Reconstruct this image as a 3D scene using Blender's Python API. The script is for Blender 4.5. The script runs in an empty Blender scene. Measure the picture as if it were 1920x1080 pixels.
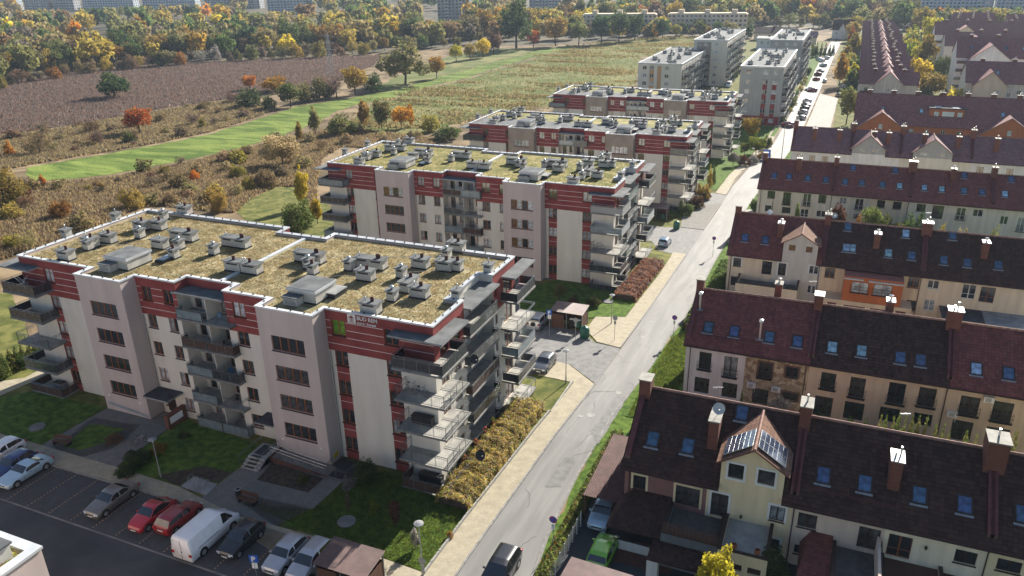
import bpy, bmesh, math, random
import numpy as np
from mathutils import Vector, Matrix
S = bpy.context.scene
C = S.collection
rad = math.radians
random.seed(7)
RNG = np.random.default_rng(7)

# ---------------------------------------------------------------- camera
CAM_H = 42.0
cam_d = bpy.data.cameras.new('camera'); cam = bpy.data.objects.new('camera', cam_d); C.objects.link(cam)
cam_d.sensor_width = 36.0; cam_d.lens = 27.416
cam_d.clip_start = 0.5; cam_d.clip_end = 9000
PITCH, ROLL, YAW = rad(22.79), rad(-1.152), rad(-23.18)
fw = Vector((math.sin(YAW)*math.cos(PITCH), math.cos(YAW)*math.cos(PITCH), -math.sin(PITCH)))
r0 = Vector((math.cos(YAW), -math.sin(YAW), 0)); u0 = r0.cross(fw)
rt = math.cos(ROLL)*r0 + math.sin(ROLL)*u0
up = -math.sin(ROLL)*r0 + math.cos(ROLL)*u0
m3 = Matrix((rt, up, -fw)).transposed().to_4x4()
m3.translation = Vector((0, 0, CAM_H))
cam.matrix_world = m3
S.camera = cam

# ---------------------------------------------------------------- sky, sun, exposure
SUN_AZ, SUN_EL = rad(10.8), rad(29.4)
w = bpy.data.worlds.new('World'); S.world = w; w.use_nodes = True
nt = w.node_tree; bg = nt.nodes['Background']
sky = nt.nodes.new('ShaderNodeTexSky'); sky.sky_type = 'NISHITA'; sky.sun_disc = False
sky.sun_elevation = SUN_EL; sky.sun_rotation = SUN_AZ; sky.air_density = 1.0; sky.dust_density = 1.0
nt.links.new(sky.outputs[0], bg.inputs[0]); bg.inputs[1].default_value = 0.064
sl = bpy.data.lights.new('sun', 'SUN'); so = bpy.data.objects.new('sun', sl); C.objects.link(so)
sl.energy = 5.0; sl.angle = rad(0.5); sl.color = (1.0, 0.93, 0.82)
sv = Vector((math.sin(SUN_AZ)*math.cos(SUN_EL), math.cos(SUN_AZ)*math.cos(SUN_EL), math.sin(SUN_EL)))
so.rotation_mode = 'QUATERNION'; so.rotation_quaternion = sv.to_track_quat('Z', 'Y')
so.location = (0, 60, 90)
S.view_settings.view_transform = 'Standard'; S.view_settings.look = 'None'
S.view_settings.gamma = 1.0; S.view_settings.use_curve_mapping = False
S.view_settings.exposure = 1.26
HAZE = 0.0001

# ---------------------------------------------------------------- terrain profile (the street falls away to the north)
KY = [(-1000,0.6),(20,0.3),(60,-0.2),(75,-0.9),(103,-2.65),(156,-6.0),(211,-7.9),(300,-9.3),(500,-10),(30000,-10)]
KYx = [k[0] for k in KY]; KYz = [k[1] for k in KY]
def gz(y): return float(np.interp(y, KYx, KYz))

# ---------------------------------------------------------------- materials
MATS = {}
def mat(name, col, rough=0.85, var=0.12, scale=6.0, col2=None, bump=0.0, bscale=None, spec=0.35, metal=0.0, detail=4.0, dist=0.0, coat=0.0, trans=0.0, rnd=0.0, thr=None, stretch=None):
    """procedural material: noise-mixed base colour, optional bump, optional per-object variation"""
    if name in MATS: return MATS[name]
    m = bpy.data.materials.new(name); m.use_nodes = True; MATS[name] = m
    t = m.node_tree; N = t.nodes; L = t.links; b = N['Principled BSDF']
    b.inputs['Roughness'].default_value = rough; b.inputs['Metallic'].default_value = metal
    b.inputs['Specular IOR Level'].default_value = spec
    if coat: b.inputs['Coat Weight'].default_value = coat; b.inputs['Coat Roughness'].default_value = 0.05
    tc = N.new('ShaderNodeTexCoord'); co = tc.outputs['Object']
    if stretch:
        mp = N.new('ShaderNodeMapping'); mp.inputs['Scale'].default_value = stretch
        L.new(co, mp.inputs[0]); co = mp.outputs[0]
    no = N.new('ShaderNodeTexNoise'); no.inputs['Scale'].default_value = scale
    no.inputs['Detail'].default_value = detail; no.inputs['Distortion'].default_value = dist
    L.new(co, no.inputs['Vector'])
    if col2 is None:
        col2 = tuple(min(1, c*(1+var)) for c in col); col = tuple(c*(1-var) for c in col)
    rp = N.new('ShaderNodeValToRGB'); a, c2 = (thr or (0.38, 0.62))
    rp.color_ramp.elements[0].position = a; rp.color_ramp.elements[1].position = c2
    rp.color_ramp.elements[0].color = (*col, 1); rp.color_ramp.elements[1].color = (*col2, 1)
    L.new(no.outputs['Fac'], rp.inputs[0]); out = rp.outputs[0]
    if rnd:
        oi = N.new('ShaderNodeObjectInfo'); hs = N.new('ShaderNodeHueSaturation')
        mh = N.new('ShaderNodeMapRange'); mh.inputs['To Min'].default_value = 0.5-rnd*0.12; mh.inputs['To Max'].default_value = 0.5+rnd*0.12
        mv = N.new('ShaderNodeMapRange'); mv.inputs['To Min'].default_value = 1-rnd; mv.inputs['To Max'].default_value = 1+rnd
        mu = N.new('ShaderNodeMath'); mu.operation = 'MULTIPLY'; mu.inputs[1].default_value = 7.31
        fr = N.new('ShaderNodeMath'); fr.operation = 'FRACT'
        L.new(oi.outputs['Random'], mh.inputs[0]); L.new(oi.outputs['Random'], mu.inputs[0]); L.new(mu.outputs[0], fr.inputs[0]); L.new(fr.outputs[0], mv.inputs[0])
        L.new(mh.outputs[0], hs.inputs['Hue']); L.new(mv.outputs[0], hs.inputs['Value']); L.new(out, hs.inputs['Color']); out = hs.outputs[0]
    L.new(out, b.inputs['Base Color'])
    if bump:
        n2 = N.new('ShaderNodeTexNoise'); n2.inputs['Scale'].default_value = bscale or scale*4; n2.inputs['Detail'].default_value = 3
        L.new(co, n2.inputs['Vector'])
        bp = N.new('ShaderNodeBump'); bp.inputs['Strength'].default_value = min(1, bump); bp.inputs['Distance'].default_value = 0.05*max(1, bump)
        L.new(n2.outputs['Fac'], bp.inputs['Height']); L.new(bp.outputs[0], b.inputs['Normal'])
    if trans:
        tr = N.new('ShaderNodeBsdfTranslucent'); L.new(out, tr.inputs[0]); mx = N.new('ShaderNodeMixShader')
        mx.inputs[0].default_value = trans; L.new(b.outputs[0], mx.inputs[1]); L.new(tr.outputs[0], mx.inputs[2])
        L.new(mx.outputs[0], N['Material Output'].inputs[0])
    return m

def mat_tiles(name, c1, c2, tw=0.3, th=0.34, rough=0.8, spec=0.12):
    """interlocking roof tiles: wave relief across, stepped courses up the slope (object coords x and y)"""
    if name in MATS: return MATS[name]
    m = bpy.data.materials.new(name); m.use_nodes = True; MATS[name] = m
    t = m.node_tree; N = t.nodes; L = t.links; b = N['Principled BSDF']
    b.inputs['Roughness'].default_value = rough; b.inputs['Specular IOR Level'].default_value = spec
    tc = N.new('ShaderNodeTexCoord'); sp = N.new('ShaderNodeSeparateXYZ'); L.new(tc.outputs['UV'], sp.inputs[0])
    def mth(op, a, b_):
        q = N.new('ShaderNodeMath'); q.operation = op
        for i, v in enumerate((a, b_)):
            if v is None: continue
            if isinstance(v, (int, float)): q.inputs[i].default_value = v
            else: L.new(v, q.inputs[i])
        return q.outputs[0]
    wx = mth('SINE', mth('MULTIPLY', sp.outputs[0], 2*math.pi/tw), None)
    wy = mth('FRACT', mth('DIVIDE', sp.outputs[1], th), None)
    hgt = mth('ADD', mth('MULTIPLY', wx, 0.35), mth('MULTIPLY', mth('SUBTRACT', 1.0, wy), 0.8))
    bp = N.new('ShaderNodeBump'); bp.inputs['Strength'].default_value = 0.8; bp.inputs['Distance'].default_value = 0.035
    L.new(hgt, bp.inputs['Height']); L.new(bp.outputs[0], b.inputs['Normal'])
    cell = N.new('ShaderNodeCombineXYZ')
    L.new(mth('FLOOR', mth('DIVIDE', sp.outputs[0], tw), None), cell.inputs[0]); L.new(mth('FLOOR', mth('DIVIDE', sp.outputs[1], th), None), cell.inputs[1])
    wn = N.new('ShaderNodeTexWhiteNoise'); wn.noise_dimensions = '2D'; L.new(cell.outputs[0], wn.inputs['Vector'])
    no = N.new('ShaderNodeTexNoise'); no.inputs['Scale'].default_value = 0.7; no.inputs['Detail'].default_value = 6; L.new(tc.outputs['UV'], no.inputs['Vector'])
    f = mth('ADD', mth('MULTIPLY', wn.outputs['Value'], 0.5), mth('ADD', mth('MULTIPLY', no.outputs['Fac'], 0.35), 0.14))
    gap = mth('GREATER_THAN', wy, 0.86); f2 = mth('SUBTRACT', f, mth('MULTIPLY', gap, 0.35))
    rp = N.new('ShaderNodeValToRGB'); rp.color_ramp.elements[0].position = 0.15; rp.color_ramp.elements[1].position = 0.95
    rp.color_ramp.elements[0].color = (*c1, 1); rp.color_ramp.elements[1].color = (*c2, 1)
    L.new(f2, rp.inputs[0]); L.new(rp.outputs[0], b.inputs['Base Color'])
    return m

def mat_brick(name, c1, c2, mortar, bw=0.25, bh=0.08, rough=0.9, ms=0.012, plane='UV', stagger=0.5):
    if name in MATS: return MATS[name]
    m = bpy.data.materials.new(name); m.use_nodes = True; MATS[name] = m
    t = m.node_tree; N = t.nodes; L = t.links; b = N['Principled BSDF']; b.inputs['Roughness'].default_value = rough
    tc = N.new('ShaderNodeTexCoord'); br = N.new('ShaderNodeTexBrick')
    L.new(tc.outputs[plane], br.inputs['Vector']); br.inputs['Color1'].default_value = (*c1, 1); br.inputs['Color2'].default_value = (*c2, 1)
    br.inputs['Mortar'].default_value = (*mortar, 1); br.inputs['Scale'].default_value = 1.0
    br.inputs['Brick Width'].default_value = bw; br.inputs['Row Height'].default_value = bh; br.inputs['Mortar Size'].default_value = ms
    br.offset = stagger
    no = N.new('ShaderNodeTexNoise'); no.inputs['Scale'].default_value = 1.3; no.inputs['Detail'].default_value = 5; L.new(tc.outputs['Object'], no.inputs['Vector'])
    mx = N.new('ShaderNodeMix'); mx.data_type = 'RGBA'; mx.blend_type = 'MULTIPLY'; mx.inputs[0].default_value = 0.6
    rp = N.new('ShaderNodeValToRGB'); rp.color_ramp.elements[0].position = 0.3; rp.color_ramp.elements[0].color = (.6, .6, .6, 1); rp.color_ramp.elements[1].position = 0.7
    L.new(no.outputs['Fac'], rp.inputs[0]); L.new(br.outputs['Color'], mx.inputs[6]); L.new(rp.outputs[0], mx.inputs[7])
    L.new(mx.outputs[2], b.inputs['Base Color'])
    bp = N.new('ShaderNodeBump'); bp.inputs['Strength'].default_value = 0.5; bp.inputs['Distance'].default_value = 0.01
    L.new(br.outputs['Fac'], bp.inputs['Height']); bp.invert = True; L.new(bp.outputs[0], b.inputs['Normal'])
    return m

def mat_glass(name, col=(0.02, 0.025, 0.03), rough=0.06, spec=0.9):
    """window glazing with dim room and curtain tones behind a reflecting face"""
    return mat(name, col, rough=rough, var=0.4, scale=1.7, spec=spec, coat=0.6, rnd=0.2)

def paint(name, col, flake=0.0):
    return mat(name, col, rough=0.3, var=0.04, scale=2.0, spec=0.6, metal=flake, coat=0.7)

# setting
mat('asphalt_old', (0.148, 0.146, 0.141), 0.68, scale=0.8, col2=(0.205, 0.202, 0.192), spec=0.3, bump=0.4, bscale=30, detail=11, dist=0.3, stretch=(1.3,.14,1), thr=(0.36,0.66))
mat('asphalt_dark', (0.034, 0.038, 0.044), 0.85, scale=0.25, col2=(0.058, 0.062, 0.068), bump=0.3, bscale=30, detail=8, dist=0.5)
mat('asphalt_patch', (0.13, 0.13, 0.128), 0.8, scale=1.5, col2=(0.18, 0.178, 0.172), bump=0.3, bscale=30, detail=8)
mat_brick('paver_yellow', (0.36, 0.315, 0.22), (0.43, 0.38, 0.275), (0.21, 0.185, 0.14), bw=0.2, bh=0.1, ms=0.008, plane='Object')
mat_brick('paver_grey', (0.17, 0.165, 0.15), (0.225, 0.215, 0.195), (0.09, 0.085, 0.08), bw=0.2, bh=0.1, ms=0.008, plane='Object')
mat_brick('paver_dark', (0.052, 0.055, 0.060), (0.070, 0.074, 0.080), (0.04, 0.04, 0.042), bw=0.2, bh=0.1, ms=0.008, plane='Object')
mat_brick('paver_blue', (0.16, 0.18, 0.19), (0.20, 0.22, 0.235), (0.08, 0.09, 0.095), bw=0.4, bh=0.4, ms=0.012, plane='Object', stagger=0.0)
mat_brick('paver_red', (0.13, 0.05, 0.035), (0.17, 0.07, 0.05), (0.06, 0.035, 0.03), bw=0.2, bh=0.1, ms=0.008, plane='Object')
mat('kerb', (0.215, 0.21, 0.20), 0.9, scale=2.0, var=0.18, bump=0.2)
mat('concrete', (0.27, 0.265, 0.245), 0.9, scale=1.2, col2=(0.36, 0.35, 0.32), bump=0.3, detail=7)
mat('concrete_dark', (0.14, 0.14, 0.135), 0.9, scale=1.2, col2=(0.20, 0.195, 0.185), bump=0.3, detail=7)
mat('lawn', (0.040, 0.082, 0.012), 0.95, scale=1.4, col2=(0.105, 0.165, 0.025), bump=1.4, bscale=14, detail=10, dist=0.4, spec=0.15)
mat('lawn_dry', (0.07, 0.085, 0.02), 0.95, scale=0.5, col2=(0.17, 0.165, 0.05), bump=1.4, bscale=12, detail=10, dist=0.8, spec=0.15)
mat('meadow_green', (0.068, 0.112, 0.018), 0.95, scale=0.16, col2=(0.175, 0.225, 0.048), bump=1.8, bscale=5, detail=14, dist=1.0, spec=0.15, stretch=(.35, 1.0, 1))
mat('meadow_olive', (0.085, 0.112, 0.028), 0.95, scale=0.04, col2=(0.19, 0.18, 0.072), bump=1.8, bscale=2.5, detail=13, dist=1.5, spec=0.15)
mat('wood_litter', (0.035, 0.034, 0.018), 0.95, scale=0.05, col2=(0.10, 0.075, 0.035), detail=8)
mat('reed_field', (0.10, 0.080, 0.068), 0.95, scale=0.05, col2=(0.18, 0.145, 0.12), bump=2.0, bscale=2.6, detail=13, dist=1.0, spec=0.15)
mat('scrub_ground', (0.085, 0.062, 0.034), 0.95, scale=0.06, col2=(0.25, 0.185, 0.11), bump=1.8, bscale=2.0, detail=13, dist=1.4, spec=0.15)
mat('soil', (0.035, 0.027, 0.02), 0.95, scale=2.5, col2=(0.075, 0.055, 0.04), bump=1.0, bscale=12)
mat('roof_moss', (0.17, 0.155, 0.075), 0.95, scale=0.6, col2=(0.36, 0.31, 0.18), bump=1.5, bscale=9, detail=10, dist=0.8)
mat('roof_green', (0.13, 0.14, 0.035), 0.95, scale=0.5, col2=(0.32, 0.27, 0.11), bump=1.5, bscale=9, detail=10, dist=0.8)
mat('roof_felt', (0.085, 0.092, 0.096), 0.9, scale=0.8, col2=(0.14, 0.148, 0.152), bump=0.3, bscale=20)
mat('felt_dark', (0.03, 0.034, 0.04), 0.85, scale=1.4, col2=(0.055, 0.06, 0.066), bump=0.3, bscale=20)
mat('felt_pale', (0.19, 0.195, 0.197), 0.8, scale=1.2, col2=(0.27, 0.275, 0.275), bump=0.2)
# building
mat('render_cream', (0.57, 0.53, 0.46), 0.92, scale=0.55, col2=(0.68, 0.64, 0.565), bump=0.3, bscale=40, detail=11, stretch=(2.0, 2.0, 0.35), thr=(.2,.75))
mat('render_pink', (0.44, 0.365, 0.34), 0.92, scale=0.5, col2=(0.51, 0.43, 0.40), bump=0.3, bscale=40, detail=11, stretch=(2.0, 2.0, 0.2), thr=(.3,.66))
mat('render_tan', (0.27, 0.215, 0.175), 0.92, scale=0.5, col2=(0.32, 0.26, 0.215), bump=0.3, bscale=40, detail=8)
mat('render_red', (0.20, 0.040, 0.038), 0.9, scale=0.6, col2=(0.26, 0.058, 0.052), bump=0.2, bscale=30, detail=8)
mat('render_line', (0.60, 0.50, 0.48), 0.9, var=0.05)
mat('render_white', (0.66, 0.65, 0.62), 0.9, scale=0.6, var=0.05, bump=0.2, bscale=30)
mat('plinth', (0.10, 0.05, 0.04), 0.9, scale=2.0, var=0.2)
mat('coping', (0.46, 0.48, 0.50), 0.5, scale=0.7, col2=(0.56, 0.58, 0.60), spec=0.4, metal=0.2)
mat('frame_brown', (0.24, 0.075, 0.024), 0.5, scale=3, var=0.2)
mat('frame_dark', (0.035, 0.02, 0.016), 0.5, scale=3, var=0.2)
mat('frame_white', (0.62, 0.62, 0.60), 0.45, var=0.05)
mat('sill', (0.045, 0.022, 0.02), 0.5, scale=3, var=0.2)
mat('metal_rail', (0.26, 0.28, 0.30), 0.32, scale=3, var=0.15, metal=0.85)
mat('metal_bright', (0.55, 0.57, 0.58), 0.3, scale=3, var=0.1, metal=0.8)
mat('galvanised', (0.34, 0.35, 0.36), 0.45, scale=2, var=0.15, metal=0.6)
mat('black_metal', (0.02, 0.02, 0.022), 0.5, scale=3, var=0.2)
mat('rubber', (0.018, 0.018, 0.02), 0.85, scale=5, var=0.2)
mat('chimney_render', (0.40, 0.385, 0.345), 0.92, scale=1.2, col2=(0.50, 0.48, 0.435), bump=0.3, bscale=30)
mat('slot_dark', (0.03, 0.032, 0.035), 0.8, scale=6, var=0.2)
mat('flue_brown', (0.085, 0.03, 0.025), 0.5, scale=4, var=0.2)
mat_glass('glass_dark'); mat_glass('glass_room', (0.05, 0.05, 0.05)); mat_glass('glass_curtain', (0.24, 0.26, 0.27), 0.15, 0.7)
mat_glass('glass_net', (0.38, 0.40, 0.41), 0.2, 0.6); mat_glass('glass_green', (0.12, 0.26, 0.02), 0.2, 0.5)
mat_glass('glass_blue', (0.035, 0.075, 0.16), 0.05, 0.9); mat_glass('glass_pale_blue', (0.22, 0.36, 0.46), 0.1, 0.8)
mat_glass('glass_amber', (0.11, 0.06, 0.025), 0.1, 0.8)
mat('tinted_panel', (0.03, 0.036, 0.044), 0.25, scale=2, var=0.2, spec=0.7)
mat('clear_panel', (0.16, 0.20, 0.22), 0.15, scale=2, var=0.15, spec=0.8)
mat('fabric_brown', (0.065, 0.04, 0.032), 0.9, scale=8, var=0.2)
mat('fabric_grey', (0.30, 0.30, 0.29), 0.9, scale=8, var=0.15)
mat('wood_brown', (0.075, 0.035, 0.022), 0.8, scale=4, col2=(0.12, 0.06, 0.04), stretch=(6, 6, 0.6))
# rows of houses
mat_tiles('tiles_dark', (0.022, 0.012, 0.010), (0.082, 0.044, 0.036))
mat_tiles('tiles_wine', (0.085, 0.022, 0.018), (0.22, 0.066, 0.052), spec=.3, rough=.62)
mat_tiles('tiles_wine_old', (0.11, 0.05, 0.055), (0.24, 0.12, 0.12), spec=.4, rough=.5)
mat_tiles('tiles_plum', (0.12, 0.042, 0.042), (0.29, 0.115, 0.105), spec=.3, rough=.6)
mat_tiles('tiles_brown', (0.10, 0.055, 0.04), (0.24, 0.14, 0.10))
mat('ridge_tile', (0.26, 0.15, 0.12), 0.8, scale=3, var=0.25)
mat('flash_wine', (0.12, 0.035, 0.032), 0.55, scale=2, var=0.15)
mat_brick('brick_red', (0.15, 0.036, 0.02), (0.21, 0.06, 0.032), (0.15, 0.09, 0.07))
mat('cap_concrete', (0.27, 0.26, 0.23), 0.8, scale=2, var=0.15)
mat('cap_bright', (0.42, 0.41, 0.38), 0.45, scale=2, var=0.06, spec=0.8)
for nm, c in dict(wall_purple=(0.20, 0.10, 0.09), wall_yellow=(0.60, 0.49, 0.31), wall_pinkish=(0.52, 0.41, 0.33), wall_ivory=(0.62, 0.54, 0.40), wall_tan=(0.49, 0.385, 0.285),
                  wall_white=(0.58, 0.56, 0.54), wall_beige=(0.57, 0.47, 0.345), wall_grey=(0.46, 0.43, 0.375), wall_orange=(0.36, 0.105, 0.035), wall_brick=(0.25, 0.07, 0.035),
                  wall_pale=(0.54, 0.50, 0.42), wall_graphite=(0.12, 0.13, 0.14), wall_sand=(0.55, 0.43, 0.29), wall_panel=(0.30, 0.31, 0.315), wall_panel_blue=(0.36, 0.40, 0.44), wall_apricot=(0.46, 0.28, 0.15), wall_grey_block=(0.30, 0.295, 0.28)).items():
    mat(nm, tuple(min(.75, v*1.12) for v in c), 0.92, scale=0.8, var=0.12, bump=0.25, bscale=35, detail=10, stretch=(2.0, 2.0, 0.22), thr=(.3,.7))
def mat_stone():
    m = bpy.data.materials.new('stone_wall'); m.use_nodes = True; MATS['stone_wall'] = m
    N = m.node_tree.nodes; L = m.node_tree.links; b = N['Principled BSDF']; b.inputs['Roughness'].default_value = .95
    tc = N.new('ShaderNodeTexCoord'); v = N.new('ShaderNodeTexVoronoi'); v.inputs['Scale'].default_value = 2.6; L.new(tc.outputs['Object'], v.inputs['Vector'])
    v2 = N.new('ShaderNodeTexVoronoi'); v2.feature = 'DISTANCE_TO_EDGE'; v2.inputs['Scale'].default_value = 2.6; L.new(tc.outputs['Object'], v2.inputs['Vector'])
    rp = N.new('ShaderNodeValToRGB'); rp.color_ramp.elements[0].color = (.22, .15, .09, 1); rp.color_ramp.elements[1].color = (.52, .42, .28, 1)
    sp = N.new('ShaderNodeSeparateColor'); L.new(v.outputs['Color'], sp.inputs[0]); L.new(sp.outputs[0], rp.inputs[0])
    L.new(rp.outputs[0], b.inputs['Base Color']); bp = N.new('ShaderNodeBump'); bp.inputs['Distance'].default_value = .06
    L.new(v2.outputs['Distance'], bp.inputs['Height']); L.new(bp.outputs[0], b.inputs['Normal'])
mat_stone()
# vegetation
mat('bark', (0.075, 0.058, 0.045), 0.95, scale=5, var=0.3)
mat('birch_bark', (0.36, 0.35, 0.32), 0.9, scale=4, col2=(0.10, 0.09, 0.08), stretch=(1, 1, 4))
LEAF = dict(green=((0.038, 0.062, 0.016), (0.092, 0.118, 0.030)), deep=((0.024, 0.044, 0.018), (0.058, 0.080, 0.030)), olive=((0.075, 0.075, 0.026), (0.175, 0.158, 0.058)),
            yellow=((0.26, 0.19, 0.020), (0.52, 0.36, 0.035)), lime=((0.085, 0.135, 0.016), (0.20, 0.26, 0.035)), orange=((0.27, 0.085, 0.012), (0.46, 0.20, 0.025)), redor=((0.25, 0.062, 0.012), (0.33, 0.135, 0.02)),
            rust=((0.095, 0.056, 0.030), (0.18, 0.108, 0.052)), brown=((0.082, 0.064, 0.050), (0.150, 0.120, 0.092)), tan=((0.12, 0.095, 0.046), (0.24, 0.18, 0.085)), purple=((0.032, 0.012, 0.014), (0.072, 0.026, 0.026)),
            hedge=((0.20, 0.095, 0.04), (0.44, 0.27, 0.095)), silver=((0.13, 0.115, 0.11), (0.32, 0.29, 0.28)), bronze=((0.14, 0.08, 0.018), (0.30, 0.18, 0.03)), straw=((0.17, 0.135, 0.065), (0.36, 0.27, 0.15)), gold=((0.15, 0.115, 0.025), (0.32, 0.225, 0.048)))
for k, (a, b_) in LEAF.items():
    mat('leaf_'+k, tuple(min(.6, v*1.45) for v in a), 0.75, scale=1.1, col2=tuple(min(.72, v*1.5) for v in b_), detail=6, trans=0.5, rnd=0.25, spec=0.15, thr=(0.33, 0.66))
for nm, c, fl in (('paint_red', (0.36, 0.012, 0.02), 0), ('paint_maroon', (0.22, 0.01, 0.015), 0), ('paint_white', (0.72, 0.73, 0.74), 0), ('paint_silver', (0.42, 0.44, 0.47), 0.4), ('paint_ice', (0.36, 0.50, 0.60), 0.3),
                  ('paint_navy', (0.015, 0.03, 0.12), 0.2), ('paint_black', (0.014, 0.015, 0.018), 0.1), ('paint_taupe', (0.17, 0.155, 0.14), 0.4), ('paint_lime', (0.16, 0.42, 0.02), 0.1), ('paint_grey', (0.09, 0.10, 0.115), 0.4), ('paint_blue', (0.16, 0.26, 0.36), 0.3)):
    paint(nm, c, fl)
mat('car_glass', (0.012, 0.014, 0.017), 0.06, spec=0.9, coat=0.8); mat('car_trim', (0.022, 0.022, 0.024), 0.6)
mat('lamp_clear', (0.62, 0.64, 0.66), 0.15, var=0.1, spec=0.8); mat('lamp_red', (0.35, 0.02, 0.02), 0.25, spec=0.7)
mat('plate', (0.62, 0.62, 0.60), 0.5); mat('sign_blue', (0.01, 0.09, 0.42), 0.5, var=0.03); mat('sign_red', (0.42, 0.02, 0.03), 0.5, var=0.03); mat('sign_white', (0.75, 0.75, 0.74), 0.5, var=0.02); mat('sign_back', (0.28, 0.30, 0.31), 0.45, metal=0.5)
mat('sign_yellow', (0.55, 0.42, 0.02), 0.6); mat('bin_green', (0.02, 0.10, 0.065), 0.45); mat('plastic_white', (0.72, 0.72, 0.70), 0.5, var=0.03); mat('dish_grey', (0.42, 0.44, 0.46), 0.45, var=0.06)
mat('sheet_wine', (0.11, 0.06, 0.055), 0.5, scale=1.5, var=0.2, spec=0.5); mat('tile_terrace', (0.10, 0.09, 0.082), 0.8, scale=1.5, var=0.25); mat('cloth_blue', (0.05, 0.15, 0.30), 0.8); mat('flower_red', (0.55, 0.02, 0.015), 0.7); mat('terracotta', (0.28, 0.10, 0.05), 0.8)
mat('road_line', (0.30, 0.20, 0.12), 0.9, var=0.2); mat('solar_cell', (0.03, 0.045, 0.08), 0.18, spec=0.8, coat=0.5); mat('awning', (0.07, 0.05, 0.05), 0.7)
def M(n): return MATS[n]

# ---------------------------------------------------------------- mesh builder and object helpers
class MB:
    def __init__(s): s.v = []; s.f = []; s.m = []
    def poly(s, pts, m=0):
        k = len(s.v); s.v.extend([tuple(p) for p in pts]); s.f.append(tuple(range(k, k+len(pts)))); s.m.append(m); return s
    def box(s, x0, y0, z0, x1, y1, z1, m=0, mt=None):
        k = len(s.v)
        s.v.extend([(x0,y0,z0),(x1,y0,z0),(x1,y1,z0),(x0,y1,z0),(x0,y0,z1),(x1,y0,z1),(x1,y1,z1),(x0,y1,z1)])
        for q in ((0,3,2,1),(4,5,6,7),(0,1,5,4),(1,2,6,5),(2,3,7,6),(3,0,4,7)):
            s.f.append(tuple(k+i for i in q)); s.m.append(m if mt is None or q != (4,5,6,7) else mt)
        return s
    def prism(s, pts, z0, z1, m=0, mt=None, cap=True):
        """vertical prism over a counter-clockwise outline"""
        n = len(pts); k = len(s.v)
        s.v.extend([(x, y, z0) for x, y in pts]); s.v.extend([(x, y, z1) for x, y in pts])
        for i in range(n):
            j = (i+1) % n; s.f.append((k+i, k+j, k+n+j, k+n+i)); s.m.append(m)
        if cap:
            s.f.append(tuple(k+n+i for i in range(n))); s.m.append(m if mt is None else mt)
            s.f.append(tuple(k+n-1-i for i in range(n))); s.m.append(m)
        return s
    def cyl(s, x, y, z0, z1, r0, r1=None, n=8, m=0, cap=True):
        r1 = r0 if r1 is None else r1; k = len(s.v)
        for z, r in ((z0, r0), (z1, r1)):
            for i in range(n):
                a = 2*math.pi*i/n; s.v.append((x+r*math.cos(a), y+r*math.sin(a), z))
        for i in range(n):
            j = (i+1) % n; s.f.append((k+i, k+j, k+n+j, k+n+i)); s.m.append(m)
        if cap: s.f.append(tuple(k+n+i for i in range(n))); s.m.append(m); s.f.append(tuple(k+n-1-i for i in range(n))); s.m.append(m)
        return s
    def tube(s, p, q, r, n=5, m=0, r2=None):
        p = Vector(p); q = Vector(q); d = (q-p)
        if d.length < 1e-6: return s
        d.normalize(); a = d.orthogonal().normalized(); b = d.cross(a); k = len(s.v); r2 = r if r2 is None else r2
        for c, rr in ((p, r), (q, r2)):
            for i in range(n):
                t = 2*math.pi*i/n; o = c + a*math.cos(t)*rr + b*math.sin(t)*rr; s.v.append(tuple(o))
        for i in range(n):
            j = (i+1) % n; s.f.append((k+i, k+j, k+n+j, k+n+i)); s.m.append(m)
        s.f.append(tuple(k+n+i for i in range(n))); s.m.append(m); s.f.append(tuple(k+n-1-i for i in range(n))); s.m.append(m)
        return s
    def lathe(s, x, y, prof, n=12, m=0):
        k = len(s.v)
        for r, z in prof:
            for i in range(n):
                a = 2*math.pi*i/n; s.v.append((x+r*math.cos(a), y+r*math.sin(a), z))
        for t in range(len(prof)-1):
            for i in range(n):
                j = (i+1) % n; s.f.append((k+t*n+i, k+t*n+j, k+t*n+n+j, k+t*n+n+i)); s.m.append(m)
        return s
    def mesh(s, name, mats, smooth=False, uv=None):
        me = bpy.data.meshes.new(name); me.from_pydata(s.v, [], s.f)
        for x in (mats if isinstance(mats, (list, tuple)) else [mats]): me.materials.append(M(x) if isinstance(x, str) else x)
        if any(s.m): me.polygons.foreach_set('material_index', s.m)
        if smooth: me.polygons.foreach_set('use_smooth', [True]*len(s.f))
        if uv:
            ul = me.uv_layers.new(name='UVMap'); co = np.empty(len(me.loops)*2)
            for i, l in enumerate(me.loops):
                u_, v_ = uv(Vector(s.v[l.vertex_index])); co[2*i] = u_; co[2*i+1] = v_
            ul.data.foreach_set('uv', co)
        me.update(); return me
    def build(s, name, mats, parent=None, loc=None, rot=0.0, smooth=False, uv=None):
        return put(name, s.mesh(name, mats, smooth, uv), parent, loc, rot)

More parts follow.
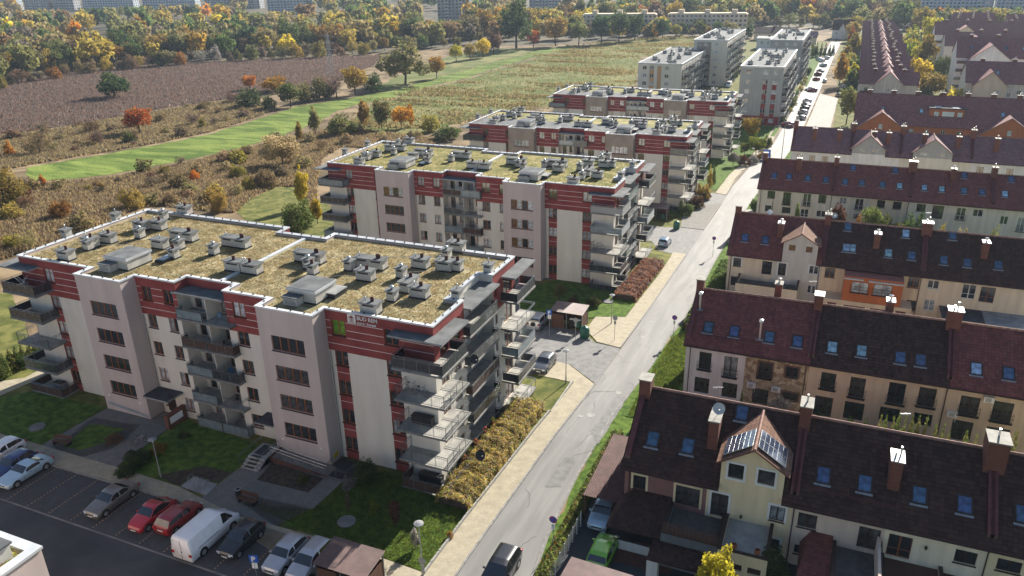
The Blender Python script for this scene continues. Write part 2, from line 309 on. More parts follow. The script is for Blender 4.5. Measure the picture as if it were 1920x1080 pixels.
def put(name, me, parent=None, loc=None, rot=0.0):
    o = bpy.data.objects.new(name, me); C.objects.link(o)
    if parent is not None: o.parent = parent
    if loc is not None: o.location = loc
    if rot: o.rotation_euler = (0, 0, rot)
    return o
def tag(o, label, cat, group=None):
    o['label'] = label; o['category'] = cat
    if group: o['group'] = group
    return o
def thing(name, label, cat, loc=(0, 0, 0), rz=0.0, group=None):
    o = bpy.data.objects.new(name, None); C.objects.link(o); o.location = loc; o.rotation_euler = (0, 0, rz); o.empty_display_size = 0.3
    return tag(o, label, cat, group)
def kind(o, k='structure'): o['kind'] = k; return o
def copy_tree(o, loc, rz=0.0, label=None, scale=None):
    """a copy of a thing with copies of its parts and sub-parts; mesh data shared"""
    r = o.copy(); C.objects.link(r); r.location = loc; r.rotation_euler = (0, 0, rz)
    if scale: r.scale = (scale,)*3 if isinstance(scale, (int, float)) else scale
    if label: r['label'] = label
    for ch in o.children:
        c = ch.copy(); C.objects.link(c); c.parent = r
        for g_ in ch.children:
            d = g_.copy(); C.objects.link(d); d.parent = c
    return r

def sheet(name, pts, dz, m, thick=0.0, parent=None, edge=None, jit=0.0, yk=True):
    """a flat area laid over the falling ground; thick > 0 gives it a kerb edge"""
    P_ = [Vector((x, y, 0)) for x, y in pts]
    if jit:
        Q = []
        for i, p in enumerate(P_):
            q = P_[(i+1) % len(P_)]; n = max(1, int((q-p).length/(jit*2.2)))
            for k in range(n): Q.append(p.lerp(q, k/n) + Vector((random.uniform(-jit, jit)*.5, random.uniform(-jit, jit)*.5, 0)))
        P_ = Q
    bm = bmesh.new(); vs = [bm.verts.new(p) for p in P_]; bm.faces.new(vs)
    ys = [p.y for p in P_]
    for k in KYx:
        if min(ys) < k < max(ys):
            bmesh.ops.bisect_plane(bm, geom=bm.verts[:]+bm.edges[:]+bm.faces[:], plane_co=(0, k, 0), plane_no=(0, 1, 0))
    bmesh.ops.triangulate(bm, faces=bm.faces[:])
    bmesh.ops.recalc_face_normals(bm, faces=bm.faces[:])
    if sum(f.normal.z for f in bm.faces) < 0: bmesh.ops.reverse_faces(bm, faces=bm.faces[:])
    if thick:
        ret = bmesh.ops.extrude_edge_only(bm, edges=[e for e in bm.edges if e.is_boundary])
        for v in [g_ for g_ in ret['geom'] if isinstance(g_, bmesh.types.BMVert)]: v.co.z -= thick
    for v in bm.verts: v.co.z += gz(v.co.y) + dz
    me = bpy.data.meshes.new(name); bm.to_mesh(me); bm.free()
    me.materials.append(M(m)); o = put(name, me, parent)
    return kind(o) if parent is None else o

def strip(name, line, wdt, dz, h, m):
    """a kerb: box section following a line over the ground"""
    b = MB(); n = len(line)
    L_, R_ = [], []
    for i in range(n):
        p = Vector(line[i]); a = Vector(line[max(0, i-1)]); c = Vector(line[min(n-1, i+1)]); d = (c-a).normalized(); nn = Vector((-d.y, d.x))
        L_.append(p+nn*wdt/2); R_.append(p-nn*wdt/2)
    for i in range(n-1):
        za, zb = gz(line[i][1])+dz, gz(line[i+1][1])+dz
        l0, l1, r0_, r1 = L_[i], L_[i+1], R_[i], R_[i+1]
        b.poly([(r0_.x, r0_.y, za+h), (r1.x, r1.y, zb+h), (l1.x, l1.y, zb+h), (l0.x, l0.y, za+h)])
        b.poly([(l0.x, l0.y, za), (l0.x, l0.y, za+h), (l1.x, l1.y, zb+h), (l1.x, l1.y, zb)])
        b.poly([(r1.x, r1.y, zb), (r1.x, r1.y, zb+h), (r0_.x, r0_.y, za+h), (r0_.x, r0_.y, za)])
    return kind(b.build(name, m))
def densify(line, step=8.0):
    out = []
    for a, b in zip(line[:-1], line[1:]):
        n = max(1, int(math.hypot(b[0]-a[0], b[1]-a[1])/step))
        for k in range(n): out.append((a[0]+(b[0]-a[0])*k/n, a[1]+(b[1]-a[1])*k/n))
    return out+[line[-1]]

# ---------------------------------------------------------------- walls with openings, windows
def wall(b, x0, x1, z0, z1, holes, colour, y=0.0, depth=0.16, axis='x', cuts=(), flip=False, rev_m=None):
    """wall face in the plane y (or x when axis is 'y') with recessed openings; colour(x, z) gives the material slot of each field"""
    xs = sorted({x0, x1} | {h for q in holes for h in (q[0], q[2]) if x0 < h < x1} | {c for a, c in cuts if a == 'x' and x0 < c < x1})
    zs = sorted({z0, z1} | {h for q in holes for h in (q[1], q[3]) if z0 < h < z1} | {c for a, c in cuts if a == 'z' and z0 < c < z1})
    def pt(u, v, d=0.0):
        return (u, y+d, v) if axis == 'x' else (y+d, u, v)
    sg = 1
    for i in range(len(xs)-1):
        for j in range(len(zs)-1):
            cx, cz = (xs[i]+xs[i+1])/2, (zs[j]+zs[j+1])/2
            if any(q[0] < cx < q[2] and q[1] < cz < q[3] for q in holes): continue
            p = [pt(xs[i], zs[j]), pt(xs[i+1], zs[j]), pt(xs[i+1], zs[j+1]), pt(xs[i], zs[j+1])]
            if flip: p.reverse()
            b.poly(p, colour(cx, cz))
    dd = depth
    for q in holes:
        c = colour((q[0]+q[2])/2, (q[1]+q[3])/2) if rev_m is None else rev_m
        for a_, b_ in (((q[0], q[1]), (q[2], q[1])), ((q[2], q[1]), (q[2], q[3])), ((q[2], q[3]), (q[0], q[3])), ((q[0], q[3]), (q[0], q[1]))):
            p = [pt(*a_), pt(*b_), pt(*b_, dd), pt(*a_, dd)]
            b.poly(p, c)

WIN = {}
def window(parent, x0, z0, x1, z1, y, n=2, frame='frame_brown', sill='sill', glass=None, axis='x', out=-1, depth=0.14, split=True, bar=False, rnd=random, name='window', sillp=0.1):
    """window part (frame, sill) with its panes as sub-parts; shared meshes; faces -y (out=-1) or +x (axis 'y', out=+1)"""
    w_, h_ = round(x1-x0, 2), round(z1-z0, 2)
    key = (w_, h_, n, frame, sill, bar, sillp, split)
    if key not in WIN:
        b = MB(); t = 0.055 if w_ > 0.7 else 0.045
        b.box(0, -.03, 0, t, .03, h_); b.box(w_-t, -.03, 0, w_, .03, h_); b.box(t, -.03, 0, w_-t, .03, t*1.2); b.box(t, -.03, h_-t, w_-t, .03, h_)
        pw = w_/n
        for i in range(1, n): b.box(i*pw-.05, -.04, t*1.2, i*pw+.05, .03, h_-t)
        if bar: b.box(t, -.035, h_*.33, w_-t, .028, h_*.33+.05)
        if sill: b.box(-.06, -depth-sillp, -.07, w_+.06, -.02, -.005, 1)
        pb = MB(); pb.box(0, -.008, 0, pw-(.11 if n > 1 else .13), .008, h_-t*2.2)
        if not split:
            for i in range(n): b.box(i*pw+.05, -.012, t, (i+1)*pw-.05, .004, h_-t, 2)
        WIN[key] = (b, t, pw, pb.mesh('pane', 'glass_dark'), {})
    b, t, pw, pme, fr = WIN[key]
    gl = glass or rnd.choice(['glass_dark', 'glass_dark', 'glass_room', 'glass_curtain', 'glass_room'])
    g0 = gl if isinstance(gl, str) else gl[0]
    fk = g0 if not split else ''
    if fk not in fr: fr[fk] = b.mesh(name, [frame, sill or frame, g0])
    if axis == 'x': loc = (x0, y+depth, z0); rz = 0
    elif out > 0: loc = (y-depth, x0, z0); rz = math.pi/2
    else: loc = (y+depth, x1, z0); rz = -math.pi/2
    o = put(name, fr[fk], parent, loc, rz)
    if split:
        for i in range(n):
            g1 = gl if isinstance(gl, str) else gl[i % len(gl)]
            ck = ('pane', key, g1)
            if ck not in WIN:
                m2 = pme.copy(); m2.materials.clear(); m2.materials.append(M(g1)); WIN[ck] = m2
            put('pane', WIN[ck], o, (i*pw+(.055 if n > 1 else .065), 0, t*1.1))
    return o

def rail(name, pts, z, h=1.05, parent=None, panel=None, post=1.2, mt='metal_rail', bars=False, closed=False):
    """balcony railing along a line: handrail, mid rail, posts, optional panel or balusters"""
    b = MB()
    for (xa, ya), (xb, yb) in zip(pts[:-1], pts[1:]):
        L_ = math.hypot(xb-xa, yb-ya); n = max(1, round(L_/post))
        b.tube((xa, ya, z+h), (xb, yb, z+h), .03, 4); b.tube((xa, ya, z+h-.16), (xb, yb, z+h-.16), .02, 4); b.tube((xa, ya, z+.08), (xb, yb, z+.08), .02, 4)
        for i in range(n+1):
            t = i/n; x, y = xa+(xb-xa)*t, ya+(yb-ya)*t; b.tube((x, y, z-.1), (x, y, z+h), .022, 4)
        if bars:
            n2_ = int(L_/.16)
            for i in range(n2_):
                t = (i+.5)/n2_; x, y = xa+(xb-xa)*t, ya+(yb-ya)*t; b.tube((x, y, z+.08), (x, y, z+h-.16), .009, 3)
        if panel:
            dx, dy = (xb-xa)/L_, (yb-ya)/L_; nx, ny = -dy*.012, dx*.012
            b.prism([(xa-nx, ya-ny), (xb-nx, yb-ny), (xb+nx, yb+ny), (xa+nx, ya+ny)] if True else [], z+.1, z+h-.18, 1)
    return b.build(name, [mt, panel or mt], parent)

# ---------------------------------------------------------------- the four red-banded apartment blocks
FL = 2.93
OUT = [(0,0),(10.15,0),(10.15,-1.75),(16.05,-1.75),(16.05,0),(21,0),(21,1.6),(26.75,1.6),(26.75,0),(31.85,0),(31.85,-1.75),(37.75,-1.75),(37.75,0),(48.2,0),
       (48.2,5.6),(46.8,5.6),(46.8,11.8),(48.2,11.8),(48.2,17.1),(27,17.1),(27,15.5),(21,15.5),(21,17.1),(0,17.1)]
def offset(pts, d):
    n = len(pts); out = []
    for i in range(n):
        p = Vector(pts[i]); a = (p-Vector(pts[i-1])).normalized(); c = (Vector(pts[(i+1) % n])-p).normalized()
        n1 = Vector((-a.y, a.x)); n2 = Vector((-c.y, c.x)); out.append(tuple(p+(n1+n2)*d))
    return out
CH = [(-77.09,55.51,'SP'),(-76.69,61.85,'SP'),(-71.08,66.73,'D'),(-71.37,60.46,'D'),(-72.07,54.28,'D'),(-71.47,53.50,'ST'),(-71.34,55.91,'D'),(-71.10,50.51,'D'),(-69.62,61.28,'D'),(-71.80,64.22,'ST'),(-69.28,58.31,'ST'),(-64.58,56.51,'DP'),(-64.15,59.40,'L'),(-62.39,57.01,'ST'),(-60.81,54.68,'SF'),(-57.74,56.99,'ST'),(-57.21,59.63,'L'),(-51.49,54.05,'E'),(-47.02,58.51,'L'),(-46.03,57.03,'ST'),(-44.75,55.93,'SF'),(-42.02,58.05,'ST'),(-40.38,59.24,'L'),(-39.12,56.33,'D'),(-36.28,58.08,'ST'),(-35.83,60.90,'D'),(-34.54,63.94,'ST'),(-34.58,66.25,'D'),(-33.28,61.09,'D'),(-32.04,61.45,'SF'),(-34.15,55.18,'Y'),(-32.42,54.55,'D'),(-34.29,53.11,'ST'),(-34.65,50.14,'D'),(-28.98,61.79,'SP'),(-28.99,55.16,'SP')]
CHM = {}
def chimney(parent, k, x, y, z=14.7):
    """roof chimney part (body, cap, louvre slots) with its flues as sub-parts"""
    if k not in CHM:
        W_, D_ = dict(S=(.8,.8), D=(1.65,.9), L=(3.15,.95), E=(3.9,.95), Y=(.95,2.0))[k[0]]
        H_ = 1.0 if k[0] != 'S' else .98
        b = MB(); b.box(-W_/2-.05, -.05, 0, W_/2+.05, D_+.05, .16, 1); b.box(-W_/2, 0, .16, W_/2, D_, H_, 0)
        b.box(-W_/2-.12, -.12, H_, W_/2+.12, D_+.12, H_+.10, 2); b.box(-W_/2-.13, -.13, H_+.10, W_/2+.13, D_+.13, H_+.115, 3)
        ns = {'S':1,'D':1,'L':2,'E':2,'Y':1}[k[0]]; sw = W_/ns
        for i in range(ns):
            xa = -W_/2+i*sw
            b.box(xa+sw*.16, -.012, H_-.24, xa+sw*.84, .02, H_-.08, 1); b.box(xa+sw*.16, D_-.02, H_-.24, xa+sw*.84, D_+.012, H_-.08, 1)
        if k[0] == 'E': b.box(-.03, -.02, .16, .03, 0, H_, 1)
        f1, f2 = MB(), MB(); T = H_+.115
        def pipe(x_, y_, h): f1.cyl(x_, y_, T, T+h, .045, n=6); f1.cyl(x_, y_, T+h, T+h+.05, .08, n=6)
        def stack(x_, y_, n_):
            for i in range(n_): f2.cyl(x_+i*.17, y_, T, T+.38+.05*(i % 2), .085, n=7)
        def turb(x_, y_): f1.lathe(x_, y_, [(.12,T),(.12,T+.1),(.2,T+.14),(.22,T+.24),(.15,T+.33),(.0,T+.36)], 8)
        if k == 'SP': pipe(0, D_/2, .45)
        elif k == 'ST': turb(0, D_/2)
        elif k == 'SF': stack(-.1, D_/2, 2)
        elif k == 'D': stack(.1, D_/2, 2); pipe(-W_*.3, D_/2, .3)
        elif k == 'DP': pipe(.1, D_/2, .35)
        elif k == 'L': stack(W_*.22, D_/2, 3); pipe(-W_*.4, D_/2, .3)
        elif k == 'E': stack(W_*.2, D_/2, 2); stack(-W_*.3, D_/2, 2); pipe(0, D_/2, .28); pipe(.3, D_/2, .3)
        elif k == 'Y': stack(-.1, D_*.7, 2); pipe(0, D_*.2, .4)
        CHM[k] = (b.mesh('roof_chimney', ['chimney_render', 'slot_dark', 'felt_pale', 'roof_felt']), f1.mesh('vent_pipe', 'metal_bright', True) if f1.v else None, f2.mesh('flue', 'flue_brown') if f2.v else None)
    a, f1, f2 = CHM[k]
    o = put('roof_chimney', a, parent, (x, y, z))
    if f1: put('vent_pipe', f1, o)
    if f2: put('flue', f2, o)

def scatter_tufts(name, pts, h, w_, mats, blades=3, parent=None, lean=.5, wts=None, stuff=True):
    """small bent blades of dry or green growth on given points, one mesh"""
    n = len(pts); pts = np.asarray(pts, float); N = n*blades
    base = np.repeat(pts, blades, axis=0)+np.c_[RNG.normal(0, w_*.7, (N, 2)), np.zeros(N)]
    a = RNG.uniform(0, 2*np.pi, N); hh = h*RNG.uniform(.5, 1.35, N); ww = w_*RNG.uniform(.5, 1.2, N)
    dx, dy = np.cos(a)*ww/2, np.sin(a)*ww/2; lx, ly = RNG.normal(0, lean, N)*hh, RNG.normal(0, lean, N)*hh
    v = np.empty((N*3, 3)); v[0::3] = base-np.c_[dx, dy, np.full(N, .02)]; v[1::3] = base+np.c_[dx, dy, np.full(N, -.02)]; v[2::3] = base+np.c_[lx, ly, hh]
    me = bpy.data.meshes.new(name); me.vertices.add(N*3); me.vertices.foreach_set('co', v.ravel())
    me.loops.add(N*3); me.loops.foreach_set('vertex_index', np.arange(N*3)); me.polygons.add(N)
    me.polygons.foreach_set('loop_start', np.arange(0, N*3, 3)); 
    for m_ in mats: me.materials.append(M(m_))
    me.polygons.foreach_set('material_index', RNG.choice(len(mats), N, p=wts).astype(np.int32)); me.update(calc_edges=True)
    o = put(name, me, parent)
    if stuff: o['kind'] = 'stuff'
    return o

def apartment(idx, y0, zg, label, split=True, tower='render_pink', felt=False, roofm='roof_moss'):
    rr = random.Random(idx*13+5)
    T = thing('apartment_building', label, 'apartment block', (-76.4, y0, zg), 0, 'red banded apartment blocks along the street')
    TOP = 14.95
    mats_ = ['render_cream', 'render_red', 'render_line', tower, 'plinth']
    # --- front and side walls with their openings
    def band(cols, x0, x1):
        def colour(x, z):
            if z < -.05: return 4
            for c in cols:
                if c[0] < x < c[1] and z < 11.05:
                    return 2 if any(abs(z-(FL*k+.17)) < .03 for k in range(1, 4)) else 1
            if z > 11.05:
                if abs(z-11.75) < .035: return 2
                if any(abs(z-q) < .035 for q in (12.48, 13.2, 13.92)) and not any(c[0]-.1 < x < c[1]+.1 for c in wn_x): return 2
                return 1
            return 0
        return colour
    lines = [('z', q+s) for q in (11.75, 12.48, 13.2, 13.92) for s in (-.03, .03)]+[('z', 11.05), ('z', -.05)]+[('z', FL*k+.17+s) for k in range(1, 4) for s in (-.025, .025)]
    b = MB()
    def front(x0, x1, wins, cols):
        global wn_x
        wn_x = [(a, c) for a, c, n in wins]
        holes = [(a, .87+FL*k, c, 2.3+FL*k) for a, c, n in wins for k in range(5)]
        cuts = lines+[('x', q) for c in cols for q in c]+[('x', q) for a, c in wn_x for q in (a-.1, c+.1)]
        wall(b, x0, x1, -1.6, TOP, holes, band(cols, x0, x1), 0, cuts=cuts)
        for a, c, n in wins:
            for k in range(5):
                g_ = None
                if idx == 0 and k == 4 and abs(a-38.35) < .1: g_ = 'glass_green'
                g = g_ or rr.choice(['glass_dark', 'glass_room', 'glass_curtain', ['glass_curtain', 'glass_dark'], 'glass_dark', 'glass_net'])
                window(T, a, .87+FL*k, c, 2.3+FL*k, 0, n, glass=g if split or isinstance(g, str) else g[0], split=split)
    front(0, 10.15, [(3.4,4.65,2),(8.8,10.0,2)], [(3.4,4.65),(8.8,10.0)])
    front(16.05, 21, [(16.65,17.8,2),(19.35,20.45,2)], [])
    front(26.75, 31.85, [(27.65,28.95,2),(30.5,31.3,1)], [])
    front(37.75, 48.2, [(38.35,39.65,2),(43.55,44.9,2)], [(38.35,39.65),(43.55,44.9)])
    for tx, (wa, wb) in ((10.15, (11.45, 14.87)), (31.85, (33.1, 36.55))):
        wins = [(wa, 2.2+FL*k, wb, 3.65+FL*k) for k in range(4)]
        wall(b, tx, tx+5.9, -1.6, TOP, wins, lambda x, z: 3 if z > -.3 else 4, -1.75, cuts=[('z', -.3)])
        for q in wins:
            window(T, *q, -1.75, 4, glass=rr.choice(['glass_dark', 'glass_dark', 'glass_room', 'glass_amber'] if idx == 0 else ['glass_amber', 'glass_room', 'glass_dark', 'glass_room', ['glass_amber', 'glass_net', 'glass_dark', 'glass_net']]) if split else rr.choice(['glass_net', 'glass_room', 'glass_curtain']), split=split)
        for sx, fl in ((tx, True), (tx+5.9, False)):
            p = [(sx, -1.75, -1.6), (sx, 0, -1.6), (sx, 0, TOP), (sx, -1.75, TOP)]
            if fl: p.reverse()
            b.poly(p, 3)
    # --- recessed balcony bay at the middle of the front
    for sx, fl in ((21, False), (26.75, True)):
        for z0_, z1_, c_ in ((-1.6, 14.0, 0), (14.0, TOP, 1)):
            p = [(sx, 0, z0_), (sx, 1.6, z0_), (sx, 1.6, z1_), (sx, 0, z1_)]
            if fl: p.reverse()
            b.poly(p, c_)
    holes = []
    for k in range(5):
        holes += [(21.5, .1+FL*k, 22.3, 2.25+FL*k), (22.9, .87+FL*k, 23.6, 2.25+FL*k), (24.6, .1+FL*k, 25.4, 2.25+FL*k), (25.8, .87+FL*k, 26.5, 2.25+FL*k)]
    wall(b, 21, 26.75, -1.6, TOP, holes, lambda x, z: 1 if z > 14 else 0, 1.6, cuts=[('z', 14.0)])
    for q in holes: window(T, *q, 1.6, 1, glass=rr.choice(['glass_dark', 'glass_room', 'glass_curtain']), split=split, sill=None, name='balcony_door' if q[3]-q[1] > 2 else 'window')
    # --- right-hand side
    def side(u0, u1, x, ops, flip, red=True):
        wall(b, u0, u1, -1.6, TOP, ops, lambda u, z: 4 if z < -.05 else (1 if z > 11.05 and red else 0), x, depth=-.16 if flip else .16, axis='y', cuts=[('z', 11.05), ('z', -.05)], flip=not flip)
        for q in ops: window(T, *q, x, 2 if q[2]-q[0] > .8 else 1, glass=rr.choice(['glass_dark', 'glass_room']), axis='y', out=1 if flip else -1, split=False, sill=None, name='balcony_door' if q[3]-q[1] > 2 else 'window')
    side(0, 5.6, 48.2, [(u, .1+FL*k, u+1.4, 2.25+FL*k) for k in range(5) for u in (1.0, 3.3)], True)
    side(5.6, 11.8, 46.8, [(u, .1+FL*k, u+1.4, 2.25+FL*k) for k in range(5) for u in (6.4, 9.4)], True, False)
    side(11.8, 17.1, 48.2, [(12.15, .87+FL*k, 12.75, 2.2+FL*k) for k in range(5)]+[(14.2, .1+FL*k, 16.3, 2.25+FL*k) for k in range(5)], True)
    for yy, fl in ((5.6, True), (11.8, False)):
        p = [(46.8, yy, -1.6), (48.2, yy, -1.6), (48.2, yy, TOP), (46.8, yy, TOP)]
        if fl: p.reverse()
        b.poly(p, 0)
    side(0, 17.1, 0, [(u, .87+FL*k, u+1.3, 2.3+FL*k) for k in range(5) for u in (4.0, 9.5, 13.0)], False)
    # --- back walls and parapet inside faces
    bk = OUT[18:]
    for i in range(len(bk)-1):
        (xa, ya), (xb, yb) = bk[i], bk[i+1]
        for z0_, z1_, c_ in ((-1.6, 11.05, 0), (11.05, TOP, 1)): b.poly([(xa, ya, z0_), (xb, yb, z0_), (xb, yb, z1_), (xa, ya, z1_)], c_)
    inn = offset(OUT, .36)
    for i in range(len(inn)):
        (xa, ya), (xb, yb) = inn[i], inn[(i+1) % len(inn)]
        b.poly([(xb, yb, 14.6), (xa, ya, 14.6), (xa, ya, TOP), (xb, yb, TOP)], 3)
    b.build('wall', mats_, T)
    # --- roof covering, coping, clips, dividing upstand
    if felt:
        fr = [(p[0], min(p[1], 8.6)) for p in inn]
        r1 = MB(); yb = 8.6
        low = [p for p in inn if p[1] < 8.6]
        i0 = low.index(inn[0])
        fpoly = [inn[i] for i in range(len(inn)) if inn[i][1] < 8.6 and i < 15]
        fpoly = fpoly[:]; fpoly.append((fpoly[-1][0], yb)); fpoly.append((inn[0][0], yb))
        r1.poly([(x, y, 14.7) for x, y in fpoly]); r1.build('roof_membrane', 'roof_felt', T)
        gp = [(inn[0][0], yb), (fpoly[-2][0], yb)]+[p for p in inn[16:]]
        r2 = MB(); r2.poly([(x, y, 14.7) for x, y in gp]); r2.build('planted_roof', roofm, T)
    else:
        r1 = MB(); r1.poly([(x, y, 14.7) for x, y in inn]); r1.build('planted_roof', roofm, T)
    ou = offset(OUT, -.07); n = len(OUT); cp = MB()
    for i in range(n):
        j = (i+1) % n; a, c, d, e = ou[i], ou[j], inn[j], inn[i]
        cp.poly([(a[0],a[1],15.05),(c[0],c[1],15.05),(d[0],d[1],15.0),(e[0],e[1],15.0)]); cp.poly([(a[0],a[1],14.90),(c[0],c[1],14.90),(c[0],c[1],15.05),(a[0],a[1],15.05)])
        cp.poly([(d[0],d[1],14.90),(e[0],e[1],14.90),(e[0],e[1],15.0),(d[0],d[1],15.0)]); cp.poly([(c[0],c[1],14.90),(a[0],a[1],14.90),(e[0],e[1],14.90),(d[0],d[1],14.90)])
    cp.build('coping', 'coping', T)
    if idx < 3:
        cb = MB(); mid = offset(OUT, .16)
        for i in range(n):
            a, c = Vector(mid[i]), Vector(mid[(i+1) % n]); L_ = (c-a).length; k_ = max(1, int(L_/1.15))
            for q in range(k_):
                p = a.lerp(c, (q+.5)/k_); cb.box(p.x-.05, p.y-.05, 15.02, p.x+.05, p.y+.05, 15.13)
        cb.build('coping_clips', 'slot_dark', T)['kind'] = 'stuff'
    dv = MB(); dv.box(24.4, 1.95, 14.7, 24.85, 15.1, 14.86); dv.build('roof_upstand', 'coping', T)
    for cx, cy, k in CH: chimney(T, k, cx+76.4, cy-49.5-.0)
    # stair-head boxes with louvre, flat hatches
    sb = MB()
    for x, y in ((11.2, 1.1), (33.5, .75)):
        h_ = MB(); h_.box(x, y, 14.7, x+2.9, y+3.0, 15.75, 0); h_.box(x-.1, y-.1, 15.75, x+3.0, y+3.1, 16.0, 1); h_.box(x-.04, y-.04, 16.0, x+2.94, y+3.04, 16.03, 2)
        h_.box(x-.03, y-.03, 14.7, x+2.93, y+3.03, 14.86, 3)
        o = h_.build('stairhead_box', ['chimney_render', 'coping', 'roof_felt', 'slot_dark'], T)
        v = MB(); v.box(x+.1, y-.95, 14.75, x+1.6, y-.02, 15.45, 0); v.box(x+.02, y-1.03, 15.45, x+1.68, y-.02, 15.55, 1)
        for q in range(6): v.box(x+.3, y-.975, 14.9+q*.08, x+1.4, y-.95, 14.94+q*.08, 2)
        v.build('louvre_box', ['chimney_render', 'roof_felt', 'sign_back'], o)
    h_ = MB(); h_.box(35.65, 2.4, 14.7, 37.2, 4.2, 15.15, 0); h_.box(35.58, 2.33, 15.15, 37.27, 4.27, 15.25, 1); h_.build('roof_hatch', ['slot_dark', 'felt_pale'], T)
    h_ = MB(); h_.box(14.6, 3.9, 14.7, 15.8, 5.7, 14.95, 0); h_.box(14.75, 4.05, 14.95, 15.65, 5.55, 15.05, 1); h_.build('skylight_hatch', ['slot_dark', 'clear_panel'], T)
    # lightning wire
    lw = MB()
    for a, c in (((3, 4, 15.2), (20, 10, 15.2)), ((30, 3.2, 15.3), (46, 12, 15.3)), ((25, 8, 15.2), (44, 15, 15.2))): lw.tube(a, c, .018, 3)
    lw.build('lightning_wire', 'galvanised', T)
    # --- canopies over the top balconies
    cn = lambda pts, z: MB().prism(pts, z, z+.17, 0, 1).build('canopy', ['felt_pale', 'roof_felt'], T)
    cn([(44.6,-1.25),(49.65,-1.25),(49.65,3.7),(48.26,3.7),(48.26,-.02),(44.6,-.02)], 14.02)
    cn([(46.75,5.55),(48.95,5.55),(48.95,11.75),(46.75,11.75)], 14.1)
    cn([(48.0+.26,13.6),(49.7,13.6),(49.7,19.0),(48.26,19.0)], 14.02)
    cn([(20.6,-.25),(26.7,-.25),(26.7,1.55),(20.6,1.55)], 13.9)
    cn([(-1.7,-1.35),(2.9,-1.35),(2.9,-.02),(-.02,-.02),(-.02,3.0),(-1.7,3.0)], 14.02)
    # --- balconies: slab with its railing

    fronts = [(['tinted_panel','clear_panel','clear_panel',None,'fabric_brown'][4-k] if idx == 0 else rr.choice(['tinted_panel','clear_panel',None,'clear_panel'])) for k in range(5)]
    def bal(pts, line, z, panel, slabm='concrete', bars=False):
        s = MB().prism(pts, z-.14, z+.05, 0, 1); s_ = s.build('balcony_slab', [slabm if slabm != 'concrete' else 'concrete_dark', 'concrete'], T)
        s2 = rail('balcony_railing', line, z+.05, 1.08, s_, panel, bars=bars)
        return s_

    cornerp = {0: ['fabric_brown', None, None, None, 'tinted_panel'], 1: ['tinted_panel', 'tinted_panel', None, 'clear_panel', 'fabric_grey'], 2: ['tinted_panel', None, 'tinted_panel', None, 'tinted_panel'], 3: [None, 'tinted_panel', 'tinted_panel', None, 'tinted_panel']}[idx]
    leftp = {0: ['fabric_brown', 'tinted_panel', None, 'tinted_panel', 'tinted_panel']}.get(idx, [rr.choice([None, 'tinted_panel', 'clear_panel']) for k in range(5)])
    for k in range(5):
        z = FL*k
        bal([(45.3,-2.08),(50.0,-2.08),(50.0,2.6),(48.22,2.6),(48.22,-.02),(45.3,-.02)], [(45.36,-.06),(45.36,-2.0),(49.93,-2.0),(49.93,2.52),(48.3,2.52)], z, cornerp[k], bars=cornerp[k] is None and split)
        bal([(46.82,5.1),(48.98,5.1),(48.98,11.2),(46.82,11.2)] if k == 9 else [(46.82,5.62),(48.24,5.62),(48.24,5.1),(48.98,5.1),(48.98,11.25),(48.24,11.25),(48.24,11.78),(46.82,11.78)], [(48.3,5.16),(48.92,5.16),(48.92,11.2),(48.3,11.2)], z, rr.choice(['tinted_panel','clear_panel','tinted_panel','fabric_brown']))
        bal([(48.22,13.3),(50.05,13.3),(50.05,18.1),(48.22,18.1)], [(48.3,13.36),(49.98,13.36),(49.98,18.04),(48.3,18.04)], z, [None,'tinted_panel','clear_panel',None,'tinted_panel'][k])
        bal([(21.4,-.88),(24.5,-.88),(24.5,.0),(24.5,1.58),(21.02,1.58),(21.02,0),(21.4,0)], [(21.46,-.04),(21.46,-.82),(24.46,-.82)], z, rr.choice(['tinted_panel','clear_panel','clear_panel',None,'fabric_brown']))
        bal([(24.58,-.88),(27.7,-.88),(27.7,-.02),(26.73,-.02),(26.73,1.58),(24.58,1.58)], [(24.62,-.82),(27.64,-.82),(27.64,-.04)], z-.001, rr.choice(['tinted_panel','clear_panel',None,'fabric_brown']))
        bal([(-.68,-2.08),(4.1,-2.08),(4.1,-.02),(-.02,-.02),(-.02,1.6),(-.68,1.6)], [(4.04,-.06),(4.04,-2.0),(-.6,-2.0),(-.6,1.54)], z, leftp[k], bars=leftp[k] is None and split)
    # divider wall in the front bay, screens
    MB().box(24.5, -.2, -.6, 24.58, 1.58, 13.9).build('dividing_wall', 'render_cream', T)
    if idx == 0:
        # raised company lettering beside the house emblem
        pass
    # entrance canopies beside the towers
    MB().prism([(16.1,-2.1),(19.3,-2.1),(19.3,-.02),(16.1,-.02)], 2.75, 2.93, 0, 1).build('entrance_canopy', ['felt_pale', 'felt_dark'], T)
    MB().prism([(29.7,-1.9),(31.8,-1.9),(31.8,-.02),(29.7,-.02)], 2.75, 2.93, 0, 1).build('entrance_canopy', ['felt_pale', 'felt_dark'], T)
    MB().box(16.9, -.03, .3, 18.0, .02, 2.4).build('entrance_door', 'frame_dark', T)
    # downpipes
    for x in (16.25, 31.65, 37.95): MB().tube((x, -.1, -.5), (x, -.1, 11.0), .045, 5).build('downpipe', 'felt_pale', T)
    return T
B1 = apartment(0, 49.5, 0.0, 'nearest cream and pink apartment block with red top band and white lettering')
B2 = apartment(1, 103.1, -2.65, 'second red banded apartment block from the camera, mossy roof, behind the lettered one', roofm='roof_green')
B3 = apartment(2, 156.1, -6.05, 'third red banded apartment block, grey felt front half of roof, tan stair towers', split=False, tower='render_tan', felt=True, roofm='roof_green')
B4 = apartment(3, 210.8, -7.9, 'farthest red banded apartment block, beside the grey block, half its roof grey felt', split=False, tower='render_tan', felt=True, roofm='roof_green')

